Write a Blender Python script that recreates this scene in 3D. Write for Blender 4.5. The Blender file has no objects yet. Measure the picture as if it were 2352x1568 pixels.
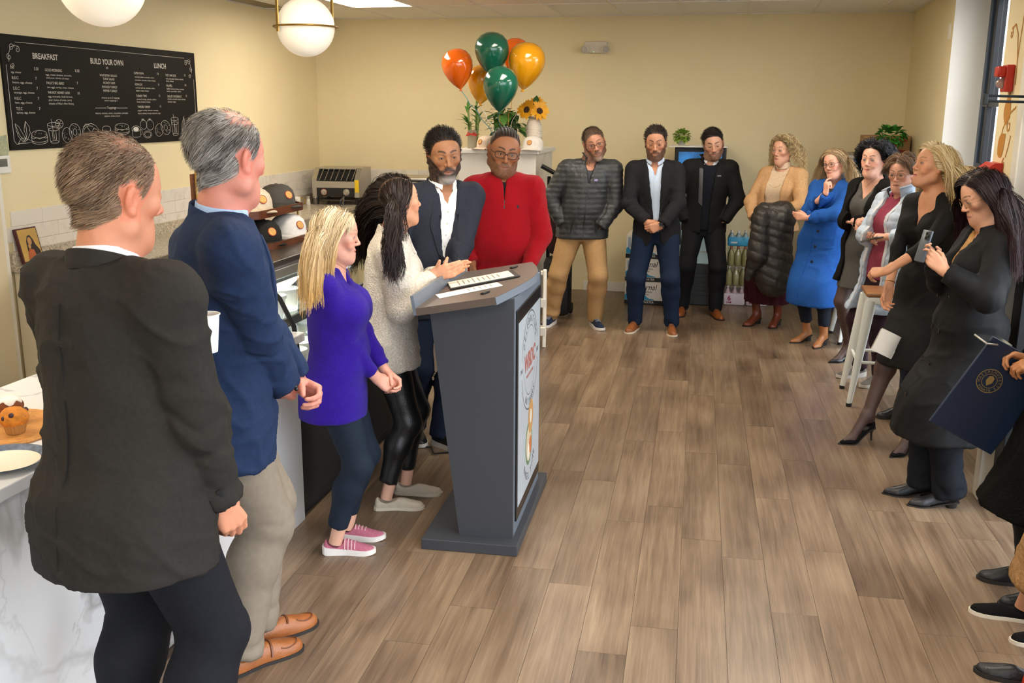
import bpy, bmesh, math, random
import numpy as np
from mathutils import Vector, Matrix
random.seed(7); np.random.seed(7)
SC = bpy.context.scene
COL = SC.collection
R_ = math.radians
# ------------------------------------------------------------------ camera
CAM_H = 1.95
def make_camera():
    th, ph, ro = R_(13.2157), R_(12.3432), R_(0.33)
    fw = Vector((-math.sin(ph)*math.cos(th), math.cos(ph)*math.cos(th), -math.sin(th)))
    r = Vector((math.cos(ph), math.sin(ph), 0)); u = r.cross(fw)
    r2 = r*math.cos(ro) + u*math.sin(ro); u2 = u*math.cos(ro) - r*math.sin(ro)
    cd = bpy.data.cameras.new('camera'); cd.sensor_width = 36; cd.lens = 35; cd.clip_start = .05; cd.clip_end = 200
    co = bpy.data.objects.new('camera', cd); COL.objects.link(co)
    m = Matrix((r2, u2, -fw)).transposed().to_4x4(); m.translation = (0, 0, CAM_H)
    co.matrix_world = m; SC.camera = co
make_camera()
# ------------------------------------------------------------------ world, exposure
SC.view_settings.view_transform = 'Standard'; SC.view_settings.look = 'None'
SC.view_settings.gamma = 1; SC.view_settings.use_curve_mapping = False
SC.view_settings.exposure = 0.05
SKY_STRENGTH = 7.5      # overcast daylight through the shop windows
TROFFER = 17           # ceiling panel emission
PENDANT = 1.0           # globe pendants
SC.world = bpy.data.worlds.new('overcast_sky'); SC.world.use_nodes = True
_bg = SC.world.node_tree.nodes['Background']; _bg.inputs[0].default_value = (.86, .93, 1, 1); _bg.inputs[1].default_value = SKY_STRENGTH
SC.cycles.max_bounces = 7; SC.cycles.diffuse_bounces = 4; SC.cycles.glossy_bounces = 3; SC.cycles.transparent_max_bounces = 12
SC.cycles.sample_clamp_indirect = 6; SC.cycles.caustics_reflective = False; SC.cycles.caustics_refractive = False
def portal(name, loc, sx, sy, rot):
    l = bpy.data.lights.new(name, 'AREA'); l.shape = 'RECTANGLE'; l.size = sx; l.size_y = sy; l.cycles.is_portal = True
    o = bpy.data.objects.new(name, l); COL.objects.link(o); o.location = loc; o.rotation_euler = rot
# daylight portals in the window openings (right-hand shop front, side window, front glazing)
portal('window_portal', (1.99, 7.87, 1.5), 2.6, 1.7, (0, R_(90), 0))
portal('window_portal', (1.78, 1.35, 1.4), 2.5, 7.1, (0, R_(90), 0))
portal('window_portal', (.75, -2.98, 1.4), 1.8, 2.6, (R_(90), 0, 0))
# ------------------------------------------------------------------ materials
MATS = {}
def srgb(h):
    if isinstance(h, str):
        h = h.lstrip('#'); c = [int(h[i:i+2], 16)/255 for i in (0, 2, 4)]
    else: c = list(h)
    return tuple(x/12.92 if x <= .04045 else ((x+.055)/1.055)**2.4 for x in c)
def M(name, col=None, rough=.55, metal=0., var=0., vscale=8., bump=0., bscale=200., spec=.5, coat=0., emit=0., sheen=0., attr=False,
      stretch=None, rnd=0., trans=0., alpha=1., wave=None, aniso=None):
    if name in MATS: return MATS[name]
    m = bpy.data.materials.new(name); m.use_nodes = True; nt = m.node_tree; N = nt.nodes; L = nt.links
    b = N['Principled BSDF']; c = srgb(col) if col is not None else (.5, .5, .5)
    b.inputs['Base Color'].default_value = (*c, 1); b.inputs['Roughness'].default_value = rough; b.inputs['Metallic'].default_value = metal
    b.inputs['Specular IOR Level'].default_value = spec; b.inputs['Coat Weight'].default_value = coat
    b.inputs['Transmission Weight'].default_value = trans; b.inputs['Alpha'].default_value = alpha
    if sheen: b.inputs['Sheen Weight'].default_value = sheen; b.inputs['Sheen Roughness'].default_value = .5
    if emit: b.inputs['Emission Color'].default_value = (*c, 1); b.inputs['Emission Strength'].default_value = emit
    src = None
    if attr:
        a = N.new('ShaderNodeAttribute'); a.attribute_name = 'Col'; src = a.outputs['Color']
    tc = N.new('ShaderNodeTexCoord'); co = tc.outputs['Object']
    if stretch:
        mp = N.new('ShaderNodeMapping'); mp.inputs['Scale'].default_value = stretch; L.new(co, mp.inputs[0]); co = mp.outputs[0]
    if var or rnd:
        hsv = N.new('ShaderNodeHueSaturation')
        if src is not None: L.new(src, hsv.inputs['Color'])
        else: hsv.inputs['Color'].default_value = (*c, 1)
        add = None
        if var:
            n = N.new('ShaderNodeTexNoise'); n.inputs['Scale'].default_value = vscale; n.inputs['Detail'].default_value = 5; L.new(co, n.inputs['Vector'])
            mr = N.new('ShaderNodeMapRange'); mr.inputs[1].default_value = .3; mr.inputs[2].default_value = .7
            mr.inputs[3].default_value = 1-var; mr.inputs[4].default_value = 1+var; L.new(n.outputs[0], mr.inputs[0]); add = mr.outputs[0]
        if rnd:
            oi = N.new('ShaderNodeObjectInfo'); mr2 = N.new('ShaderNodeMapRange'); mr2.inputs[3].default_value = 1-rnd; mr2.inputs[4].default_value = 1+rnd
            L.new(oi.outputs['Random'], mr2.inputs[0])
            if add is not None:
                mu = N.new('ShaderNodeMath'); mu.operation = 'MULTIPLY'; L.new(add, mu.inputs[0]); L.new(mr2.outputs[0], mu.inputs[1]); add = mu.outputs[0]
            else: add = mr2.outputs[0]
        L.new(add, hsv.inputs['Value']); src = hsv.outputs[0]
    if src is not None:
        L.new(src, b.inputs['Base Color'])
        if emit: L.new(src, b.inputs['Emission Color'])
    if bump:
        if wave:
            n = N.new('ShaderNodeTexWave'); n.inputs['Scale'].default_value = bscale; n.inputs['Distortion'].default_value = wave; n.bands_direction = aniso or 'X'
        else:
            n = N.new('ShaderNodeTexNoise'); n.inputs['Scale'].default_value = bscale; n.inputs['Detail'].default_value = 3
        L.new(co, n.inputs['Vector'])
        bp = N.new('ShaderNodeBump'); bp.inputs['Strength'].default_value = bump; bp.inputs['Distance'].default_value = .01
        L.new(n.outputs[1 if wave else 0], bp.inputs['Height']); L.new(bp.outputs[0], b.inputs['Normal'])
    MATS[name] = m; return m
def glass_mat(name, tint=(1, 1, 1), refl=.12):
    if name in MATS: return MATS[name]
    m = bpy.data.materials.new(name); m.use_nodes = True; nt = m.node_tree; N = nt.nodes; L = nt.links
    N.remove(N['Principled BSDF']); out = N['Material Output']
    t = N.new('ShaderNodeBsdfTransparent'); t.inputs[0].default_value = (*tint, 1)
    g = N.new('ShaderNodeBsdfGlossy'); g.inputs['Roughness'].default_value = .02
    lw = N.new('ShaderNodeLayerWeight'); lw.inputs[0].default_value = .5; pw = N.new('ShaderNodeMath'); pw.operation = 'POWER'; pw.inputs[1].default_value = 4.; L.new(lw.outputs['Facing'], pw.inputs[0])
    ma = N.new('ShaderNodeMath'); ma.operation = 'MULTIPLY_ADD'; ma.inputs[1].default_value = .8; ma.inputs[2].default_value = .04; L.new(pw.outputs[0], ma.inputs[0])
    mx = N.new('ShaderNodeMixShader'); L.new(ma.outputs[0], mx.inputs[0]); L.new(t.outputs[0], mx.inputs[1]); L.new(g.outputs[0], mx.inputs[2]); L.new(mx.outputs[0], out.inputs[0])
    MATS[name] = m; return m
# ------------------------------------------------------------------ object helpers
def tag(o, label=None, cat=None, group=None, kind=None):
    if label: o['label'] = label
    if cat: o['category'] = cat
    if group: o['group'] = group
    if kind: o['kind'] = kind
    return o
def empty(name, loc=(0, 0, 0), rz=0., label=None, cat=None, group=None, kind=None):
    o = bpy.data.objects.new(name, None); COL.objects.link(o); o.location = loc; o.rotation_euler = (0, 0, rz); o.empty_display_size = .05
    return tag(o, label, cat, group, kind)
def link(name, me, mats=None, parent=None, loc=None, rot=None):
    o = bpy.data.objects.new(name, me); COL.objects.link(o)
    if mats is not None:
        for m in (mats if isinstance(mats, (list, tuple)) else [mats]): me.materials.append(m)
    if parent is not None: o.parent = parent
    if loc is not None: o.location = loc
    if rot is not None: o.rotation_euler = rot
    return o
def basis(d, up=(0, 0, 1)):
    d = np.array(d, float); d /= np.linalg.norm(d); up = np.array(up, float)
    x = np.cross(up, d)
    if np.linalg.norm(x) < 1e-6: x = np.cross((0, 1, 0), d)
    if np.linalg.norm(x) < 1e-6: x = np.array((1., 0, 0))
    x /= np.linalg.norm(x); y = np.cross(d, x)
    return x, y, d
class MB:
    "collects shapes, links them as ONE mesh object"
    def __init__(s): s.v = []; s.f = []; s.m = []; s.n = 0
    def add(s, v, f, m=0):
        b = s.n; s.v.extend([tuple(map(float, p)) for p in v]); s.n += len(v)
        for q in f: s.f.append([b+i for i in q]); s.m.append(m)
        return s
    def box(s, c, d, m=0, rz=0., bev=0., rot=None):
        x, y, z = d[0]/2, d[1]/2, d[2]/2
        if bev <= 0:
            v = [(a*x, b*y, e*z) for e in (-1, 1) for b in (-1, 1) for a in (-1, 1)]
            f = [(0, 2, 3, 1), (4, 5, 7, 6), (0, 1, 5, 4), (2, 6, 7, 3), (0, 4, 6, 2), (1, 3, 7, 5)]
        else:
            bm = bmesh.new(); bmesh.ops.create_cube(bm, size=1)
            for q in bm.verts: q.co = (q.co.x*2*x, q.co.y*2*y, q.co.z*2*z)
            bmesh.ops.bevel(bm, geom=bm.edges[:], offset=min(bev, .45*min(d)), segments=2, affect='EDGES', profile=.5)
            bm.verts.index_update(); v = [tuple(q.co) for q in bm.verts]; f = [[q.index for q in fc.verts] for fc in bm.faces]; bm.free()
        mt = (rot.to_3x3() if rot is not None else Matrix.Rotation(rz, 3, 'Z'))
        v = [tuple(mt @ Vector(p) + Vector(c)) for p in v]
        return s.add(v, f, m)
    def cyl(s, a, b, r1, r2=None, n=16, m=0, caps=True):
        r2 = r1 if r2 is None else r2; a = np.array(a, float); b = np.array(b, float); x, y, d = basis(b-a)
        v = []
        for p, r in ((a, r1), (b, r2)):
            for i in range(n):
                t = 2*math.pi*i/n; v.append(p+(x*math.cos(t)+y*math.sin(t))*r)
        f = [(i, (i+1) % n, n+(i+1) % n, n+i) for i in range(n)]
        if caps: f += [tuple(range(n))[::-1], tuple(range(n, 2*n))]
        return s.add(v, f, m)
    def lathe(s, prof, c=(0, 0, 0), n=24, m=0, axis=(0, 0, 1), close=False):
        x, y, d = basis(axis); c = np.array(c, float); v = []; k = len(prof)
        for r, z in prof:
            for i in range(n):
                t = 2*math.pi*i/n; v.append(c+d*z+(x*math.cos(t)+y*math.sin(t))*r)
        f = []
        for j in range(k-1):
            for i in range(n): f.append((j*n+i, j*n+(i+1) % n, (j+1)*n+(i+1) % n, (j+1)*n+i))
        if close: f += [((k-1)*n+i, (k-1)*n+(i+1) % n, (i+1) % n, i) for i in range(n)]
        else:
            if prof[0][0] > 1e-5: f.append(tuple(range(n))[::-1])
            if prof[-1][0] > 1e-5: f.append(tuple(range((k-1)*n, k*n)))
        return s.add(v, f, m)
    def tube(s, pts, r, n=8, m=0, closed=False, flat=None):
        pts = [np.array(p, float) for p in pts]; k = len(pts); v = []
        rr = r if isinstance(r, (list, tuple, np.ndarray)) else [r]*k
        up = None
        for i, p in enumerate(pts):
            if closed: t = pts[(i+1) % k]-pts[i-1]
            else: t = pts[min(i+1, k-1)]-pts[max(i-1, 0)]
            t = t/(np.linalg.norm(t)+1e-12)
            if up is None:
                x, y, _ = basis(t)
            else:
                x = up-t*np.dot(up, t); nx = np.linalg.norm(x); x = x/nx if nx > 1e-6 else basis(t)[0]; y = np.cross(t, x)
            up = x
            for j in range(n):
                a = 2*math.pi*j/n
                v.append(p+(x*math.cos(a)*(flat or 1)+y*math.sin(a))*rr[i])
        f = []
        for i in range(k if closed else k-1):
            a, b = i*n, ((i+1) % k)*n
            for j in range(n): f.append((a+j, a+(j+1) % n, b+(j+1) % n, b+j))
        if not closed: f += [tuple(range(n))[::-1], tuple(range((k-1)*n, k*n))]
        return s.add(v, f, m)
    def prism(s, poly, o, u, w, th, m=0):
        "polygon (2d) in plane o + a*u + b*w, extruded by vector th"
        o = np.array(o, float); u = np.array(u, float); w = np.array(w, float); th = np.array(th, float); n = len(poly)
        v = [o+u*a+w*b for a, b in poly]+[o+u*a+w*b+th for a, b in poly]
        f = [tuple(range(n))[::-1], tuple(range(n, 2*n))]+[(i, (i+1) % n, n+(i+1) % n, n+i) for i in range(n)]
        return s.add(v, f, m)
    def sphere(s, c, r, n=16, m=0, k=10, rot=None):
        r = (r, r, r) if not isinstance(r, (tuple, list)) else r; v = []; c = Vector(c)
        rot = rot or Matrix.Identity(3)
        for j in range(k+1):
            ph = math.pi*j/k
            for i in range(n):
                t = 2*math.pi*i/n; v.append(tuple(c+rot @ Vector((r[0]*math.sin(ph)*math.cos(t), r[1]*math.sin(ph)*math.sin(t), r[2]*math.cos(ph)))))
        f = []
        for j in range(k):
            for i in range(n): f.append((j*n+i, (j+1)*n+i, (j+1)*n+(i+1) % n, j*n+(i+1) % n))
        return s.add(v, f, m)
    def mesh(s, name='m', smooth=False):
        me = bpy.data.meshes.new(name); me.from_pydata(s.v, [], s.f)
        if len(set(s.m)) > 1: me.polygons.foreach_set('material_index', s.m)
        bm = bmesh.new(); bm.from_mesh(me); bmesh.ops.remove_doubles(bm, verts=bm.verts, dist=1e-6)
        bmesh.ops.recalc_face_normals(bm, faces=bm.faces); bm.to_mesh(me); bm.free()
        if smooth:
            me.polygons.foreach_set('use_smooth', [True]*len(me.polygons))
            if smooth != 'all':
                try: me.set_sharp_from_angle(angle=R_(40 if smooth is True else smooth))
                except Exception: pass
        me.update(); return me
    def build(s, name, mats, parent=None, smooth=False, loc=None, rot=None): return link(name, s.mesh(name, smooth), mats, parent, loc, rot)
def text_mesh(txt, size, ext=.0006, align='LEFT', bold=0., xscale=1., shear=0.):
    cu = bpy.data.curves.new('lettering', 'FONT'); cu.body = txt; cu.size = size; cu.extrude = ext; cu.align_x = align; cu.offset = bold; cu.shear = shear
    cu.resolution_u = 3
    o = bpy.data.objects.new('lettering', cu); me = bpy.data.meshes.new_from_object(o); bpy.data.objects.remove(o); bpy.data.curves.remove(cu)
    if xscale != 1:
        for v in me.vertices: v.co.x *= xscale
    return me
def text_on(parts, txt, size, o, u, w, align='LEFT', xscale=1., bold=0., m=0, shear=0., warp=None):
    "append lettering to builder `parts` in plane o + x*u + y*w"
    me = text_mesh(txt, size, .0005, align, bold, xscale, shear); o = np.array(o, float); u = np.array(u, float); w = np.array(w, float); nn = np.cross(u, w)
    vs = []
    for v in me.vertices:
        a, b, c = v.co
        if warp: a, b = warp(a, b)
        vs.append(o+u*a+w*b+nn*c)
    parts.add(vs, [list(p.vertices) for p in me.polygons], m); bpy.data.meshes.remove(me)
def text_ring(parts, txt, size, o, u, w, rad, a0, a1, m=0, inward=False, bold=0.):
    "letters placed along an arc from angle a0 to a1 (degrees)"
    n = len(txt)
    for i, ch in enumerate(txt):
        if ch == ' ': continue
        a = R_(a0+(a1-a0)*(i/(n-1) if n > 1 else .5)); ca, sa = math.cos(a), math.sin(a)
        uu, ww = np.array(u, float), np.array(w, float)
        out = uu*ca+ww*sa; tan = (uu*sa-ww*ca)
        if inward: out2, tan2 = -out, -tan
        else: out2, tan2 = out, tan
        text_on(parts, ch, size, np.array(o, float)+out*rad-out2*size*.35, tan2, out2, 'CENTER', m=m, bold=bold)
# ------------------------------------------------------------------ signed-distance modelling (for people, cloth, shoes)
f4 = np.float32
def vnoise(P, seed=0):
    P = np.asarray(P, f4); i = np.floor(P).astype(np.int64); f = (P-i).astype(f4); f = f*f*(3-2*f)
    def h(a, b, c):
        n = (a*374761393+b*668265263+c*2147483647+seed*974711) & 0xFFFFFFFF
        n = ((n ^ (n >> 13))*1274126177) & 0xFFFFFFFF
        return ((n ^ (n >> 16)) & 0xFFFF).astype(f4)/32767.5-1
    x, y, z = i[..., 0], i[..., 1], i[..., 2]; u, v, w = f[..., 0], f[..., 1], f[..., 2]
    r = 0
    for dx in (0, 1):
        for dy in (0, 1):
            for dz in (0, 1):
                r = r+h(x+dx, y+dy, z+dz)*(u if dx else 1-u)*(v if dy else 1-v)*(w if dz else 1-w)
    return r
def smin(a, b, k):
    h = np.maximum(k-np.abs(a-b), 0)/k
    return np.minimum(a, b)-h*h*k*f4(.25)
def smax(a, b, k): return -smin(-a, -b, k)
class Vol:
    def __init__(s, lo, hi, h):
        s.lo = np.array(lo, f4); s.h = f4(h); n = np.ceil((np.array(hi)-np.array(lo))/h).astype(int)+1
        s.ax = [(s.lo[i]+h*np.arange(n[i])).astype(f4) for i in range(3)]; s.d = np.full(n, 9., f4)
    def win(s, lo, hi):
        sl = []
        for i in range(3):
            a = int(np.clip(np.floor((lo[i]-s.lo[i])/s.h), 0, len(s.ax[i]))); b = int(np.clip(np.ceil((hi[i]-s.lo[i])/s.h)+1, 0, len(s.ax[i]))); sl.append(slice(a, b))
        return tuple(sl)
    def grid(s, w):
        return s.ax[0][w[0]][:, None, None], s.ax[1][w[1]][None, :, None], s.ax[2][w[2]][None, None, :]
    def op(s, lo, hi, fn, k=0., how='u', pad=None):
        pad = (max(k, 0.)+.03) if pad is None else pad
        w = s.win(np.array(lo)-pad, np.array(hi)+pad)
        if any(q.stop <= q.start for q in w): return
        v = fn(*s.grid(w)).astype(f4); D = s.d[w]
        kk = k
        if how == 'u': s.d[w] = smin(D, v, f4(kk)) if kk > 0 else np.minimum(D, v)
        elif how == 's': s.d[w] = smax(D, -v, f4(kk)) if kk > 0 else np.maximum(D, -v)
        elif how == 'i': s.d[w] = np.maximum(D, v)
        elif how == 'raw': s.d[w] = v
    def cone(s, a, b, r1, r2, k=.01, how='u', flat=None):
        a = np.array(a, f4); b = np.array(b, f4); m = max(r1, r2)
        s.op(np.minimum(a, b)-m, np.maximum(a, b)+m, lambda X, Y, Z: sd_cone(X, Y, Z, a, b, r1, r2), k, how)
    def ell(s, c, r, k=.01, how='u', R=None):
        c = np.array(c, f4); r = np.array(r if hasattr(r, '__len__') else (r, r, r), f4); m = r.max() if R is not None else r
        s.op(c-m, c+m, lambda X, Y, Z: sd_ell(X, Y, Z, c, r, R), k, how)
    def fn(s, f, how='u', k=0.): s.op(s.lo, [a[-1] for a in s.ax], f, k, how)
    def nets(s):
        d = s.d; ins = d < 0; c = np.zeros(tuple(n-1 for n in d.shape), np.uint8)
        for i in (0, 1):
            for j in (0, 1):
                for k in (0, 1): c += ins[i:d.shape[0]-1+i, j:d.shape[1]-1+j, k:d.shape[2]-1+k]
        act = (c > 0) & (c < 8); idx = np.argwhere(act)
        if len(idx) == 0: return np.zeros((0, 3)), np.zeros((0, 4), int)
        ids = np.full(act.shape, -1, np.int32); ids[act] = np.arange(len(idx))
        off = np.array([(i, j, k) for i in (0, 1) for j in (0, 1) for k in (0, 1)])
        val = np.stack([d[idx[:, 0]+o[0], idx[:, 1]+o[1], idx[:, 2]+o[2]] for o in off], 1)
        S = np.zeros((len(idx), 3), f4); C = np.zeros(len(idx), f4)
        for a in range(8):
            for ax in range(3):
                if off[a][ax] == 0:
                    o2 = off[a].copy(); o2[ax] = 1; b = int(o2[0]*4+o2[1]*2+o2[2])
                    va, vb = val[:, a], val[:, b]; m = (va < 0) != (vb < 0); t = np.where(m, va/np.where(m, va-vb, 1), 0)
                    p = off[a][None, :]+t[:, None]*(off[b]-off[a])[None, :]; S += p*m[:, None]; C += m
        V = s.lo+(idx+S/C[:, None])*s.h
        Q = []
        for ax in range(3):
            sl0 = [slice(None)]*3; sl1 = [slice(None)]*3; sl0[ax] = slice(0, -1); sl1[ax] = slice(1, None)
            A, B = ins[tuple(sl0)], ins[tuple(sl1)]; e = np.argwhere(A != B); sg = A[e[:, 0], e[:, 1], e[:, 2]]
            u, v = (ax+1) % 3, (ax+2) % 3
            ok = (e[:, u] > 0) & (e[:, v] > 0) & (e[:, u] < act.shape[u]) & (e[:, v] < act.shape[v]); e = e[ok]; sg = sg[ok]
            def cid(du, dv):
                q = e.copy(); q[:, u] += du; q[:, v] += dv; return ids[q[:, 0], q[:, 1], q[:, 2]]
            q = np.stack([cid(-1, -1), cid(0, -1), cid(0, 0), cid(-1, 0)], 1); q[~sg] = q[~sg][:, ::-1]; Q.append(q)
        Q = np.concatenate(Q); Q = Q[(Q >= 0).all(1)]
        return V.astype(f4), Q
    def sample(s, P):
        q = (np.asarray(P, f4)-s.lo)/s.h; n = np.array(s.d.shape); i = np.clip(np.floor(q).astype(int), 0, n-2); f = np.clip(q-i, 0, 1); r = 0
        for dx in (0, 1):
            for dy in (0, 1):
                for dz in (0, 1):
                    r = r+s.d[i[:, 0]+dx, i[:, 1]+dy, i[:, 2]+dz]*(f[:, 0] if dx else 1-f[:, 0])*(f[:, 1] if dy else 1-f[:, 1])*(f[:, 2] if dz else 1-f[:, 2])
        return r
    def march(s, O, D, L=1.2, n=240):
        "first entry point of rays O + t D"
        O = np.asarray(O, f4); D = np.asarray(D, f4); t = np.zeros(len(O), f4); st = L/n; done = np.zeros(len(O), bool)
        for i in range(n):
            P = O+D*t[:, None]; v = s.sample(P); done |= v < 0; t = np.where(done, t, t+st)
            if done.all(): break
        for i in range(4):
            v = s.sample(O+D*t[:, None]); t = t+np.clip(v, -st, st)*.8
        return O+D*t[:, None], done
def sd_cone(X, Y, Z, a, b, r1, r2):
    ba = b-a; L = float(ba @ ba)+1e-9
    px, py, pz = X-a[0], Y-a[1], Z-a[2]
    t = np.clip((px*ba[0]+py*ba[1]+pz*ba[2])/f4(L), 0, 1)
    return np.sqrt((px-t*ba[0])**2+(py-t*ba[1])**2+(pz-t*ba[2])**2)-(f4(r1)+t*f4(r2-r1))
def sd_ell(X, Y, Z, c, r, R=None):
    x, y, z = X-c[0], Y-c[1], Z-c[2]
    if R is not None:
        x, y, z = R[0][0]*x+R[0][1]*y+R[0][2]*z, R[1][0]*x+R[1][1]*y+R[1][2]*z, R[2][0]*x+R[2][1]*y+R[2][2]*z
    a = (x/r[0])**2+(y/r[1])**2+(z/r[2])**2; k0 = np.sqrt(a)
    k1 = np.sqrt((x/r[0]**2)**2+(y/r[1]**2)**2+(z/r[2]**2)**2)+f4(1e-6)
    return k0*(k0-1)/k1
def interp(z, xs, ys):
    "smooth (monotone-ish) interpolation"
    xs = np.array(xs, float); ys = np.array(ys, float)
    m = np.gradient(ys, xs); i = np.clip(np.searchsorted(xs, z)-1, 0, len(xs)-2); h = xs[i+1]-xs[i]; t = np.clip((z-xs[i])/h, 0, 1)
    return ((2*t**3-3*t**2+1)*ys[i]+(t**3-2*t**2+t)*h*m[i]+(-2*t**3+3*t**2)*ys[i+1]+(t**3-t**2)*h*m[i+1]).astype(f4)
def sd_loft(X, Y, Z, zs, cx, cy, w, d, p=2.2):
    "stack of super-ellipses; end caps flat"
    z = Z.ravel(); CX = interp(z, zs, cx)[None, None, :]; CY = interp(z, zs, cy)[None, None, :]
    Wd = np.maximum(interp(z, zs, w), .004)[None, None, :]; Dd = np.maximum(interp(z, zs, d), .004)[None, None, :]
    ax, ay = np.abs(X-CX)/Wd, np.abs(Y-CY)/Dd
    q = (ax**f4(p)+ay**f4(p))**f4(1/p)
    # radial distance estimate
    rr = np.sqrt((X-CX)**2+(Y-CY)**2); v = np.where(q > 1e-4, rr*(1-1/np.maximum(q, 1e-4)), -np.minimum(Wd, Dd))
    return np.maximum(np.maximum(v, f4(zs[0])-Z), Z-f4(zs[-1]))
def normals(V, Q):
    n = np.zeros_like(V)
    a = np.cross(V[Q[:, 2]]-V[Q[:, 0]], V[Q[:, 3]]-V[Q[:, 1]])
    for j in range(4): np.add.at(n, Q[:, j], a)
    return n/(np.linalg.norm(n, axis=1, keepdims=True)+1e-9)
def relax(V, Q, it=1, lam=.5):
    for _ in range(it):
        s = np.zeros_like(V); c = np.zeros(len(V), f4)
        for j in range(4):
            np.add.at(s, Q[:, j], V[Q[:, (j+1) % 4]]); np.add.at(c, Q[:, j], 1)
            np.add.at(s, Q[:, (j+1) % 4], V[Q[:, j]]); np.add.at(c, Q[:, (j+1) % 4], 1)
        V = V+lam*(s/np.maximum(c, 1)[:, None]-V)
    return V
def np_mesh(name, V, Q, col=None, smooth=True, mi=None):
    V = np.ascontiguousarray(V, f4); Q = np.ascontiguousarray(Q, np.int32); k = Q.shape[1]
    me = bpy.data.meshes.new(name); me.vertices.add(len(V)); me.vertices.foreach_set('co', V.ravel())
    me.loops.add(Q.size); me.loops.foreach_set('vertex_index', Q.ravel())
    me.polygons.add(len(Q)); me.polygons.foreach_set('loop_start', np.arange(0, Q.size, k, dtype=np.int32))
    if smooth: me.polygons.foreach_set('use_smooth', np.ones(len(Q), bool))
    if mi is not None: me.polygons.foreach_set('material_index', np.ascontiguousarray(mi, np.int32))
    if col is not None:
        a = me.color_attributes.new('Col', 'FLOAT_COLOR', 'POINT'); c4 = np.ones((len(V), 4), f4); c4[:, :3] = col; a.data.foreach_set('color', c4.ravel())
    me.update(calc_edges=True); me.validate(); return me
def join_np(parts):
    V, Q, C = [], [], []; b = 0
    for v, q, c in parts:
        if len(v) == 0: continue
        V.append(v); Q.append(q+b); C.append(c); b += len(v)
    return np.concatenate(V), np.concatenate(Q), np.concatenate(C)
# ------------------------------------------------------------------ people
def nrm(v): v = np.array(v, float); return v/(np.linalg.norm(v)+1e-12)
def rotm(yaw=0, pitch=0, roll=0):
    "yaw: turn to own left +; pitch: nod down +; roll: tilt towards own right +  (local frame: x right, y forward, z up)"
    return np.array(Matrix.Rotation(R_(yaw), 3, 'Z') @ Matrix.Rotation(R_(-pitch), 3, 'X') @ Matrix.Rotation(R_(roll), 3, 'Y'))
def ik(S, T, la, lb, pole):
    S = np.array(S, float); T = np.array(T, float); d = T-S; L = np.linalg.norm(d)
    if L > (la+lb)*.998: T = S+d/L*(la+lb)*.998; d = T-S; L = np.linalg.norm(d)
    a = (la*la-lb*lb+L*L)/(2*L); h = math.sqrt(max(la*la-a*a, 0)); u = d/L; p = np.array(pole, float); p = p-u*(p @ u); p = nrm(p)
    return S+u*a+p*h, T
def smooth01(x, a, b): t = np.clip((x-a)/(b-a), 0, 1); return t*t*(3-2*t)
def m_skin(tone): return M('skin_'+tone.strip('#'), None, .48, attr=True, bump=.12, bscale=420, spec=.4)
def m_hair(): return M('hair_strands', None, .5, attr=True, spec=.3)
def cloth(name, col, kind='wool', rough=.8):
    if kind == 'wool': return M('cloth_'+name, col, rough, var=.12, vscale=90, bump=.3, bscale=700, spec=.15)
    if kind == 'knit': return M('cloth_'+name, col, .9, var=.16, vscale=160, bump=.5, bscale=330, sheen=.06, spec=.15)
    if kind == 'nylon': return M('cloth_'+name, col, .42, var=.12, vscale=40, bump=.25, bscale=90, spec=.45)
    if kind == 'denim': return M('cloth_'+name, col, .75, var=.16, vscale=30, bump=.2, bscale=500, spec=.25)
    if kind == 'leather': return M('cloth_'+name, col, .38, var=.15, vscale=14, bump=.15, bscale=160, spec=.5)
    if kind == 'boucle': return M('cloth_'+name, col, .95, var=.2, vscale=130, bump=1., bscale=150, sheen=.08, spec=.15)
    return M('cloth_'+name, col, rough, var=.06, vscale=50, bump=.12, bscale=600, spec=.3)
HAIRLINE = ([-.14, -.06, -.02, .008, .03, .047, .056, .066, .08, .12], [-.075, -.07, -.035, -.014, .006, .04, .07, .08, .09, .12])
def lc(pos, face, w):
    a = R_(face); dx, dy = w[0]-pos[0], w[1]-pos[1]; r = [math.cos(a)*dx-math.sin(a)*dy, math.sin(a)*dx+math.cos(a)*dy]
    return np.array(r+list(w[2:])) if len(w) > 2 else np.array(r)
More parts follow.
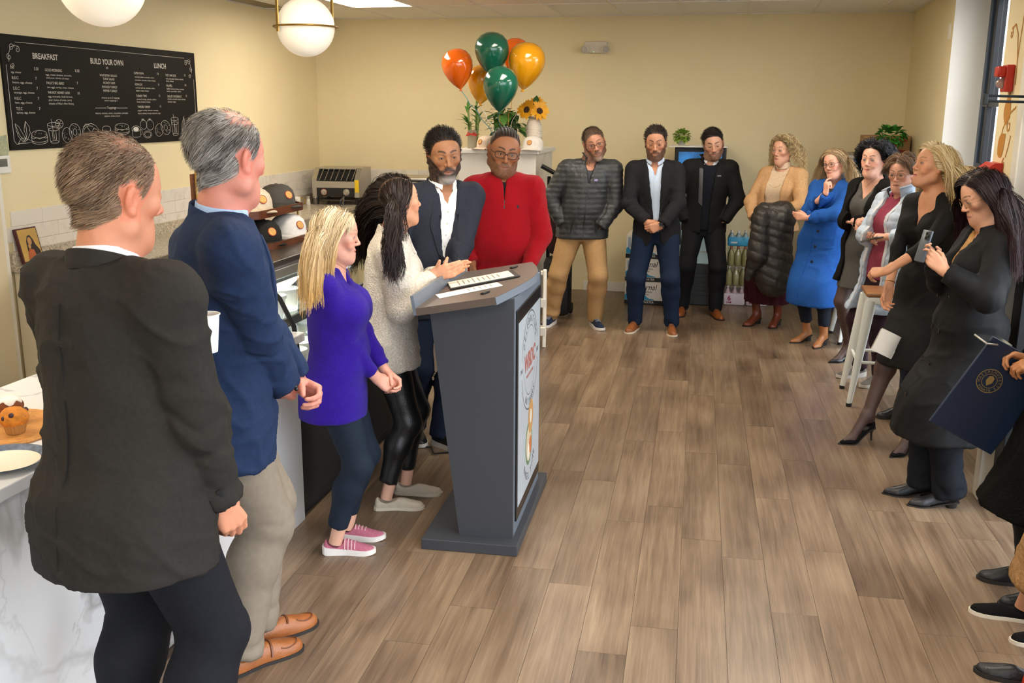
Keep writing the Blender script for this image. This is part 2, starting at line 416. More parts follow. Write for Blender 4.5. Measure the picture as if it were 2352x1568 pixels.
class Person:
    def __init__(s, label, pos, face, H, sex='m', build=1., belly=0., lean=(0, 0), pelvis=(0, 0), sh_yaw=0., sh_roll=0., head=(0, 0, 0), hoff=(0, 0, 0),
                 feet=None, tone='#c58f72', res=.008, hres=.0032, hs=1., heel=0., drop=0., bust=.5, shoulder=1., name='person'):
        s.pos = pos; s.face = face; s.H = H; s.sex = sex; s.res = res; s.hres = hres; s.tone = tone; s.heel = heel; s.build = build; s.belly = belly; s.bust = bust
        s.root = empty(name, (pos[0], pos[1], 0), R_(-face), label, 'person')
        f = sex == 'f'; h = H-heel
        s.h = h
        z0 = heel-drop
        s.P = np.array((pelvis[0], pelvis[1], z0+.525*h)); s.N = np.array((lean[0], lean[1], z0+.832*h))
        rs = rotm(sh_yaw, 0, sh_roll); sw = (.094 if f else .111)*h*shoulder
        s.rs = rs
        s.S = {+1: s.N+rs @ np.array((sw, -.005, -.039*h)), -1: s.N+rs @ np.array((-sw, -.005, -.039*h))}
        s.ua, s.fa = .168*h, .143*h
        s.hs = hs*h*.132/.238*(1.0 if not f else .985)
        s.Rh = rotm(head[0], head[1], head[2])
        s.Hc = np.array((s.N[0]+hoff[0], s.N[1]+.028+hoff[1], z0+h-.121*s.hs+hoff[2]))
        s.hipw = (.05 if not f else .052)*h
        s.hip = {+1: s.P+np.array((s.hipw, 0, -.02*h)), -1: s.P+np.array((-s.hipw, 0, -.02*h))}
        feet = feet or {+1: (.1, 0, 8), -1: (-.1, 0, 8)}
        s.feet = feet; s.ank = {}; s.knee = {}
        for sd in (1, -1):
            x, y, t = feet[sd][:3]; fz = feet[sd][3] if len(feet[sd]) > 3 else heel
            s.ank[sd] = np.array((x, y, .046*h+fz))
            d = np.array((sd*math.sin(R_(t)), math.cos(R_(t)), 0)); s.knee[sd], _ = ik(s.hip[sd], s.ank[sd], .245*h, .235*h, d+np.array((0, 0, .15)))
        s.E = {}; s.W = {}; s.hands = {}; s.parts = []; s.vols = {}
        s.rU, s.rE, s.rW = (.0285, .0235, .0165) if not f else (.0255, .0205, .0145)
        s.rU, s.rE, s.rW = s.rU*h*build**.5, s.rE*h*build**.5, s.rW*h
        s.col = np.array(srgb(tone), f4)
    def l(s, x, y, z): return lc(s.pos, s.face, (x, y, z))
    # ---- pose
    def arm(s, sd, wrist, pole, hdir=None, palm=None, pose='relaxed', thumb=None):
        s.E[sd], s.W[sd] = ik(s.S[sd], wrist, s.ua, s.fa, pole)
        fd = nrm(s.W[sd]-s.E[sd]); hd = nrm(hdir) if hdir is not None else fd
        pn = np.array(palm if palm is not None else (-sd, 0, 0), float); pn = nrm(pn-hd*(pn @ hd))
        s.hands[sd] = (hd, pn, pose, thumb)
    # ---- torso sections
    def spine(s, z):
        t = np.clip((z-s.P[2])/(s.N[2]-s.P[2]), -.6, 1.1); t2 = np.where(t > 0, t**1.3, t*.3)
        return s.P[0]+(s.N[0]-s.P[0])*t2, s.P[1]+(s.N[1]-s.P[1])*t2
    def sections(s, e=0., boxy=0., table=None, hang=0.):
        h = s.h; b = s.build; f = s.sex == 'f'
        zf = np.array([.44, .48, .52, .56, .60, .65, .70, .75, .79, .815, .835])
        if f: w = np.array([.085, .098, .1, .093, .077, .079, .084, .086, .078, .062, .036]); d = np.array([.055, .066, .07, .063, .054, .056, .06, .057, .047, .038, .03])
        else: w = np.array([.08, .09, .094, .09, .083, .083, .087, .089, .082, .066, .038]); d = np.array([.052, .062, .066, .063, .06, .062, .068, .066, .056, .045, .034])
        cy = np.array([.0, -.004, -.006, 0, .004, .004, .004, 0, -.004, -.006, -.006])
        bl = s.belly*np.exp(-((zf-.6)/.075)**2)
        w = w*b+bl*.35*.09; d = d*b**.8+bl*.045; cy = cy+bl*.03
        if boxy:
            env = np.interp(zf, [.44, .54, .75, .79, .815, .835], [w[2]*1.02, w[2]*1.0, w[7], w[8], w[9], w[10]]); w = np.where(zf < .76, w*(1-boxy)+np.maximum(env, w)*boxy, w)
            envd = np.interp(zf, [.44, .54, .75, .79, .815, .835], [d[2], d[2], d[7], d[8], d[9], d[10]]); d = np.where(zf < .76, d*(1-boxy)+np.maximum(envd, d)*boxy, d)
        if hang:
            w[:3] = np.maximum(w[:3], (.106 if f else .102)*b)*hang; d[:3] = np.maximum(d[:3], .078*b**.8); cy[:3] = -.008; w[3] = max(w[3], .099*b); d[3] = max(d[3], .07*b**.8)
        z = zf*h+(s.N[2]-.832*h); cx, cyy = s.spine(z)
        return z, cx, cyy+cy*h, w*h+e, d*h+e
    def box_of(s, pts, pad):
        p = np.array(pts); return p.min(0)-pad, p.max(0)+pad
    def arm_sdf(s, X, Y, Z, sd, e, cuff=.97, e2=None, flare=0., hollow=True):
        S, E, W = (np.array(q, f4) for q in (s.S[sd], s.E[sd], s.W[sd])); e2 = e if e2 is None else e2
        d = nrm(W-E).astype(f4); C = E+(W-E)*f4(cuff); pl = (X-C[0])*d[0]+(Y-C[1])*d[1]+(Z-C[2])*d[2]
        v = smin(sd_cone(X, Y, Z, S, E, s.rU*1.12+e, s.rE+e), np.maximum(sd_cone(X, Y, Z, E, E+(W-E)*1.02, s.rE*1.04+e, s.rW+e2+flare), pl), f4(.025))
        if hollow and s.res < .0078:
            inner = sd_cone(X, Y, Z, E, E+(W-E)*1.02, s.rE*1.04+e-.006, s.rW+e2+flare-.006)
            v = np.maximum(v, -np.maximum(inner, -(pl+f4(.025))))
        return v
    def upper(s, e=.012, hem=.5, boxy=.6, sleeves=(1, -1), cuff=.97, e2=None, flare=0., hemflare=0., top=.835, arm_k=.03, res=None, table=None, p=2.3, skirt=None, earm=None):
        "upper garment volume; hem / top are fractions of the height"
        h = s.h; res = res or s.res*(1. if sleeves else 1.45); z0 = s.N[2]-.832*h
        zs, cx, cy, w, d = s.sections(e, boxy, hang=1.02)
        hz = z0+hem*h
        if hem < .45 and not skirt:
            z_ = z0+(hem-.02)*h; px, py = s.spine(z_); zs = np.concatenate([[z_], zs]); cx = np.concatenate([[px], cx]); cy = np.concatenate([[py-.008*h], cy]); w = np.concatenate([[w[0]], w]); d = np.concatenate([[d[0]], d])
        pts = [s.N+(0, 0, .03)]
        for q in (1, -1): pts += [s.S[q]]
        for q in sleeves: pts += [s.E[q], s.W[q]]
        lo, hi = s.box_of(pts, .12); lo = np.minimum(lo, (cx.min()-w.max()-.06, cy.min()-d.max()-.06, hz-.03)); hi = np.maximum(hi, (cx.max()+w.max()+.06, cy.max()+d.max()+.08, 0))
        if skirt: lo[:2] -= .12; hi[:2] += .12
        v = Vol(lo, hi, res)
        if skirt:   # extra lower sections: list of (z frac, half width, half depth, dx, dy)
            k = zs > z0+skirt[-1][0]*h+.02; az = [z0+q[0]*h for q in skirt]; px, py = s.spine(np.array(az))
            zs = np.concatenate([az, zs[k]]); cx = np.concatenate([px+[q[3] for q in skirt], cx[k]]); cy = np.concatenate([py+[q[4] for q in skirt], cy[k]])
            w = np.concatenate([[q[1] for q in skirt], w[k]]); d = np.concatenate([[q[2] for q in skirt], d[k]]); w, d, cx, cy = s.leg_env(zs, w, d, cx, cy, e); lo = np.minimum(v.lo, ((cx-w).min()-.05, (cy-d).min()-.05, v.lo[2])); hi = np.maximum([a[-1] for a in v.ax], ((cx+w).max()+.05, (cy+d).max()+.05, -9)); v = Vol(lo, hi, res)
        elif hemflare:
            t = np.clip((z0+.58*h-zs)/(.12*h), 0, 1); w = w+t*hemflare; d = d+t*hemflare
        v.fn(lambda X, Y, Z: sd_loft(X, Y, Z, zs, cx, cy, w, d, p))
        ea = e if earm is None else earm
        for q in (1, -1):
            a = s.N+s.rs @ np.array((q*.036*h, -.008, -.022*h)); v.cone(a, s.S[q], .029*h+e*.6, s.rU*1.12+ea, k=.045)
            v.ell(s.S[q]+s.rs @ np.array((-q*.02*h, 0, -.03*h)), (.045*h, .04*h, .06*h), k=.04)
        if s.sex == 'f' and s.bust:
            for q in (1, -1):
                c = s.bustpt(q); v.ell(c, (.05*h*(.75+.5*s.bust)+e*.6,)*3, k=.035)
        for q in sleeves:
            S, E, W = s.S[q], s.E[q], s.W[q]; lo2, hi2 = s.box_of([S, E, W], s.rU*1.12+ea+.05+flare); wn = v.win(lo2, hi2)
            X, Y, Z = v.grid(wn); av = s.arm_sdf(X, Y, Z, q, ea, cuff, e2, flare).astype(f4)
            ds = np.sqrt((X-S[0])**2+(Y-S[1])**2+(Z-S[2])**2); kk = (.006+arm_k*np.exp(-(ds/.1)**2)).astype(f4); v.d[wn] = smin(v.d[wn], av, kk)
        v.fn(lambda X, Y, Z: (hz-Z)+0*X+0*Y, 'i')
        return v
    def leg_env(s, az, w, d, cx, cy, e):
        "keep skirts and coat tails round the legs"
        h = s.h; w = np.array(w, float); d = np.array(d, float); cx = np.array(cx, float); cy = np.array(cy, float)
        for i, z in enumerate(az):
            if z > s.hip[1][2]:
                if z < s.N[2]-.832*h+.6*h: w[i] = max(w[i], .104*h*s.build+e); d[i] = max(d[i], .078*h*s.build**.8+e*.8)
                continue
            P, Rr = [], []
            for q in (1, -1):
                a, k, b = s.hip[q], s.knee[q], s.ank[q]
                if z > k[2]: t = (a[2]-z)/(a[2]-k[2]); P.append(a+(k-a)*t); Rr.append((.056-.018*t)*h)
                else: t = min((k[2]-z)/(k[2]-b[2]), 1); P.append(k+(b-k)*t); Rr.append((.038-.01*t)*h)
            mx, my = (P[0][0]+P[1][0])/2, (P[0][1]+P[1][1])/2; f = min((s.hip[1][2]-z)/(.12*h), 1)
            cx[i] = cx[i]*(1-f)+mx*f; cy[i] = cy[i]*(1-f)+(my-.006*h)*f
            w[i] = max(w[i], max(abs(p[0]-cx[i])+r for p, r in zip(P, Rr))+e*.8); d[i] = max(d[i], max(abs(p[1]-cy[i])+r*1.05 for p, r in zip(P, Rr))+e*.8)
        return w, d, cx, cy
    def bustpt(s, q):
        z = s.N[2]-.115*s.h; cx, cy = s.spine(z); return np.array((cx, cy, z))+s.rs @ np.array((q*.042*s.h, .03*s.h*(.6+.8*s.bust), 0))
    def neck_cut(s, v, r=None, dz=0., slope=.5, front=0.):
        "round neck opening"
        h = s.h; r = r or (.036*h if s.sex == 'f' else .04*h); a = s.neck_axis(); c = s.N+np.array((0, .004, dz))
        v.cone(c+a*.0, c+a*.2, r, r*1.3, k=.01, how='s')
        if front: v.cone(c+np.array((0, .05, -front)), c+np.array((0, .06, .1)), r*.7, r, k=.02, how='s')
    def neck_axis(s): return nrm(s.Hc+s.Rh @ np.array((0, -.02, -.07))*s.hs-s.N)
    def front_gap(s, v, pts, cx0=0., back=0.):
        "open front: |x| < gap(z) is cut away in front of the spine; pts = (z frac, half gap)"
        h = s.h; z0 = s.N[2]-.832*h; zz = np.array([q[0] for q in pts])*h+z0; gg = np.array([q[1] for q in pts]); g2 = np.array([q[2] if len(q) > 2 else q[1] for q in pts])
        def f(X, Y, Z):
            z = Z.ravel(); px, py = s.spine(z); gr = np.interp(z, zz, gg, left=-1, right=-1).astype(f4)[None, None, :]; gl = np.interp(z, zz, g2, left=-1, right=-1).astype(f4)[None, None, :]
            dx = (X-px[None, None, :]-cx0); dy = (Y-py[None, None, :]-back)
            if s.rs[0][1]:
                c, q = s.rs[0][0], s.rs[1][0]; dx, dy = dx*c+dy*q, dy*c-dx*q
            return np.maximum(np.where(dx > 0, dx-gr, -dx-gl), -dy)
        v.fn(f, 's')
    def collar(s, v, r, th, h0, h1, lean=.0, gap=0., gapdir=(0, 1, 0), k=.006, ydepth=1., c0=None):
        "ring band round the neck added to volume"
        a = s.neck_axis().astype(f4); c = np.array(s.N if c0 is None else c0, f4)
        g = np.array(nrm(s.rs @ np.array(gapdir)), f4)
        def f(X, Y, Z):
            px, py, pz = X-c[0], Y-c[1], Z-c[2]; t = px*a[0]+py*a[1]+pz*a[2]; qx, qy, qz = px-t*a[0], py-t*a[1], pz-t*a[2]
            rr = np.sqrt(qx*qx+qy*qy+qz*qz); d = np.abs(rr-(r+lean*t))-th
            d = np.maximum(d, np.maximum(h0-t, t-h1))
            if gap:
                fr = (qx*g[0]+qy*g[1]+qz*g[2])/np.maximum(rr, 1e-4); d = np.maximum(d, (fr-math.cos(gap))*.06)
            return d
        m = r+lean*h1+th+.02; v.op(c-m, c+m+np.array((0, 0, h1)), f, k)
    # ---- build volumes into objects
    def finish(s, v, name, mat, parent=None, fold=0., foldf=9., drape=0., seed=1, disp=None, rel=1, limb=True, col=None):
        V, Q = v.nets()
        if len(V) == 0: return None
        V = relax(V, Q, rel, .4) if rel else V
        n = normals(V, Q); D = np.zeros(len(V), f4)
        if fold and limb: D += s.limb_folds(V, fold, foldf, seed)
        if drape:
            wv = V*np.array((7., 7., 4.2))+np.array((1., .7, 1.3))*V[:, 2:3]*3+seed*7.1; wv = wv+.5*np.stack([vnoise(V*5+k*9.1, seed+k) for k in range(3)], 1)
            rd = 1-np.abs(vnoise(wv, seed))*1.6; rd2 = 1-np.abs(vnoise(wv*2.1+5, seed+4))*1.6
            D += drape*(vnoise(V*np.array((9, 9, 3.2))+seed*7.1, seed)+1.3*np.clip(rd, 0, 1)**3+.5*np.clip(rd2, 0, 1)**3-.5)
        if disp is not None: D += disp(V, n)
        V = V+n*D[:, None]
        o = link(name, np_mesh(name, V, Q, col(V, n) if col else None), mat, parent or s.root); s.vols[name] = v
        return o
    def limb_folds(s, V, amp, freq, seed):
        D = np.zeros(len(V), f4); best = np.full(len(V), 9., f4)
        nz = 2.4*vnoise(V*7.+seed*3.7, seed)+.9*vnoise(V*17.+seed, seed+2); am0 = .55+.75*vnoise(V*5.+seed, seed+1)
        chains = []
        for q in (1, -1):
            if q in s.E: chains.append((s.S[q], s.E[q], s.W[q], s.rU*1.9))
            chains.append((s.hip[q], s.knee[q], s.ank[q], .12))
        for a, b, c, r in chains:
            la = np.linalg.norm(b-a); lb = np.linalg.norm(c-b)
            for (p, q_, l0, L) in ((a, b, 0., la), (b, c, la, lb)):
                d = (q_-p)/L; t = np.clip((V-p) @ d, 0, L); rr = np.linalg.norm((V-p)-t[:, None]*d, axis=1); m = (rr < best) & (rr < r)
                if not m.any(): continue
                best[m] = rr[m]; g = t[m]+l0; j = np.exp(-((g-la)/.09)**2); en = np.exp(-((g-la-lb)/.08)**2)
                ph = g*freq*2*math.pi+nz[m]*1.7; w = smooth01(g, .02, .14)*smooth01(r-rr[m], 0, .03)
                D[m] = (np.abs(np.sin(ph*.5))**.75*2-1)*amp*((.4+1.2*j+.5*en) if r != .12 else (.35+.35*j+1.*en))*np.clip(am0[m], .1, 1.4)*w
        return D
    # ---- garments
    def trousers(s, mat, e=.012, cuff=.035, waist=.585, kneee=None, flare=.0, name='trousers', fold=.006, res=None, top_e=None, foldf=7):
        h = s.h; z0 = s.N[2]-.832*h; pts = [s.hip[1], s.hip[-1], s.knee[1], s.knee[-1], s.ank[1], s.ank[-1]]
        lo, hi = s.box_of(pts, .16); hi[2] = z0+waist*h+.02; v = Vol(lo, hi, res or s.res*1.35)
        te = min(e, .006) if top_e is None else top_e
        zs, cx, cy, w, d = s.sections(te, .3); v.fn(lambda X, Y, Z: sd_loft(X, Y, Z, zs, cx, cy, w, d))
        f = s.sex == 'f'; T, K, C, A = [q*h*s.build**.5 for q in ((.054, .034, .033, .022) if not f else (.056, .034, .032, .021))]
        for q in (1, -1):
            hp, kn, an = s.hip[q], s.knee[q], s.ank[q]; cf = an+(kn-an)*((cuff*h-.046*h)/np.linalg.norm(kn-an))
            ca = kn+(an-kn)*.3+nrm(np.cross(kn-an, (1, 0, 0)))*0
            wn = v.win(*s.box_of([hp, kn, an], T+e+flare+.05)); X, Y, Z = (g.astype(f4) for g in v.grid(wn))
            bz = np.array((0, -.012*h, 0))
            lv = smin(sd_cone(X, Y, Z, hp.astype(f4), kn.astype(f4), T+e, K+e), smin(sd_cone(X, Y, Z, kn.astype(f4), (ca+bz).astype(f4), K+e, C+e+flare*.3), sd_cone(X, Y, Z, (ca+bz).astype(f4), (an+(an-kn)*.25).astype(f4), C+e+flare*.3, A+e*1.15+flare), f4(.05)), f4(.04))
            dv = nrm(an-kn); pl = (X-cf[0])*dv[0]+(Y-cf[1])*dv[1]+(Z-cf[2])*dv[2]; lv = np.maximum(lv, pl).astype(f4)
            kk = np.where(Z > hp[2]-.06, .04, .006).astype(f4)+0*X+0*Y
            v.d[wn] = smin(v.d[wn], lv, kk.astype(f4))
            v.ell(hp+np.array((0, -.035*h, -.005*h)), (.05*h+te, .045*h+te, .055*h), k=.05)
        v.fn(lambda X, Y, Z: (Z-(z0+waist*h))+0*X+0*Y, 'i')
        return s.finish(v, name, mat, fold=fold, foldf=foldf, drape=.0015, seed=int(h*1000) % 17)
    def skirt(s, mat, secs, name='skirt', pleat=0., n=16, res=None, drape=.004):
        h = s.h; z0 = s.N[2]-.832*h; zs = np.array([z0+q[0]*h for q in secs]); cx, cy = s.spine(zs); cx = cx+np.array([q[3] for q in secs]); cy = cy+np.array([q[4] for q in secs])
        w = np.array([q[1] for q in secs]); d = np.array([q[2] for q in secs]); w, d, cx, cy = s.leg_env(zs, w, d, cx, cy, .012)
        v = Vol((min(cx-w)-.05, min(cy-d)-.05, zs[0]-.03), (max(cx+w)+.05, max(cy+d)+.05, zs[-1]+.03), res or s.res); v.fn(lambda X, Y, Z: sd_loft(X, Y, Z, zs, cx, cy, w, d, 2.2))
        def dp(V, nn):
            t = np.clip((zs[-1]-V[:, 2])/(zs[-1]-zs[0]), 0, 1); a = np.arctan2(V[:, 1]-cy.mean(), V[:, 0]-cx.mean()); return (pleat*t*np.sin(a*n+2*vnoise(V*5))).astype(f4)*(np.abs(nn[:, 2]) < .7)
        return s.finish(v, name, mat, drape=drape, disp=dp, limb=False)
    def legs_skin(s, part=('leg',), e=0., res=.0105, low=True):
        h = s.h; out = []
        for q in (1, -1):
            hp, kn, an = s.hip[q], s.knee[q], s.ank[q]; v = Vol(*s.box_of([hp, kn, an, an-(0, 0, .04)], .18), res)
            v.cone(hp, kn, .05*h, .033*h, k=.02); ca = kn+(an-kn)*.3+np.array((0, -.014*h, 0)); v.cone(kn, ca, .031*h, .034*h, k=.03); v.cone(ca, an, .033*h, .02*h, k=.04); yw = R_(s.feet[q][2])*q; fd = np.array((math.sin(yw), math.cos(yw), 0)); ball = np.array((an[0], an[1], .0))+fd*.1+np.array((0, 0, .024)); v.cone(an-fd*.012, an-fd*.02-(0, 0, .02), .02*h, .019*h, k=.02); v.cone(an+fd*.01, ball, .019*h, .016*h, k=.025); v.cone(ball, ball+fd*.05-(0, 0, .008), .016*h, .01*h, k=.02)
            V, Q = v.nets(); out.append((V, Q))
        return out
    # ---- hands
    def hand_geo(s, sd):
        hd, pn, pose, thumb = s.hands[sd]; hl = (.108 if s.sex == 'm' else .102)*s.h; u = hl/.19
        yb = np.array(hd); zb = -np.array(pn); xb = np.cross(yb, zb); Rm = np.stack([xb, yb, zb], 1)
        # right hand (sd=1): dorsal = z, fingers = y, x = y cross z ; thumb side
        ts = -sd if False else (-1 if sd == 1 else 1)
        q_el = Rm.T @ (s.E[sd]-s.W[sd]); fdir = nrm(q_el)
        fl = s.fore_len if hasattr(s, 'fore_len') else .1
        pts = [np.zeros(3), fdir*(fl+.02)]
        lo = np.minimum.reduce(pts+[np.array((-.085, -.03, -.12))*u])-.03; hi = np.maximum.reduce(pts+[np.array((.085, .2, .05))*u])+.03
        v = Vol(lo, hi, float(np.clip(s.hres*1.12, .004, .006)))
        rw = s.rW
        v.cone((0, 0, 0), fdir*fl, rw*.92, rw*.95+(s.rE-rw)*fl/s.fa, k=.01)
        for x in (-.008, .008): v.cone((x*u, 0, 0), fdir*.03+np.array((x, 0, 0)), rw*.8, rw*.8, k=.01)
        curls = {'relaxed': [(22, 30, 18), (28, 34, 20), (34, 36, 22), (38, 38, 24)], 'fist': [(72, 85, 50)]*4, 'flat': [(4, 6, 4), (2, 4, 3), (2, 4, 3), (4, 6, 4)],
                 'grip': [(40, 48, 30), (44, 50, 32), (48, 52, 34), (52, 54, 36)], 'cup': [(30, 40, 25), (32, 42, 26), (34, 44, 28), (38, 46, 30)],
                 'point': [(25, 35, 20), (75, 85, 45), (78, 85, 45), (80, 85, 45)], 'phone': [(20, 30, 20), (22, 32, 22), (26, 36, 22), (34, 44, 30)],
                 'clap': [(6, 10, 6), (6, 12, 8), (10, 14, 8), (14, 18, 10)]}[pose]
        kx = np.array((-.0315, -.0105, .0105, .0295))*u*-ts*-1
        kx = ts*np.array((.031, .0105, -.0105, -.0295))*u; ky = np.array((.092, .096, .09, .08))*u
        ln = np.array((.075, .083, .077, .06))*u; spread = np.array((6, 1, -3, -9))*(-ts)*(1.6 if pose in ('flat',) else 1.)*-1
        for i in range(4):
            K = np.array((kx[i], ky[i], .002*u)); v.cone((kx[i]*.55, .012*u, 0), K, .0135*u, .0108*u, k=.012)
            v.cone((kx[i]*.6, .02*u, -.008*u), K+(0, -.012*u, -.007*u), .012*u, .0105*u, k=.01)
            a = 0.; p = K; sp = R_(spread[i])
            for j, (fr, rr) in enumerate(((.46, .0098), (.30, .0086), (.24, .0076))):
                a += R_(curls[i][j]); L = ln[i]*fr*1.12; d = np.array((math.sin(-sp)*math.cos(a), math.cos(a)*math.cos(sp), -math.sin(a))); p2 = p+d*L
                v.cone(p, p2, rr*u*(.93 if i == 3 else 1), rr*u*.9*(.93 if i == 3 else 1), k=.0035); p = p2
        tm = {'fist': ((.034, .045, -.022), (.03, .078, -.034), (.012, .092, -.04)), 'flat': ((.036, .045, -.008), (.052, .075, -.012), (.06, .1, -.014)),
              'grip': ((.034, .04, -.024), (.036, .07, -.046), (.03, .09, -.06)), 'cup': ((.034, .04, -.026), (.04, .068, -.046), (.036, .09, -.06)),
              'phone': ((.038, .042, -.018), (.05, .07, -.03), (.046, .098, -.036)), 'point': ((.034, .045, -.022), (.03, .078, -.034), (.012, .092, -.04)),
              'clap': ((.036, .045, .0), (.055, .062, .012), (.072, .076, .02))}.get(pose, ((.036, .042, -.018), (.046, .07, -.03), (.042, .096, -.036)))
        tp = [np.array((.018, .01, -.006))]+[np.array(t) for t in tm]; tp = [np.array((ts*t[0], t[1], t[2]))*u for t in tp]
        for i, (r1, r2) in enumerate(((.0155, .0135), (.0118, .0105), (.0102, .0085))): v.cone(tp[i], tp[i+1], r1*u, r2*u, k=.008 if i == 0 else .004)
        V, Q = v.nets(); c = np.repeat(s.col[None, :], len(V), 0); kn = vnoise(V*60)
        c = c*(1+.06*kn[:, None]); tip = np.clip((V[:, 1]-.12*u)/.05, 0, 1); c[:, 1:] *= (1-.08*tip)[:, None]
        return V @ Rm.T+s.W[sd], Q, c.astype(f4)
    # ---- head
    def head_geo(s, jaw=1., wide=1., nose=1., smile=0., lids=.0042, brow='#3a2a20', lips='#a8584e', scalp=None, hairmask=None, beard=None, cheek=.12, chest=False, age=0., browz=0., fat=0., line=HAIRLINE, neckr=None, earcut=False):
        hs = s.hs; f = s.sex == 'f'; qN = s.Rh.T @ (s.N-s.Hc)/hs; qS = {q: s.Rh.T @ (s.S[q]-s.Hc)/hs for q in (1, -1)}
        zl = min(-.2, qN[2]-(.2 if chest else .03)); ex = .2 if chest else .115
        lo = np.array((-ex, -.15, zl)); hi = np.array((ex, .16, .14))
        lo = np.minimum(lo, qN-(.06, .09, .0)); hi = np.maximum(hi, qN+(.06, .09, 0))
        v = Vol(lo, hi, s.hres/hs); wd = wide*(.955 if f else 1.); jaw = jaw*(.9 if f else 1.); nose = nose*(.86 if f else 1.); nw = .84 if f else 1.; lids = lids*(1.2 if f else 1.08)
        v.ell((0, -.014, .036), (.0755*wd, .0965, .0845), k=0)
        v.ell((0, .012, .03), (.068*wd, .078, .07), k=.03)
        v.ell((0, .026, -.028), (.0585*wd, .06, .082), k=.03)
        jx = .05*wd*jaw
        for q in (1, -1):
            v.cone((q*jx, .002, -.066), (q*.014, .066, -.1), .019+fat*.006, .019+fat*.004, k=.03)
            v.cone((q*jx, .0, -.066), (q*.058*wd, -.002, -.015), .017+fat*.006, .016, k=.025)
            v.ell((q*.041*wd, .06, -.016), (.022, .02, .018), k=.022)
            if smile > .3: v.ell((q*.036, .07, -.042), (.016, .016, .014), k=.018)
            v.cone((q*.012, .086, .024+browz), (q*.042, .071, .024+browz), .0085 if not f else .0068, .007, k=.014)
        v.ell((0, .074, -.106), (.02 if not f else .017, .016, .017), k=.02)
        v.ell((0, .072, -.07), (.032, .02, .026), k=.022)
        if fat: v.ell((0, .03, -.1), (.05, .045, .03), k=.03)
        for q in (1, -1): v.ell((q*.031, .1, .004), (.0145, .014, .012), k=.014, how='s')
        n_ = nose
        v.cone((0, .083, .016), (0, .083+.027*n_, -.026), .0066*nw, .0092*nw, k=.012)
        v.ell((0, .083+.026*n_, -.03), (.0095*nw, .01*nw, .0085*nw), k=.007)
        for q in (1, -1):
            v.ell((q*.0118*nw, .094, -.034), (.0075*nw, .011, .0075*nw), k=.007); v.ell((q*.007, .101, -.0425), (.0038, .006, .004), k=.003, how='s')
        # lips
        up = smile*.006
        for q in (1, -1):
            v.cone((0, .0905, -.0615), (q*.021, .08, -.066+up), .0052, .0028, k=.005); v.cone((0, .0895, -.0725), (q*.018, .08, -.069+up), .0062, .003, k=.005)
        v.ell((0, .1, -.067), (.017, .012, .0016), k=.003, how='s')
        # lids and the slit the eye looks through
        for q in (1, -1):
            v.ell((q*.031, .077, .004), (.0165, .0145, .0145), k=.004); v.ell((q*.031, .096, .0028), (.0135, .0125, lids), k=.002, how='s')
        # ears
        for q in (1, -1):
            Re = rotm(q*22, -12, q*8).T; v.ell((q*.0765*wd, -.006, -.004), (.0085, .0185, .031), k=.006, R=Re); v.ell((q*.088*wd, .002, .001), (.009, .0118, .0205), k=.002, how='s', R=Re); v.cone((q*.079*wd, -.012, -.012), (q*.08*wd, -.006, .012), .004, .0035, k=.003)
            v.ell((q*.079*wd, -.002, -.03), (.007, .009, .01), k=.006)
        nr = (neckr or (.0345 if not f else .0295))*s.h/hs
        v.cone((0, -.022, -.04), qN+(0, -.004, .02), nr*.95, nr, k=.028); v.cone(qN+(0, 0, .02), qN-(0, 0, .04), nr, nr*1.25, k=.03)
        if f or not beard: v.cone((0, .05, -.1), qN+(0, .03, .02), .02, .026, k=.03)
        if chest:
            Rm = (s.Rh.T @ s.rs); up_ = s.Rh.T @ np.array((0, 0, 1.)); fw_ = Rm @ np.array((0, 1., 0))
            for q in (1, -1):
                v.cone(qN+up_*-.02, qS[q]+fw_*.0, .038*s.h/hs*.9, .03*s.h/hs, k=.03)
                v.cone(qN+up_*-.035+fw_*.03, qS[q]*.75+qN*.25+up_*.02+fw_*.025, .008, .006, k=.012)
            v.ell(qN+up_*-.11*s.h/hs/1.0, (.078*s.h/hs, .052*s.h/hs, .11*s.h/hs), k=.03, R=Rm.T)
            if s.bust:
                for q in (1, -1): v.ell(s.Rh.T @ (s.bustpt(q)-s.Hc)/hs, (.042*s.h/hs,)*3, k=.04)
        V, Q = v.nets(); V = relax(V, Q, 1, .3); n = normals(V, Q)
        # ---- colour of the skin (flush, lips, brows, stubble, hair tint, painted shade in sockets and creases)
        c = np.repeat(s.col[None, :], len(V), 0); x, y, z = V[:, 0], V[:, 1], V[:, 2]; ax = np.abs(x)
        def mix(mask, col, a=1.):
            nonlocal c
            w = np.clip(mask*a, 0, 1)[:, None]; c = c*(1-w)+np.array(srgb(col) if isinstance(col, str) else col, f4)*w
        def blob(cx, cy, cz, rx, ry, rz, soft=.5):
            q = np.sqrt(((ax-cx)/rx)**2+((y-cy)/ry)**2+((z-cz)/rz)**2); return 1-smooth01(q, 1-soft, 1+soft*.3)
        c = c*(1+.05*vnoise(V*45)[:, None]+.03*vnoise(V*120)[:, None])
        red = s.col*np.array((1.12, .72, .68))
        mix(blob(.045, .062, -.028, .026, .04, .022, .8), red, cheek*3); mix(blob(0, .11, -.032, .014, .02, .014, .7), red, cheek*3.2); mix(((ax > .07) & (y > -.03) & (z > -.05) & (z < .035)).astype(f4), red, .5)
        if age: mix(blob(0, .08, .06, .06, .05, .03, .8), red, age*.6); mix(blob(0, .03, -.13, .07, .08, .05, .9), red, age*.5)
        mix(blob(.031, .088, .012, .02, .03, .009, .8), s.col*.62, .45); mix(blob(.03, .088, -.008, .018, .03, .007, .8), s.col*.72, .3)
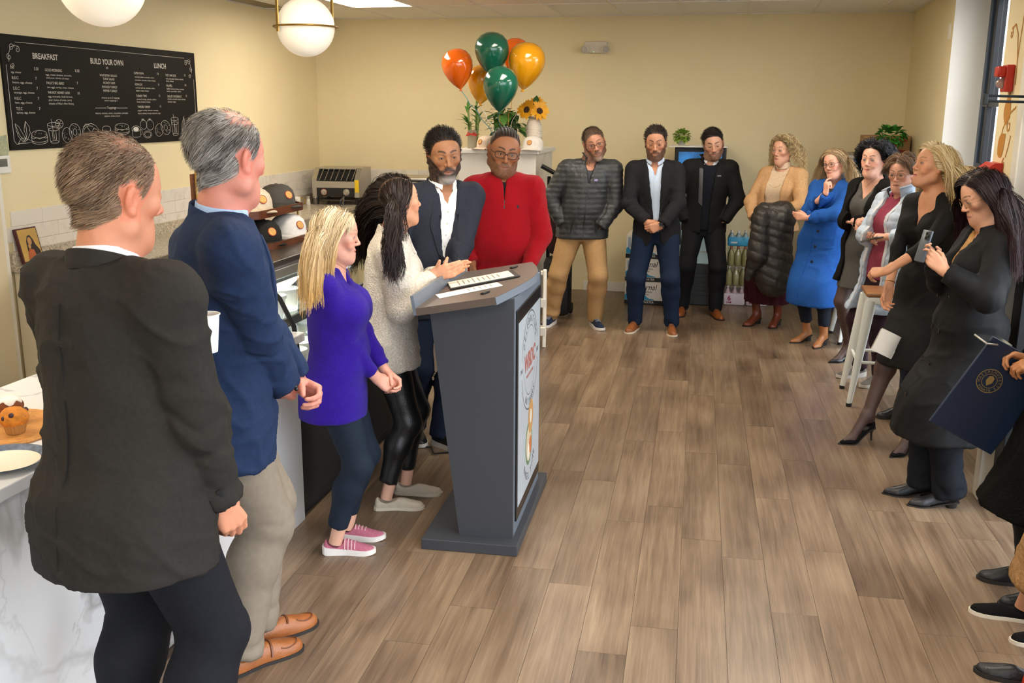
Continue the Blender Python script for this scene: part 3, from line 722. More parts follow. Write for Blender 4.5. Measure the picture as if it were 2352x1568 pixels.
        fold = 1-smooth01(np.abs((ax-.02)-(-.035-z)*.35), 0, .004); mix(fold*((z < -.035) & (z > -.066) & (y > .05)), s.col*.6, .35+.25*(smile > .2))  # smile crease shade put in as darker skin
        lz = -.067+up*(ax/.021)**2
        lipm = np.clip(1-np.abs(z-lz)/(.0105*(1-np.clip(ax/.026, 0, 1)**2)+1e-5), 0, 1)*(y > .066)*(ax < .026); mix(smooth01(lipm, .05, .45), lips, .85)
        mix((1-smooth01(np.abs(z-lz-.0003), .0004, .0022))*(ax < .023)*(y > .066), s.col*.22, .8)  # dark line painted in for the shaded parting of the lips
        bz = .0305+browz+.006*np.sin(np.clip((ax-.012)/.036, 0, 1)*math.pi*.8)-.1*np.maximum(ax-.04, 0); bt = .0052-.06*np.maximum(ax-.025, 0)
        if f: bt = bt*.72
        bm = (1-smooth01(np.abs(z-bz), bt*.6, bt*1.25))*smooth01(ax, .008, .013)*(1-smooth01(ax, .044, .05))*(y > .03); mix(bm, brow, .88)
        mix((1-smooth01(np.sqrt(((ax-.031)/.0155)**2+((z-.0035)/.0072)**2), .8, 1.15))*(y > .07), s.col*.25, .75 if f else .5)
        if beard is not None:
            bc, bg, full = beard
            bl = np.interp(ax, [0, .02, .035, .052, .075], [-.05, -.05, -.056, -.035, .0]); bm = smooth01(bl-z, -.004, .008)*(y > -.012)*(z > -.135); mo = blob(0, .092, -.052, .03, .02, .011, .5)
            mouth = np.clip(lipm*3, 0, 1); bm = np.clip(np.maximum(bm, mo), 0, 1)*(1-mouth)*smooth01(z+.0, -.15, -.118); nz = .5+.5*vnoise(V*190); grey = smooth01(-z, .075, .11)*smooth01(.05-ax, 0, .02)
            colb = np.array(srgb(bc), f4)[None, :]*(1-grey[:, None])+np.array(srgb(bg), f4)[None, :]*grey[:, None]
            w = np.clip(bm*full*(.72+.5*nz), 0, 1)[:, None]; c = c*(1-w)+colb*w
            V = V+n*(bm*.003*full*(.4+nz))[:, None]
        hm = np.clip((z-np.interp(y, *line))*120+.5, 0, 1)*(ax < .0745*wd+.004)
        if earcut: hm = hm*(1-((ax > .07) & (y > -.035) & (y < .02) & (z < .03)))
        hm = hm*(hairmask(V) if hairmask else 1); s.hm = hm
        if scalp: mix(hm, scalp, .9)
        s.headV, s.headN = V, n; s.headQ = Q
        return V*hs @ s.Rh.T+s.Hc, Q, c.astype(f4)
    def hl(s, q): return np.asarray(q)*s.hs @ s.Rh.T+s.Hc
    def eyes(s, iris='#4a3220', look=(0, 0), r=.0118):
        for q in (1, -1):
            b = MB(); c = np.array((q*.031, .0775, .0035)); d = nrm((look[0], 1, look[1])); x, y, _ = basis(d)
            prof = [(0, r), (r*.2, r*.98), (r*.2, r*.98), (r*.5, r*.866), (r*.5, r*.866), (r*.8, r*.6), (r, 0), (r*.8, -r*.6), (0, -r)]
            b.lathe([(p[0], p[1]) for p in prof], c, 14, 0, d)
            me = b.mesh('eyeball', 'all')
            for p in me.polygons:
                cc = np.mean([np.array(me.vertices[i].co) for i in p.vertices], 0)-c; t = (cc @ d)/r; p.material_index = 2 if t > .985 else (1 if t > .87 else 0)
            for vv in me.vertices: vv.co = s.hl(np.array(vv.co))
            o = link('eyeball', me, [M('eye_white', '#e6ddd4', .25), M('iris_'+iris[1:], iris, .2), M('pupil', '#0a0808', .1)], s.root)
    # ---- hair: simulated strands, head-local metres (before head scale)
    def strands(s, n, length, steps=12, width=.0018, mask=None, flow=None, lift=.6, grav=.5, vol=.01, wave=0., wlen=.05, curl=False, colors=('#2a1c14', '#3d2a1e'), tip=None, seed=3, name='hair', jitter=.3,
                collide_body=True, taper=.35, lenfn=None, clump=30., layer=None, face_clear=True, streak=None, roots=None, colfn=None, tilt=.25, tang=True, face_y=.055):
        rg = np.random.RandomState(seed); V, nn = s.headV, s.headN; m = s.hm if mask is None else mask(V)*s.hm
        w = np.clip(m, 0, None)*(V[:, 2] > -.12); w = w/w.sum(); ix = rg.choice(len(V), n, p=w)
        P = V[ix]+rg.normal(0, .0016, (n, 3)); N0 = nn[ix]; L = length*(1+jitter*rg.uniform(-1, 1, n))
        if lenfn is not None: L = L*lenfn(P)
        st = L/steps; lay = rg.uniform(0, 1, n)**1.2*vol if layer is None else layer(P, rg)*vol
        g = s.Rh.T @ np.array((0, 0, -1.)); pts = [P.copy()]; D = N0*lift
        fl0 = flow(P, rg) if flow is not None else np.zeros((n, 3)); fl0 = fl0-N0*(fl0*N0).sum(1, keepdims=True); D = D+fl0; D /= np.linalg.norm(D, axis=1, keepdims=True)+1e-9
        qN = s.Rh.T @ (s.N-s.Hc)/s.hs; Rb = s.Rh.T @ s.rs; hh = s.h/s.hs
        ells = [((0, -.014, .036), (.0775, .0985, .0865), None), ((0, .02, -.03), (.066, .062, .085), None)]
        if collide_body: ells += [(qN+Rb @ np.array((0, -.005, -.1*hh)), np.array((.114, .058, .1))*hh, Rb), ((qN+np.array((0, -.02, -.05)))*.5, (.05, .055, .08), None)]
        for k in range(steps):
            fl = flow(pts[-1], rg) if flow is not None else np.zeros((n, 3)); t = k/steps
            on = (pts[-1]-np.array((0, -.012, .03)))/np.array((.076, .097, .085))**2; on /= np.linalg.norm(on, axis=1, keepdims=True)+1e-9; fl = fl-on*np.maximum((fl*on).sum(1, keepdims=True), -.0)*1.0 if tang else fl
            D = D*.5+fl*(1-t)**2*.5+g*grav*(.45+.55*t)*.6; D /= np.linalg.norm(D, axis=1, keepdims=True)+1e-9
            Pn = pts[-1]+D*st[:, None]
            for c, r, Rm in ells:
                q = (Pn-c) if Rm is None else (Pn-c) @ Rm; rr = np.array(r)[None, :]+lay[:, None]+.002; a = np.sqrt(((q/rr)**2).sum(1)); ins = a < 1
                q2 = np.where(ins[:, None], q/np.maximum(a, 1e-3)[:, None], q); Pn = c+(q2 if Rm is None else q2 @ Rm.T)
            if face_clear:
                k2 = (Pn[:, 1] > .05) & (Pn[:, 2] < .05) & (np.abs(Pn[:, 0]) < .062); Pn[k2, 0] = np.sign(Pn[k2, 0]+1e-6)*(.062+.3*lay[k2])
                fy = face_y+.35*lay+.03*(1-smooth01(-Pn[:, 2], -.06, .02)); lim = (Pn[:, 2] < .055) & (Pn[:, 1] > fy) & (Pn[:, 2] > -.17); Pn[lim, 1] = fy[lim]
            D = Pn-pts[-1]; D /= np.linalg.norm(D, axis=1, keepdims=True)+1e-9; pts.append(Pn)
        A = np.stack(pts, 1)   # n, S, 3
        S_ = A.shape[1]; T = np.gradient(A, axis=1); T /= np.linalg.norm(T, axis=2, keepdims=True)+1e-9
        out = A-np.array((0, -.01, -.02)); out[..., 2] *= .3; out -= T*(out*T).sum(2, keepdims=True); out /= np.linalg.norm(out, axis=2, keepdims=True)+1e-9; sid = np.cross(T, out)
        if wave:
            ph = vnoise(P*clump, seed)*6+rg.uniform(-.5, .5, n); sl = np.arange(S_)[None, :]*st[:, None]; a = ph[:, None]+sl/wlen*2*math.pi; am = wave*smooth01(sl/L[:, None], .05, .5)
            A = A+sid*(np.sin(a)*am)[..., None]+out*((np.cos(a) if curl else np.cos(a)*.4)*am+(am if curl else 0))[..., None]
            T = np.gradient(A, axis=1); T /= np.linalg.norm(T, axis=2, keepdims=True)+1e-9; sid = np.cross(T, out); sid /= np.linalg.norm(sid, axis=2, keepdims=True)+1e-9
        tl = rg.uniform(-tilt, tilt, n)*3; wv = (sid*np.cos(tl)[:, None, None]+out*np.sin(tl)[:, None, None])
        u = np.linspace(0, 1, S_); wd = width*(1-(1-taper)*u**2)*rg.uniform(.6, 1.3, n)[:, None]
        a = A-wv*wd[..., None]*.5; b = A+wv*wd[..., None]*.5; VV = np.stack([a, b], 2).reshape(-1, 3)
        base = (np.arange(n)*S_*2)[:, None]+np.arange(S_-1)[None, :]*2; Q = np.stack([base, base+1, base+3, base+2], 2).reshape(-1, 4)
        c0, c1 = np.array(srgb(colors[0])), np.array(srgb(colors[1])); mx = np.clip(.5+.5*vnoise(P*55, seed+5)+rg.normal(0, .28, n), 0, 1)
        if colfn is not None: mx = np.clip(colfn(P, mx), 0, 1)
        C = c0*(1-mx[:, None])+c1*mx[:, None]; C = np.repeat(C[:, None, :], S_, 1)
        if tip: tc = np.array(srgb(tip)); C = C*(1-u[None, :, None]**1.2)+tc*(u[None, :, None]**1.2)*(.7+.6*mx[:, None, None])
        C = np.repeat(C[:, :, None, :], 2, 2).reshape(-1, 3)
        return s.hl(VV).astype(f4), Q, C.astype(f4)
    def hair(s, geos, name='hair'):
        V, Q, C = join_np(geos); return link(name, np_mesh(name, V, Q, C), m_hair(), s.root)
    def body(s, head, extra=(), core=True, thin=1.):
        geos = [head]+[s.hand_geo(q) for q in (1, -1) if q in s.hands and s.hands[q][2] != 'none']+list(extra)
        if core:
            h = s.h; pts = [s.hip[1], s.hip[-1], s.knee[1], s.knee[-1], s.ank[1], s.ank[-1], s.S[1], s.S[-1]]+list(s.E.values())+list(s.W.values())
            v = Vol(*s.box_of(pts, .16), .034); zs, cx, cy, w, d = s.sections(-.012); v.fn(lambda X, Y, Z: sd_loft(X, Y, Z, zs, cx, cy, w, d))
            for q in (1, -1):
                v.cone(s.hip[q], s.knee[q], .043*h*thin, .026*h*thin, k=.03*thin); v.cone(s.knee[q], s.ank[q], .026*h*thin, .013*h*thin, k=.02*thin); v.cone(s.N-(0, 0, .05), s.S[q]-(0, 0, .02), .03*h, .022*h, k=.03)
                if q in s.E: v.cone(s.S[q], s.E[q], s.rU*.7, s.rE*.7, k=.01); v.cone(s.E[q], s.W[q], s.rE*.7, s.rW*.7, k=.01)
            V, Q = v.nets(); geos.append((V, Q, np.repeat(s.col[None, :], len(V), 0)))
        V, Q, C = join_np(geos); return link('body', np_mesh('body', V, Q, C), m_skin(s.tone), s.root)
    # ---- decals that follow a garment
    def collar_mesh(s, mat, r=.06, ry=None, gap=.3, hgt=.035, fall=.03, point=.02, out=.008, drop=0., base=0., name='collar', parent=None, th=.0025, c=None, lean=0., n=40, yaw=0., fpow=2):
        "folded collar swept round the neck; gap = half opening at the throat (rad)"
        ry = ry or r; a_ = s.neck_axis(); c = s.N if c is None else np.array(c); f_ = nrm(s.rs @ np.array((math.sin(yaw), math.cos(yaw), 0))); f_ = nrm(f_-a_*(f_ @ a_)); x_ = np.cross(f_, a_); b = MB(); V = []; k = 8
        for i in range(n+1):
            a = (-math.pi+gap)+(2*math.pi-2*gap)*i/n; fr = (1-math.cos(a))/2; dz = base-drop*fr
            fl = fall+point*fr**6; dirv = x_*math.sin(a)*1.-f_*math.cos(a); el = 1/math.sqrt((math.sin(a)/r)**2+(math.cos(a)/ry)**2); hh = hgt*(1-.25*fr**4)
            for rr, t in ((0, -.008), (lean*hh, hh), (lean*hh+out*.45, hh+.004), (lean*hh+out, hh), (lean*hh+out*1.9, hh-fl), (lean*hh+out*1.9-th, hh-fl), (lean*hh+th+.001, hh-.007), (th, -.008)):
                V.append(c+dirv*(el+rr)+a_*(t+dz))
        F = [(i*k+j, i*k+(j+1) % k, (i+1)*k+(j+1) % k, (i+1)*k+j) for i in range(n) for j in range(k)]+[tuple(range(k))[::-1], tuple(range(n*k, n*k+k))]
        b.add(V, F); return b.build(name, mat, parent or s.root, True)
    def strip(s, v, L, Rr, m=4, n=10, off=.004, th=.003, name='lapel', mat=None, parent=None, dirv=(0, -1, 0), dist=.5, smooth=True, frac=True):
        "sheet between two polylines given as (x, z) in the front plane, thrown onto the garment"
        z0 = s.N[2]-.832*s.h
        def res(pl):
            pl = np.array(pl, float); t = np.linspace(0, 1, len(pl)); tt = np.linspace(0, 1, n); return np.stack([np.interp(tt, t, pl[:, 0]), np.interp(tt, t, pl[:, 1])*(s.h if frac else 1)+(z0 if frac else 0)], 1)
        A, B = res(L), res(Rr); P = A[:, None, :]*(1-np.linspace(0, 1, m)[None, :, None])+B[:, None, :]*np.linspace(0, 1, m)[None, :, None]; P = P.reshape(-1, 2)
        dv = np.array(s.rs @ np.array(dirv, float)); xv = np.array(s.rs @ np.array((1., 0, 0))) if dirv[1] else np.array((0, 1., 0)); sp = np.stack(s.spine(P[:, 1]), 1)
        O = np.stack([sp[:, 0], sp[:, 1], P[:, 1]], 1)+xv[None, :]*P[:, :1]-dv*dist
        H_, ok = v.march(O, np.repeat(dv[None, :], len(O), 0), L=dist*1.4, n=170)
        if not ok.all(): print('strip miss', name, s.root['label'][:40], ok.mean()); return None
        F = H_-dv*off; Bk = H_-dv*(off-th-.004); b = MB(); k = len(F)
        f = []
        for i in range(n-1):
            for j in range(m-1):
                a = i*m+j; f.append((a, a+1, a+m+1, a+m)); f.append((k+a, k+a+m, k+a+m+1, k+a+1))
        for i in range(n-1):
            for j in (0, m-1): a = i*m+j; f.append((a, a+m, k+a+m, k+a))
        for j in range(m-1):
            for i in (0, n-1): a = i*m+j; f.append((a, a+1, k+a+1, k+a))
        b.add(list(F)+list(Bk), f); return b.build(name, mat, parent or s.root, smooth)
    def on_front(s, v, x, zf, dirv=(0, -1, 0), dist=.5):
        z = zf*s.h+s.N[2]-.832*s.h; sp = s.spine(z); dv = np.array(s.rs @ np.array(dirv, float)); xv = np.array(s.rs @ np.array((1., 0, 0))) if dirv[1] else np.array((0, 1., 0))
        O = np.array([[sp[0], sp[1], z]])+xv*x-dv*dist; p, _ = v.march(O, dv[None, :], L=dist*1.4, n=200); return p[0], -dv
    def button(s, v, x, zf, mat, r=.009, parent=None, name='button', dirv=(0, -1, 0)):
        p, n_ = s.on_front(v, x, zf, dirv); b = MB(); b.lathe([(0, 0), (r, 0), (r, .003), (r*.75, .0045), (0, .0035)], p-n_*.001, 12, 0, n_); return b.build(name, mat, parent or s.root, True)
    # ---- glasses
    def glasses(s, mat, w=.026, hgt=.019, round_=2.6, th=.0016, temple=True, lens=True, z=.0):
        g = empty('glasses'); g.parent = s.root; b = MB()
        def rim(q):
            return [s.hl((q*.0325+w*np.sign(math.cos(a))*abs(math.cos(a))**(2/round_), .1-.012*abs((q*.0325+w*math.cos(a))/.06)**2, .001+z+hgt*np.sign(math.sin(a))*abs(math.sin(a))**(2/round_))) for a in np.linspace(0, 2*math.pi, 28, endpoint=False)]
        for q in (1, -1):
            pts = rim(q); r_ = MB(); r_.tube(pts, th*s.hs, 6, closed=True); r_.build('rim', mat, g, True)
            if lens: l = MB(); l.add(pts, [tuple(range(len(pts)))]); l.build('lens', glass_mat('spectacle_lens'), g)
            if temple: t = MB(); t.tube([s.hl((q*.0595, .089, .007+z)), s.hl((q*.075, .07, .008+z)), s.hl((q*.0805, -.005, .01)), s.hl((q*.0795, -.022, -.008))], th*.9*s.hs, 6); t.build('temple_arm', mat, g, True)
        br = MB(); br.tube([s.hl((-.008, .1, .005+z)), s.hl((0, .103, .007+z)), s.hl((.008, .1, .005+z))], th*s.hs, 6); br.build('bridge', mat, g, True)
        return g
    # ---- shoes
    def shoe(s, sd, kind, mat, sole=None, trim=None, L=None, name='shoe', res=None):
        res = res or float(np.clip(s.res*.72, .0052, .0085)); x, y, yaw = s.feet[sd][:3]; h = s.h; L = L or (.158 if s.sex == 'm' else .15)*h; a = R_(yaw)*sd
        fd = np.array((math.sin(a), math.cos(a), 0)); rx = np.array((fd[1], -fd[0], 0)); an = s.ank[sd]; o = np.array((an[0], an[1], 0))-fd*L*.23
        T = lambda P: o+np.outer(P[:, 0], rx)+np.outer(P[:, 1], fd)+np.outer(P[:, 2], (0, 0, 1.))
        in_ = -sd
        pump = kind == 'pump'; lift = s.feet[sd][3] if len(s.feet[sd]) > 3 else s.heel
        t = np.array([0, .03, .12, .28, .45, .6, .75, .88, .96, 1.0])
        pt = kind in ('pump', 'pointed')
        W = np.array([.012, .024, .031, .032, .032, .038, .041, .036 if not pt else .024, .022 if not pt else .012, .006 if not pt else .004])*L/.28
        Zt = {'sneaker': [.05, .075, .085, .085, .083, .07, .056, .047, .04, .028], 'loafer': [.04, .062, .068, .066, .068, .066, .052, .042, .036, .022], 'oxford': [.05, .07, .078, .08, .082, .074, .056, .046, .04, .024],
              'slip': [.045, .066, .07, .064, .066, .062, .05, .042, .036, .022], 'boot': [.07, .09, .1, .1, .095, .078, .058, .047, .04, .026], 'pump': [.03, .052, .056, .04, .034, .034, .034, .028, .022, .012], 'pointed': [.04, .062, .068, .07, .07, .062, .05, .04, .032, .018]}[kind]
        Zt = np.array(Zt)*L/.28
        base = np.zeros(10)
        sl = .014 if kind not in ('sneaker',) else .026
        if kind in ('loafer', 'oxford', 'pointed'): sl = .012
        if lift > .012: base = lift*np.interp(t, [0, .2, .62, 1], [1, .95, .04, .0]); Zt = Zt+base*.98
        base = base+.004
        zmax = max(Zt)+.03
        shaft = kind == 'boot' or (kind == 'pointed' and s.sex == 'f')
        v = Vol((-.07, -.03, -.005), (.07, L+.03, zmax+(.12 if shaft else .03)), res)
        def f(X, Y, Z):
            yy = (Y.ravel()/L); w = interp(yy, t, W)[None, :, None]; zt = interp(yy, t, Zt)[None, :, None]; zb = interp(yy, t, base)[None, :, None]; cx = (in_*.006*np.sin(np.clip(yy, 0, 1)*math.pi*1.1))[None, :, None]
            hh = np.maximum(zt-zb, .004); q = (np.abs(X-cx)/np.maximum(w, .003))**2.4+(np.maximum(Z-zb, 0)/hh)**2.4; d = (q**(1/2.4)-1)*np.minimum(w, hh)
            d = np.maximum(d, zb-Z); return np.maximum(d, np.abs(Y-L/2)-L/2)
        v.fn(f)
        A = np.array((0, L*.23, 0.)); kd = nrm(s.knee[sd]-an); kl = np.array((kd @ rx, kd @ fd, kd[2])); al = np.array(((an-o) @ rx, (an-o) @ fd, an[2]))
        if shaft: v.cone(al-(0, 0, .02), al+kl*.11, .036*h/1.7, .04*h/1.7, k=.02)
        if not shaft and kind != 'pump': v.cone(al+kl*.0, al+kl*.14, .022*h+.004, .026*h+.004, k=.004, how='s')
        if kind == 'pump': v.fn(lambda X, Y, Z: sd_ell(X, Y, Z, np.array((0, L*.36, lift*.75+.05*L/.28), f4), np.array((.034, L*.28, .036), f4)), 's', .006)
        if kind in ('slip', 'loafer'): v.fn(lambda X, Y, Z: sd_ell(X, Y, Z, np.array((0, L*.27, .075*L/.28), f4), np.array((.03, L*.2, .028), f4)), 's', .006)
        V, Q = v.nets(); V = relax(V, Q, 1, .4); g = link(name, np_mesh(name, T(V), Q), mat, s.root)
        # sole
        ts = np.linspace(0, 1, 22); w2 = interp(ts, t, W)*1.05+.0025; c2 = in_*.006*np.sin(ts*math.pi*1.1); b2 = interp(ts, t, base)
        if lift > .012: th = np.full(22, .006); zb = np.maximum(b2-.004-.004, 0)
        else: th = np.full(22, sl); zb = np.zeros(22)
        if kind == 'sneaker': th = sl*np.interp(ts, [0, .3, .7, 1], [1.5, 1.15, .9, .8]); zb = np.interp(ts, [0, .1, .8, 1], [.004, 0, 0, .006])
        b = MB(); pv = []
        for k in range(22):
            yy = -.004+ts[k]*(L+.008)
            for xx, zz in ((-w2[k], zb[k]), (w2[k], zb[k]), (w2[k]*.97, zb[k]+th[k]), (-w2[k]*.97, zb[k]+th[k])): pv.append((xx+c2[k], yy, zz))
        b.add(list(T(np.array(pv))), [(4*k+j, 4*k+(j+1) % 4, 4*k+4+(j+1) % 4, 4*k+4+j) for k in range(21) for j in range(4)]+[(3, 2, 1, 0), (84, 85, 86, 87)])
        if lift > .012:
            hp = T(np.array([(0, .02, lift), (0, .012, 0.), (0, .03, lift)]))
            if kind == 'pump': b.tube([hp[0], hp[0]*.55+hp[1]*.45, hp[1]], [.019, .007, .0055], 10)
            else: b.cyl(T(np.array([(0, .035, lift+.004)]))[0], T(np.array([(0, .032, 0)]))[0], .031, .026, 14)
        elif kind in ('loafer', 'oxford', 'pointed'):
            b.cyl(T(np.array([(0, .035, .014)]))[0], T(np.array([(0, .035, 0)]))[0], .03, .03, 14)
        b.build('sole', sole or M('sole_dark', '#231d1a', .7), g, True)
        def zs_(x_, y_):
            q_ = np.array([min(max(y_/L, 0), 1)]); w_ = float(interp(q_, t, W)[0]); zt_ = float(interp(q_, t, Zt)[0]); zb_ = float(interp(q_, t, base)[0]); cx_ = in_*.006*math.sin(q_[0]*math.pi*1.1); u_ = min(abs(x_-cx_)/w_, .97)
            return zb_+(zt_-zb_)*(1-u_**2.4)**(1/2.4)+.001
        if kind in ('sneaker', 'oxford') and trim is not None:
            for k in range(4):
                yy = L*(.42+.065*k); zz = float(interp(np.array([yy/L]), t, Zt)[0])*.99
                l = MB(); l.tube(T(np.array([(x_, yy, zs_(x_, yy)) for x_ in np.linspace(-.024, .024, 7)])), .0028, 6); l.build('lace', trim, g, True)
        if kind == 'loafer' and trim is not None:
            yy = L*.56; zz = float(interp(np.array([.56]), t, Zt)[0]); l = MB()
            l.tube(T(np.array([(x_, yy-6*x_*x_, zs_(x_, yy-6*x_*x_)) for x_ in np.linspace(-.035, .035, 11)])), .0048, 6, flat=1.); l.build('strap', trim, g, True)
            l = MB(); l.tube(T(np.array([(.034*math.sin(q), L*.74+.055*math.cos(q), zs_(.034*math.sin(q), L*.74+.055*math.cos(q))) for q in np.linspace(-2.0, 2.0, 24)])), .0026, 6); l.build('apron_seam', trim, g, True)
        return g
# ------------------------------------------------------------------ the room
XL, XR, YB, YF, ZC = -4.6, 1.63, 10.74, -3.0, 2.88
def struct(o): o['kind'] = 'structure'; return o
def wood_mat(name, cols, scale=(9, .9, 9), rough=.38, rnd=.2, knots=True, spec=.45):
    m = bpy.data.materials.new(name); m.use_nodes = True; nt = m.node_tree; N = nt.nodes; L = nt.links; b = N['Principled BSDF']
    tc = N.new('ShaderNodeTexCoord'); oi = N.new('ShaderNodeObjectInfo'); ml = N.new('ShaderNodeMath'); ml.operation = 'MULTIPLY'; ml.inputs[1].default_value = 83.; L.new(oi.outputs['Random'], ml.inputs[0])
    ad = N.new('ShaderNodeVectorMath'); ad.operation = 'ADD'; L.new(tc.outputs['Object'], ad.inputs[0]); L.new(ml.outputs[0], ad.inputs[1])
    mp = N.new('ShaderNodeMapping'); mp.inputs['Scale'].default_value = scale; L.new(ad.outputs[0], mp.inputs[0])
    n1 = N.new('ShaderNodeTexNoise'); n1.inputs['Scale'].default_value = 1.; n1.inputs['Detail'].default_value = 7; n1.inputs['Roughness'].default_value = .62; n1.inputs['Distortion'].default_value = .6; L.new(mp.outputs[0], n1.inputs[0])
    mp2 = N.new('ShaderNodeMapping'); mp2.inputs['Scale'].default_value = (scale[0]*14, scale[1]*4, scale[2]*14); L.new(ad.outputs[0], mp2.inputs[0])
    n2 = N.new('ShaderNodeTexNoise'); n2.inputs['Scale'].default_value = 1.; n2.inputs['Detail'].default_value = 4; L.new(mp2.outputs[0], n2.inputs[0])
    n3 = N.new('ShaderNodeTexNoise'); n3.inputs['Scale'].default_value = 1.8; n3.inputs['Detail'].default_value = 2; L.new(ad.outputs[0], n3.inputs[0])
    mp3 = N.new('ShaderNodeMapping'); mp3.inputs['Scale'].default_value = (scale[0]*.35, scale[1]*.5, scale[2]*.35); L.new(ad.outputs[0], mp3.inputs[0]); wv = N.new('ShaderNodeTexWave'); wv.inputs['Scale'].default_value = 2.2; wv.inputs['Distortion'].default_value = 7.; wv.inputs['Detail'].default_value = 3.; wv.inputs['Detail Scale'].default_value = 1.4; L.new(mp3.outputs[0], wv.inputs[0])
    mx = N.new('ShaderNodeMix'); mx.inputs[0].default_value = .34; L.new(n1.outputs[0], mx.inputs[2]); L.new(n2.outputs[0], mx.inputs[3])
    mx2 = N.new('ShaderNodeMix'); mx2.inputs[0].default_value = .3; mx3 = N.new('ShaderNodeMix'); mx3.inputs[0].default_value = .05; L.new(mx.outputs[0], mx3.inputs[2]); L.new(wv.outputs[1], mx3.inputs[3]); L.new(mx3.outputs[0], mx2.inputs[2]); L.new(n3.outputs[0], mx2.inputs[3])
    cr = N.new('ShaderNodeValToRGB'); e = cr.color_ramp.elements; e[0].position = .33; e[0].color = (*srgb(cols[0]), 1); e[1].position = .66; e[1].color = (*srgb(cols[2]), 1)
    k = e.new(.49); k.color = (*srgb(cols[1]), 1); L.new(mx2.outputs[0], cr.inputs[0])
    hs = N.new('ShaderNodeHueSaturation'); L.new(cr.outputs[0], hs.inputs['Color']); mr = N.new('ShaderNodeMapRange'); mr.inputs[3].default_value = 1-rnd; mr.inputs[4].default_value = 1+rnd; L.new(oi.outputs['Random'], mr.inputs[0]); L.new(mr.outputs[0], hs.inputs['Value'])
    L.new(hs.outputs[0], b.inputs['Base Color']); b.inputs['Roughness'].default_value = rough; b.inputs['Specular IOR Level'].default_value = spec
    bp = N.new('ShaderNodeBump'); bp.inputs['Strength'].default_value = .12; bp.inputs['Distance'].default_value = .004; L.new(n2.outputs[0], bp.inputs['Height']); L.new(bp.outputs[0], b.inputs['Normal'])
    return m
def marble_mat(name, base='#e9e7e4', vein='#a3a09b', scale=1., rough=.22, width=.035, amount=.8, off=(0, 0, 0)):
    m = bpy.data.materials.new(name); m.use_nodes = True; nt = m.node_tree; N = nt.nodes; L = nt.links; b = N['Principled BSDF']
    tc = N.new('ShaderNodeTexCoord'); oi = N.new('ShaderNodeObjectInfo'); ml = N.new('ShaderNodeMath'); ml.operation = 'MULTIPLY'; ml.inputs[1].default_value = 31.; L.new(oi.outputs['Random'], ml.inputs[0])
    ad = N.new('ShaderNodeVectorMath'); ad.operation = 'ADD'; L.new(tc.outputs['Object'], ad.inputs[0]); L.new(ml.outputs[0], ad.inputs[1])
    mp = N.new('ShaderNodeMapping'); mp.inputs['Scale'].default_value = (scale,)*3; mp.inputs['Rotation'].default_value = (.5, .3, .4); mp.inputs['Location'].default_value = off; L.new(ad.outputs[0], mp.inputs[0])
    last = None
    for sc, wd, am in ((1.1, width, amount), (2.7, width*.5, amount*.6)):
        n = N.new('ShaderNodeTexNoise'); n.inputs['Scale'].default_value = sc; n.inputs['Detail'].default_value = 5; n.inputs['Roughness'].default_value = .55; n.inputs['Distortion'].default_value = .9; L.new(mp.outputs[0], n.inputs[0])
        s1 = N.new('ShaderNodeMath'); s1.operation = 'SUBTRACT'; s1.inputs[1].default_value = .5; L.new(n.outputs[0], s1.inputs[0]); a1 = N.new('ShaderNodeMath'); a1.operation = 'ABSOLUTE'; L.new(s1.outputs[0], a1.inputs[0])
        mr = N.new('ShaderNodeMapRange'); mr.inputs[1].default_value = 0; mr.inputs[2].default_value = wd; mr.inputs[3].default_value = am; mr.inputs[4].default_value = 0; L.new(a1.outputs[0], mr.inputs[0])
        if last is None: last = mr.outputs[0]
        else: mm = N.new('ShaderNodeMath'); mm.operation = 'MAXIMUM'; L.new(last, mm.inputs[0]); L.new(mr.outputs[0], mm.inputs[1]); last = mm.outputs[0]
    n = N.new('ShaderNodeTexNoise'); n.inputs['Scale'].default_value = .8; L.new(mp.outputs[0], n.inputs[0]); msk = N.new('ShaderNodeMapRange'); msk.inputs[1].default_value = .42; msk.inputs[2].default_value = .6; L.new(n.outputs[0], msk.inputs[0])
    mu = N.new('ShaderNodeMath'); mu.operation = 'MULTIPLY'; L.new(last, mu.inputs[0]); L.new(msk.outputs[0], mu.inputs[1])
    mx = N.new('ShaderNodeMix'); mx.data_type = 'RGBA'; mx.inputs[6].default_value = (*srgb(base), 1); mx.inputs[7].default_value = (*srgb(vein), 1); L.new(mu.outputs[0], mx.inputs[0]); L.new(mx.outputs[2], b.inputs['Base Color'])
    b.inputs['Roughness'].default_value = rough; return m
WALL = M('wall_paint', '#e9dab0', .75, var=.015, vscale=3, bump=.06, bscale=260)
WHITE = M('white_trim_paint', '#ece7dc', .5)
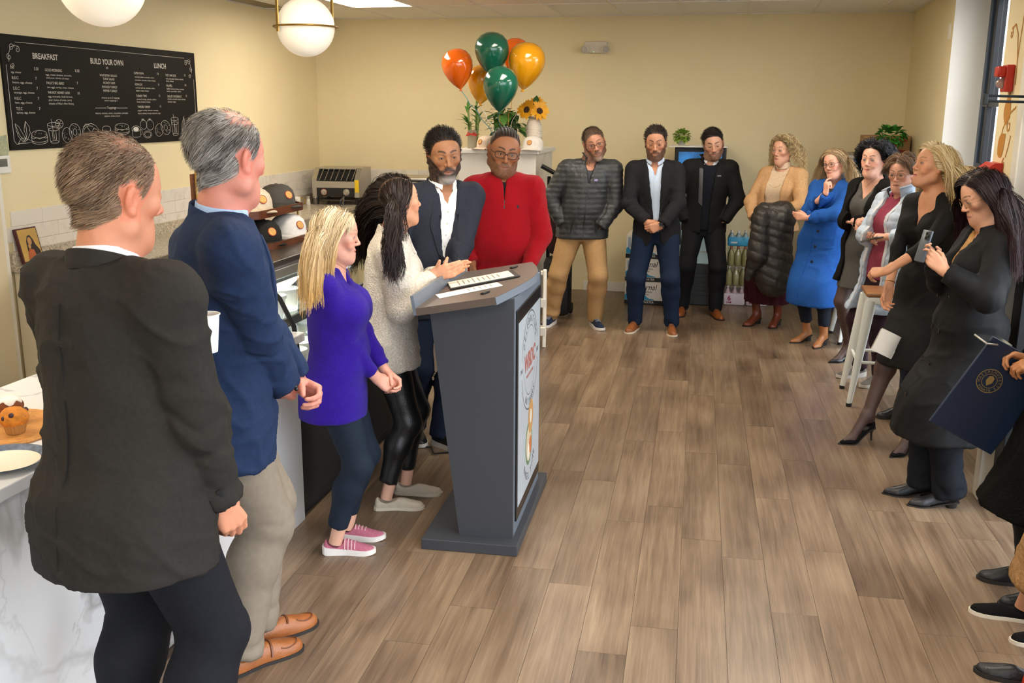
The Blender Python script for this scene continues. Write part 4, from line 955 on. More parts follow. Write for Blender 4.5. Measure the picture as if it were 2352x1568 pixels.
# floor: base slab and single vinyl planks (laid about two degrees off the wall line)
b = MB(); b.box(((XL+XR)/2, (YB+YF)/2, -.056), (XR-XL+.9, YB-YF, .1)); floor = struct(b.build('floor', M('plank_joint', '#4d4036', .7)))
PL = wood_mat('oak_vinyl_plank', ('#4a392b', '#78634f', '#9a846c'), rough=.33, rnd=.11)
pw, pl_, pr = .181, 1.22, R_(2.0)
b = MB(); b.box((0, 0, -.003), (pw-.0012, pl_-.0012, .006)); plank_me = b.mesh('plank'); plank_me.materials.append(PL)
rg = random.Random(3); k = 0
for i in range(-15, 13):
    offy = rg.uniform(0, pl_)
    for j in range(-1, 9):
        lx, ly = i*pw, 1.3+offy+j*pl_
        x, y = lx*math.cos(pr)-ly*math.sin(pr)+.1, lx*math.sin(pr)+ly*math.cos(pr)
        if x < -2.02 or x > 1.72 or y < 2.0 or y > YB+.4: continue
        if not (-2.0 < x < 1.9): continue
        o = bpy.data.objects.new('plank', plank_me); COL.objects.link(o); o.location = (x, y, .0); o.rotation_euler = (0, 0, pr+(math.pi if rg.random() < .5 else 0)); o.parent = floor; k += 1
# walls
b = MB(); b.box(((XL+XR)/2, YB+.08, ZC/2+.1), (XR-XL+.8, .16, ZC+.4)); wall_back = struct(b.build('wall_back', WALL))
b = MB(); b.box((XL-.08, (YB+YF)/2, ZC/2+.1), (.16, YB-YF+.3, ZC+.4)); wall_left = struct(b.build('wall_left', WALL))
b = MB(); b.box((XR+.18, (8.76+YB)/2, ZC/2+.1), (.36, YB-8.76, ZC+.4)); wall_right = struct(b.build('wall_right', WALL))
b = MB(); b.box((XR+.18, (5.4+7.05)/2, ZC/2+.1), (.36, 7.05-5.4, ZC+.4)); struct(b.build('wall_right', WALL))
# window recess reveal is painted white and lit by the window beside it
b = MB(); b.box((1.76, 8.7575, ZC/2), (.26, .005, ZC)); b.box((1.76, 7.0525, ZC/2), (.26, .005, ZC)); b.box((1.76, 7.905, .02), (.26, 1.7, .04)); struct(b.build('trim_1', M('reveal_paint', '#f0ede4', .6)))
FRAME = M('dark_blue_aluminium', '#3b4a5e', .42, metal=.2)
FRAME2 = M('black_aluminium', '#15181d', .4, metal=.2)
win1 = struct(empty('window_1', (1.93, 7.9, 0)))
b = MB(); b.box((0, .83, 1.44), (.09, .1, 2.88), bev=.004); b.box((0, -.8, 1.44), (.09, .1, 2.88), bev=.004); b.box((0, 0, 2.83), (.09, 1.6, .1)); b.box((0, 0, .06), (.09, 1.6, .12)); b.build('window_frame', FRAME, win1)
b = MB(); b.box((.0, .7, 1.44), (.06, .14, 2.7), bev=.003); b.box((-.03, .6, 1.44), (.04, .025, 2.7), bev=.003); b.box((-.02, 0, 2.0), (.05, 1.56, .05), bev=.003); b.box((-.02, 0, 1.52), (.05, 1.56, .05), bev=.003); b.build('glazing_bar', FRAME2, win1)
for zz, hh in ((2.4, .74), (1.76, .42), (.81, 1.36)):
    b = MB(); b.box((.01, -.01, zz), (.006, 1.5, hh)); b.build('pane', glass_mat('window_glass'), win1)
# shop-front glazing along the right (dark frames; white post at its end)
b = MB(); b.box((1.365, 5.25, ZC/2), (.11, .1, ZC), bev=.006); struct(b.build('trim_2', WHITE))
b = MB(); b.box((1.44, 5.13, ZC/2), (.14, .14, ZC), bev=.004); struct(b.build('trim_5', FRAME2))
win2 = struct(empty('window_2', (1.68, 1.2, 0)))
for yy in (3.92, 2.3, .6, -1.2, -2.9, -4.1):
    b = MB(); b.box((0, yy, ZC/2), (.12, .12, ZC), bev=.004); b.build('mullion', FRAME2, win2)
b = MB(); b.box((0, -.1, 2.82), (.1, 8.1, .12)); b.box((0, -.1, .06), (.1, 8.1, .12)); b.build('rail', FRAME2, win2)
for y0, y1 in ((2.36, 3.86), (.66, 2.24), (-1.14, .54), (-2.84, -1.26), (-4.04, -2.96)):
    b = MB(); b.box((0, (y0+y1)/2, 1.44), (.008, y1-y0, 2.64)); b.build('pane', glass_mat('window_glass'), win2)
b = MB(); b.box((-2.45, YF-.06, ZC/2+.1), (4.5, .14, ZC+.4)); struct(b.build('wall_front', WALL))  # unseen wall, closed here to keep daylight off the left wall
win3 = struct(empty('window_3', (.75, YF, 0)))  # unseen front glazing, narrowed to cut the daylight
for xx in (-.92, .0, .92):
    b = MB(); b.box((xx, 0, ZC/2), (.1, .12, ZC)); b.build('mullion', FRAME2, win3)
b = MB(); b.box((0, 0, 2.82), (1.9, .1, .12)); b.box((0, 0, .06), (1.9, .1, .12)); b.build('rail', FRAME2, win3)
for xx in (-.46, .46):
    b = MB(); b.box((xx, 0, 1.44), (.82, .008, 2.64)); b.build('pane', glass_mat('window_glass'), win3)
b = MB(); b.box((0, 3, -.16), (60, 60, .1)); struct(b.build('pavement', M('concrete_paving', '#8f8c86', .9, var=.1, vscale=2)))  # unseen ground, added to hold down light from below the horizon
# ceiling: lay-in panels and grid bars
b = MB(); b.box(((XL+XR)/2, (YB+YF)/2, ZC+.16), (XR-XL+.9, YB-YF+.2, .1)); ceiling = struct(b.build('ceiling', M('ceiling_void', '#8a857d', .9)))
TILE = M('ceiling_panel', '#f3efe8', .9, var=.03, vscale=60, bump=.3, bscale=340)
BAR = M('ceiling_bar', '#ebe6dd', .5)
tx, ty = .622, 1.24
xs = [1.307-tx*i for i in range(10)]; ys = [YB-ty*i for i in range(12)]
troffers = {(7, 1), (7, 4), (3, 4), (3, 7), (7, 7), (3, 9), (7, 9), (1, 2), (5, 6)}
troffers = {(7, 1), (4, 2), (1, 2), (4, 5), (1, 5), (7, 6), (4, 8), (1, 8)}  # only the left back panel is in view; unseen others added for brightness
b = MB(); b.box((0, 0, .008), (tx-.02, ty-.02, .016)); tile_me = b.mesh('panel'); tile_me.materials.append(TILE)
b = MB(); b.box((0, 0, .008), (.322-.02, ty-.02, .016)); tile2_me = b.mesh('panel'); tile2_me.materials.append(TILE)
for i in range(-1, 10):
    for j in range(0, 11):
        cy = YB-ty*(j+.5)
        if i < 0: me, cx = tile2_me, (1.307+XR)/2
        else: me, cx = tile_me, 1.307-tx*(i+.5)
        if (i, j) in troffers or cy < YF: continue
        if cx < XL: continue
        o = bpy.data.objects.new('panel', me); COL.objects.link(o); o.location = (cx, cy, ZC+.004); o.parent = ceiling
b = MB(); b.box((0, 0, .006), (.024, YB-YF, .012)); bar1 = b.mesh('grid_bar'); bar1.materials.append(BAR)
for x in xs+[XR-.012, XL+.012]:
    o = bpy.data.objects.new('grid_bar', bar1); COL.objects.link(o); o.location = (x, (YB+YF)/2, ZC-.003); o.parent = ceiling
b = MB(); b.box((0, 0, .006), (XR-XL, .024, .012)); bar2 = b.mesh('grid_bar'); bar2.materials.append(BAR)
for y in ys:
    if y > YF:
        o = bpy.data.objects.new('grid_bar', bar2); COL.objects.link(o); o.location = ((XL+XR)/2, y-.0 if y < YB else y-.012, ZC-.0035); o.parent = ceiling
for n_, (i, j) in enumerate(sorted(troffers)):
    cx, cy = 1.307-tx*(i+.5), YB-ty*(j+.5)
    t = empty('ceiling_light', (cx, cy, ZC), 0, 'flat white lit ceiling panel lamp set in the tile grid', 'ceiling lamp', 'lit panels in the ceiling grid')
    b = MB(); b.box((0, 0, .03), (tx-.03, ty-.03, .04)); b.build('housing', WHITE, t)
    b = MB(); b.box((0, 0, .004), (tx-.07, ty-.07, .008)); b.build('diffuser', M('lit_diffuser', '#fff3e0', .5, emit=TROFFER), t)
# baseboards
b = MB(); b.box(((-1.55+XR)/2, YB-.008, .05), (XR+1.55, .016, .1), bev=.003); struct(b.build('baseboard_back', WHITE))
b = MB(); b.box((XR-.008, (8.78+YB)/2, .05), (.016, YB-8.78, .1), bev=.003); struct(b.build('baseboard_right', WHITE))
# backsplash: marble subway tiles on the left and back walls, each one a piece of its wall
MT = marble_mat('marble_tile', '#e4ddd2', '#b9b0a4', 2.2, .3, .05, .6)
b = MB(); b.box((0, 0, 0), (.008, .303, .0985), bev=.0015); tl = b.mesh('tile'); tl.materials.append(MT)
for r in range(4):
    z = 1.27-.05-r*.1
    if z < .9: continue
    y = 5.66-(.15 if r % 2 else 0)
    while y < YB-.02:
        y0, y1 = max(y, 5.6), min(y+.305, YB); 
        if y1-y0 > .04:
            o = bpy.data.objects.new('tile', tl); COL.objects.link(o); o.location = (XL+.004, (y0+y1)/2, z); o.scale = (1, (y1-y0-.002)/.303, 1); o.parent = wall_left
        y += .305
    x = XL+.01+(.1 if r % 2 else .25)-.305
    while x < -2.3:
        x0, x1 = max(x, XL+.01), min(x+.305, -2.3)
        if x1-x0 > .04:
            o = bpy.data.objects.new('tile', tl); COL.objects.link(o); o.location = ((x0+x1)/2, YB-.004, z); o.rotation_euler = (0, 0, R_(90)); o.scale = (1, (x1-x0-.002)/.303, 1); o.parent = wall_back
        x += .305
b = MB(); b.box((XL+.02, 5.53, 1.0), (.05, .06, 2.0)); struct(b.build('trim_3', WHITE))
b = MB(); b.box((XL+.03, 5.33, .95), (.06, .36, 1.9)); struct(b.build('trim_4', M('cream_door_casing', '#e2d4b4', .6)))
# ------------------------------------------------------------------ fittings and objects
STEEL = M('brushed_steel', '#b9b4ab', .32, metal=.85, bump=.05, bscale=300)
DSTEEL = M('dark_steel', '#4a4845', .35, metal=.7)
BLACKP = M('black_plastic', '#131313', .45)
BLACKM = M('black_metal', '#171718', .4, metal=.4)
BRASS = M('brass', '#b08d4a', .3, metal=.9)
def sheet_of(pts): return pts
# ---- marble service counter
MARB = marble_mat('marble_slab', '#dcdcdd', '#8d8a87', .75, .22, .03, .95, (3.1, 1.7, .4))
t = empty('service_counter', (-2.25, 2.7, 0), 0, 'white marble service counter with grey veins and plain slab front', 'counter')
b = MB(); b.box((.3, 0, .445), (.02, 2.98, .89)); b.build('front_panel', MARB, t)
b = MB(); b.box((-.02, 1.48, .445), (.62, .02, .89)); b.build('end_panel', MARB, t)
b = MB(); b.box((-.02, 0, .4), (.6, 2.9, .8)); b.build('carcass', M('counter_core', '#5a554e', .8), t)
b = MB(); b.box((-.01, .0, .91), (.71, 3.0, .04), bev=.004); b.build('countertop', MARB, t)
# ---- refrigerated display case
t = empty('display_case', (-2.3, 5.28, 0), 0, 'glass fronted lit food display case with black base and steel header', 'display case')
yc = 1.07
b = MB(); b.box((-.05, 0, .36), (.8, 2*yc, .6), bev=.01); b.box((.0, 0, .05), (.66, 2*yc-.06, .1)); b.build('base', M('black_case_base', '#121314', .5), t)
for k in range(4):
    b = MB(); b.box((.354, .55, .2+.05*k), (.012, .7, .018)); b.build('vent_slat', BLACKP, t)
prof = [(.35, .66), (.352, .8), (.335, .95), (.27, 1.08), (.17, 1.17), (.12, 1.185)]
b = MB(); n = len(prof)
for sx in (0, 1): b.add([(x, sy*(yc-.01), z) for sy in (-1, 1) for x, z in prof], [(i, i+1, n+i+1, n+i) for i in range(n-1)])
b.build('front_glass', glass_mat('case_glass', (.96, .99, .98)), t, 'all')
for sy in (-1, 1):
    b = MB(); pts = [(-.4, .66)]+prof+[(-.4, 1.185)]; b.add([(x, sy*(yc-.012), z) for x, z in pts], [tuple(range(len(pts)))]); b.build('end_glass', glass_mat('case_glass'), t)
    b = MB(); b.tube([(x, sy*(yc-.006), z) for x, z in prof], .012, 8); b.build('end_frame', BLACKM, t, True)
b = MB(); b.box((-.16, 0, 1.2), (.62, 2*yc, .03), bev=.004); b.build('top_deck', M('case_top', '#3b342e', .3), t)
b = MB(); b.box((.13, 0, 1.165), (.03, 2*yc, .085), bev=.004); b.build('header', STEEL, t)
b = MB(); b.box((-.02, 0, .93), (.46, 2*yc-.06, .012)); b.build('shelf', glass_mat('case_glass'), t)
b = MB(); b.box((.215, 0, .925), (.02, 2*yc-.05, .045), bev=.003); b.build('shelf_rail', DSTEEL, t)
b = MB(); b.box((-.02, 0, .672), (.68, 2*yc-.05, .012)); b.build('deck', M('white_deck', '#eceeea', .4), t)
b = MB(); b.box((-.42, 0, .93), (.02, 2*yc-.03, .52)); b.build('back_panel', M('white_liner', '#e9efee', .4), t)
for zz in (1.14, .91):
    b = MB(); b.box((.08 if zz > 1 else .18, 0, zz), (.03, 2*yc-.12, .014)); b.build('light_strip', M('case_led', '#f4fbff', .5, emit=9.), t)
b = MB(); b.box((.1, -.62, 1.03), (.006, .3, .14), rot=Matrix.Rotation(R_(-12), 4, 'Y')); sg = b.build('price_card', M('slate_card', '#4a5350', .6), t)
b = MB(); text_on(b, 'tofu spread!', .04, (.105, -.74, 1.045), (0, 1, 0), (-.2, 0, .98), xscale=.8); b.build('lettering', M('chalk_white', '#e9e9e4', .7), sg); b = MB(); text_on(b, 'dairy free', .022, (.1, -.74, 1.0), (0, 1, 0), (-.2, 0, .98), xscale=.8); b.build('lettering', M('chalk_white', '#e9e9e4', .7), sg)
TUB = M('clear_tub', '#eef0ea', .25, trans=.25); CREAM = M('cream_cheese', '#f3efdf', .6); LID = M('green_lid', '#2c7a4c', .4)
def tub(x, y, z, r, h, mat, label, lid=None, group=None):
    t = empty('food_tub', (x, y, z), 0, label, 'tub', group); b = MB(); b.lathe([(r*.86, 0), (r, h*.96), (r*1.05, h*.97), (r*1.05, h)], (0, 0, 0), 20); b.build('cup', mat, t, True)
    b = MB(); b.lathe([(0, h+.004), (r*1.04, h+.004), (r*1.08, h-.004), (r*1.08, h+.012), (r*.95, h+.014), (0, h+.012)], (0, 0, 0), 20); b.build('lid', lid or TUB, t, True)
k = 0
for (x, y) in ((-2.18, 4.42), (-2.2, 4.62), (-2.32, 4.5), (-2.2, 4.86), (-2.33, 4.75), (-2.2, 5.1), (-2.2, 5.34)):
    tub(x, y, .94, .075, .1, CREAM if k % 2 else TUB, 'white food tub on the upper shelf of the display case', LID if k in (2,) else TUB, 'food tubs on the case shelf') if k not in (2,) else tub(x, y, .94, .075, .1, CREAM, 'white food tub with dark green lid in the display case', LID)
    k += 1
for (x, y) in ((-2.06, 4.36), (-2.08, 4.56), (-2.22, 4.44), (-2.06, 4.76), (-2.22, 4.66), (-2.06, 4.96), (-2.06, 5.2), (-2.22, 5.0)): tub(x, y, .68, .08, .11, TUB if (x > -2.1) else CREAM, 'white food tub on the lower deck of the display case', TUB, 'food tubs on the case deck')
# ---- wooden cap rack on the case, with caps
WD = wood_mat('dark_walnut', ('#3a1f12', '#5b3019', '#7a4422'), (6, 6, 30), .35, .08)
t = empty('cap_rack', (-2.56, 5.1, 1.2), 0, 'two tier wooden display rack with brass rods on the glass case', 'display rack')
for zz, x0 in ((.022, .03), (.185, -.05)):
    b = MB(); b.prism([(-.17, -.34), (.12, -.34), (.19, -.27), (.19, .27), (.12, .34), (-.17, .34)], (x0, 0, zz-.014), (1, 0, 0), (0, 1, 0), (0, 0, .012)); b.build('tray', WD, t)
    for (p, q) in (((-.17, -.34), (.12, -.34)), ((.12, -.34), (.19, -.27)), ((.19, -.27), (.19, .27)), ((.19, .27), (.12, .34)), ((.12, .34), (-.17, .34))):
        b = MB(); d = np.array((q[0]-p[0], q[1]-p[1])); L = np.hypot(*d); b.box(((p[0]+q[0])/2+x0, (p[1]+q[1])/2, zz+.006), (L+.012, .012, .042), rz=math.atan2(d[1], d[0])); b.build('rim_board', WD, t)
b = MB(); b.box((-.22, 0, .2), (.016, .6, .4)); b.build('back_board', WD, t)
for sy in (-.3, .3):
    b = MB(); b.cyl((.1, sy, .02), (.1, sy, .2), .006, n=10); b.build('rod', BRASS, t, True)
    b = MB(); b.cyl((-.19, sy, .02), (-.19, sy, .46), .008, n=10); b.build('rod', BRASS, t, True)
def cap(loc, yaw, col, label, crown=None, tilt=0., scale=1., group=None):
    t = empty('cap', loc, yaw, label, 'cap', group); m = cloth('cap_'+col[1:], col, 'cotton', .85); t.rotation_euler = (tilt, 0, yaw); t.scale = (scale,)*3
    b = MB(); nn = 28; pr = [(.098, 0), (.1, .02), (.097, .05), (.086, .08), (.064, .102), (.034, .115), (0, .118)]
    b.lathe(pr, (0, 0, 0), nn, 0); me = b.mesh('crown', 'all')
    for v in me.vertices: v.co.y *= 1.12; v.co.z *= (1+.12*max(v.co.y, 0)/.1)
    link('crown', me, m, t)
    V = []; F = []; na, nr = 17, 5
    for lay in (0, 1):
        for i in range(na):
            a = math.pi*(i/(na-1))
            for j in range(nr):
                r = j/(nr-1); x = .1*math.cos(a); y = .112*abs(math.sin(a))**.9*.62+.03; yo = .11*math.sin(a)*.95+(.085*math.sin(a)**.8 if 0 < i < na-1 else 0)*r
                V.append((x*(1-.03*r), yo, .012-.26*(x**2)*4*r-.012*r+(-.004 if lay else 0)))
    for lay in (0, 1):
        for i in range(na-1):
            for j in range(nr-1): q = lay*na*nr+i*nr+j; F.append((q, q+1, q+nr+1, q+nr))
    b = MB(); b.add(V, F); b.build('brim', m, t, True)
    b = MB(); b.lathe([(0, .004), (.008, .003), (.009, 0)], (0, 0, .118), 10); b.build('top_button', m, t, True)
    # round embroidered ring-bread badge
    bd = MB(); c = np.array((0, .105, .062)); n_ = nrm((0, .92, .4)); bd.lathe([(.006, .003), (.008, .005), (.014, .006), (.02, .005), (.022, .002)], c, 20, 0, n_); bg = bd.build('badge', M('badge_gold', '#d9a45c', .7, var=.25, vscale=160), t, True)
    bd = MB(); bd.lathe([(.0215, .001), (.0225, .004), (.0245, .003), (.025, 0)], c, 20, 0, n_, True); bd.build('badge_ring', M('badge_red', '#a8402a', .7), bg, True)
zt, zb = 1.2+.2, 1.2+.034
cap((-2.55, 5.32, zt), R_(-115), '#4f4a44', 'dark grey cap with round badge on the rack top tier'); cap((-2.55, 5.03, zt), R_(-125), '#d8c7ae', 'beige cap with round badge on the rack top tier')
cap((-2.48, 4.98, zb), R_(-125), '#23211f', 'black cap with round badge on the rack lower tier'); cap((-2.62, 5.14, zb), R_(-125), '#2e2b29', 'black cap behind another black cap on the rack'); cap((-2.48, 5.3, zb), R_(-115), '#ece7e2', 'white cap with round badge on the rack lower tier')
# ---- back counters, granite
GR = M('speckled_granite', '#b5aa98', .2, var=.45, vscale=70)
t = empty('granite_worktop', (0, 0, 0), 0, 'speckled granite worktop running round the wall corner', 'worktop')
b = MB(); b.box((-4.26, 8.17, .9), (.68, 5.14, .04), bev=.003); b.box((-3.23, 10.4, .9), (1.36, .68, .04)); b.build('slab', GR, t)
b = MB(); b.box((-4.58, 8.17, .965), (.03, 5.14, .09)); b.box((-3.58, 10.72, .965), (2.0, .03, .09)); b.build('upstand', GR, t)
t = empty('base_cabinet', (-4.27, 8.17, 0), 0, 'cream base cabinets along the menu board wall', 'cabinet'); b = MB(); b.box((0, 0, .44), (.62, 5.1, .88)); b.build('carcass', M('cream_cabinet', '#d9cdb2', .5), t)
for k in range(8): b = MB(); b.box((.315, -2.2+.63*k, .47), (.016, .6, .74), bev=.004); b.build('door', M('cream_cabinet', '#d9cdb2', .5), t)
t = empty('base_cabinet', (-3.25, 10.42, 0), 0, 'cream base cabinet under the toaster worktop by the back wall', 'cabinet'); b = MB(); b.box((.0, 0, .44), (1.36, .6, .88)); b.build('carcass', M('cream_cabinet', '#d9cdb2', .5), t)
for k in range(3): b = MB(); b.box((-.44+.44*k, -.305, .47), (.42, .016, .74), bev=.004); b.build('door', M('cream_cabinet', '#d9cdb2', .5), t)
# conveyor toaster
t = empty('conveyor_toaster', (-4.18, 10.36, .92), R_(4), 'stainless steel conveyor toaster with dials and yellow warning labels', 'toaster')
b = MB(); b.prism([(-.24, .08), (-.24, .27), (-.12, .385), (.22, .385), (.22, .08)], (-.26, 0, 0), (0, 1, 0), (0, 0, 1), (.05, 0, 0)); b.build('side_panel', STEEL, t)
b = MB(); b.prism([(-.24, .08), (-.24, .27), (-.12, .385), (.22, .385), (.22, .08)], (.21, 0, 0), (0, 1, 0), (0, 0, 1), (.05, 0, 0)); b.build('side_panel', STEEL, t)
b = MB(); b.box((0, .05, .38), (.44, .34, .012)); b.box((0, .2, .23), (.44, .02, .3)); b.build('top_panel', STEEL, t)
b = MB(); b.box((0, -.06, .3), (.42, .2, .1)); b.build('oven_mouth', M('oven_black', '#0c0b0a', .8), t)
b = MB(); b.box((0, -.225, .215), (.42, .03, .07), rot=Matrix.Rotation(R_(0), 4, 'X')); b.build('front_panel', STEEL, t)
b = MB(); b.box((0, -.23, .135), (.42, .03, .09)); pn = b.build('control_panel', BLACKP, t)
for x, mt in ((-.13, M('dial_red_ring', '#a04030', .4)), (.12, STEEL)):
    b = MB(); b.lathe([(.03, 0), (.03, .004), (.019, .006), (.017, .022), (0, .024)], (x, -.245, .135), 20, 0, (0, -1, 0)); b.build('dial', STEEL, pn, True)
    b = MB(); b.lathe([(.03, 0), (.034, .002), (.036, 0)], (x, -.245, .135), 20, 0, (0, -1, 0), True); b.build('dial_ring', mt, pn, True)
for k in range(7): b = MB(); b.cyl((-.18+.06*k, -.235, .26), (-.16+.06*k, -.13, .375), .0035, n=6); b.build('wire', STEEL, t)
b = MB(); b.box((.238, -.243, .2), (.044, .004, .13)); b.build('warning_label', M('label_yellow', '#e6c21f', .5), t)
b = MB(); b.box((-.262, -.16, .2), (.004, .05, .1)); b.build('warning_label', M('label_yellow', '#e6c21f', .5), t)
for x in (-.22, .22):
    for y in (-.2, .18): b = MB(); b.cyl((x, y, .0), (x, y, .085), .014, .02, 10); b.build('leg', BLACKP, t, True)
b = MB(); b.box((0, -.1, .05), (.36, .3, .012)); b.build('crumb_tray', DSTEEL, t)
t = empty('mug', (-4.5, 9.86, .92), 0, 'white coffee mug with gold handle and black lettering', 'mug')
b = MB(); b.lathe([(.034, 0), (.043, .02), (.045, .1), (.041, .1), (.039, .02), (0, .012)], (0, 0, 0), 24); cu = b.build('cup', M('white_glaze', '#f2eee6', .2), t, True)
b = MB(); b.tube([(.025+.055*math.sin(a)*1.0+.018, 0, .055-.036*math.cos(a)) for a in np.linspace(.1, 3.04, 12)], .006, 8); b.build('handle', BRASS, t, True)
b = MB(); b.lathe([(.0355, 0), (.0445, .02), (.044, .021), (.0346, .001)], (0, 0, -.0005), 24, close=True); b.build('gold_foot', BRASS, t, True)
b = MB(); text_on(b, 'TRACY', .024, (-.03, -.0462, .06), (1, 0, 0), (0, 0, 1), xscale=.8); b.build('lettering', BLACKP, cu)
for (x, y, nm, lab, mt) in ((-4.44, 10.02, 'salt_shaker', 'glass salt shaker with steel cap beside the toaster', M('salt_glass', '#d9d5cc', .2)), (-4.4, 10.12, 'pepper_shaker', 'dark pepper shaker beside the toaster', M('pepper', '#5c5650', .4))):
    t = empty(nm, (x, y, .92), 0, lab, 'shaker'); b = MB(); b.lathe([(.022, 0), (.025, .01), (.021, .07), (0, .07)], (0, 0, 0), 14); b.build('jar', mt, t, True); b = MB(); b.lathe([(.022, .068), (.022, .085), (.012, .096), (0, .098)], (0, 0, 0), 14); b.build('cap', STEEL, t, True)
t = empty('panini_press', (-3.3, 10.32, .92), 0, 'low stainless steel press on the worktop by the back wall', 'appliance')
b = MB(); b.box((0, 0, .1), (.44, .42, .2), bev=.012); b.build('base', DSTEEL, t); b = MB(); b.box((0, 0, .26), (.46, .44, .1), bev=.02); b.build('lid', STEEL, t); b = MB(); b.tube([(-.18, -.2, .27), (-.18, -.27, .28), (.18, -.27, .28), (.18, -.2, .27)], .01, 8); b.build('handle', BLACKP, t, True)
for x in (-.18, .18):
    for y in (-.16, .16): b = MB(); b.cyl((x, y, 0), (x, y, .02), .02, n=10); b.build('foot', BLACKP, t)
# ---- white marble ledge with plants
LM = marble_mat('ledge_marble', '#e6e2db', '#b5b0a8', 1.5, .35, .05, .5)
t = empty('half_wall', (-2.17, 9.65, 0), 0, 'white marble faced half wall holding plants', 'half wall'); b = MB(); b.box((0, 0, .765), (.74, .86, 1.53)); b.build('wall_core', LM, t); b = MB(); b.box((0, -.01, 1.55), (.8, .9, .04), bev=.005); b.build('ledge', M('ledge_white', '#efece6', .35), t)
LEAF = M('plant_leaf', '#4d7d33', .45, var=.25, vscale=30, rnd=.15); LEAFD = M('plant_leaf_dark', '#2f5a28', .45, var=.25, vscale=30, rnd=.15); STALK = M('bamboo_green', '#7c8f4a', .5); SOIL = M('potting_soil', '#3a2a1e', .95)
def leaf_mesh(L, W, bend=.3, n=6, fold=.25, heart=False):
    V = []; F = []
    for i in range(n+1):
        t = i/n; w = W*math.sin(math.pi*min(t*.96+.02, 1))**(.8)*(1.25-.5*t) if not heart else W*(math.sin(math.pi*t**.6)+.02)
        y = L*math.sin(bend*t*1.5)/(bend*1.5) if bend else L*t; z = -L*(1-math.cos(bend*t*1.5))/(bend*1.5) if bend else 0
        V += [(-w, y, z+fold*w), (0, y, z), (w, y, z+fold*w)]
    for i in range(n):
        a = 3*i; F += [(a, a+1, a+4, a+3), (a+1, a+2, a+5, a+4)]
    b = MB(); b.add(V, F); return b.mesh('leaf', 'all')
def put_leaf(me, parent, p, yaw, pitch, roll=0., s=1.):
    o = bpy.data.objects.new('leaf', me); COL.objects.link(o); o.parent = parent; o.location = p; o.rotation_euler = (pitch, roll, yaw); o.scale = (s, s, s); return o
rg = random.Random(11)
# bamboo
t = empty('lucky_bamboo', (-2.44, 9.36, 1.57), 0, 'potted bamboo stalks with narrow leaves and red ribbon on the ledge', 'plant')
b = MB(); b.lathe([(.05, 0), (.055, .01), (.05, .16), (.054, .17), (.048, .17), (.045, .02), (0, .02)], (0, 0, 0), 18); b.build('vase', M('frosted_vase', '#bcb59c', .3, trans=.3), t, True)
b = MB(); b.tube([(.056*math.cos(a), .056*math.sin(a), .13) for a in np.linspace(0, 6.28, 20, endpoint=False)], .006, 6, closed=True); b.tube([(0, -.06, .13), (-.03, -.075, .15), (-.05, -.07, .12), (0, -.06, .13), (.03, -.075, .15), (.05, -.07, .12), (0, -.06, .13)], .006, 6); b.build('ribbon', M('red_ribbon', '#c8331f', .5), t, True)
lm = leaf_mesh(.15, .013, .6); lm.materials.append(LEAF)
for k, (x, y, h_) in enumerate(((-.03, 0, .36), (.02, .02, .42), (.04, -.02, .3), (-.01, -.03, .25))):
    b = MB(); b.tube([(x, y, .02), (x*1.3, y, h_*.5), (x*1.5, y*1.2, h_)], .009, 8); b.build('stalk', STALK, t, True)
    for q in range(7): put_leaf(lm, t, (x*1.5, y*1.2, h_*(.62+.06*q)), rg.uniform(0, 6.28), R_(rg.uniform(25, 70)), 0, rg.uniform(.7, 1.15))
# pothos
t = empty('leafy_pothos', (-2.13, 9.42, 1.57), 0, 'bushy trailing green pothos plant behind the balloons', 'plant')
b = MB(); b.lathe([(.06, 0), (.085, .12), (.09, .12), (.08, .11), (0, .1)], (0, 0, 0), 20); b.build('pot', M('pale_pot', '#cfc8bb', .5), t, True)
lm1 = leaf_mesh(.15, .052, .5, 6, .15, True); lm1.materials.append(LEAF); lm2 = leaf_mesh(.13, .045, .7, 6, .15, True); lm2.materials.append(LEAFD)
for k in range(64):
    a = rg.uniform(0, 6.28); r = rg.uniform(.02, .17); z = .14+rg.uniform(0, .3)*(1-r*2.2); px, py = r*math.cos(a), r*math.sin(a)*.8
    put_leaf(lm1 if k % 3 else lm2, t, (px, py, z), a-math.pi/2+rg.uniform(-.5, .5), R_(rg.uniform(-60, 35)), 0, rg.uniform(.6, 1.1))
    if k % 4 == 0: b = MB(); b.tube([(0, 0, .1), (px*.4, py*.4, z*.9+.03), (px, py, z)], .003, 5); b.build('stem', STALK, t)
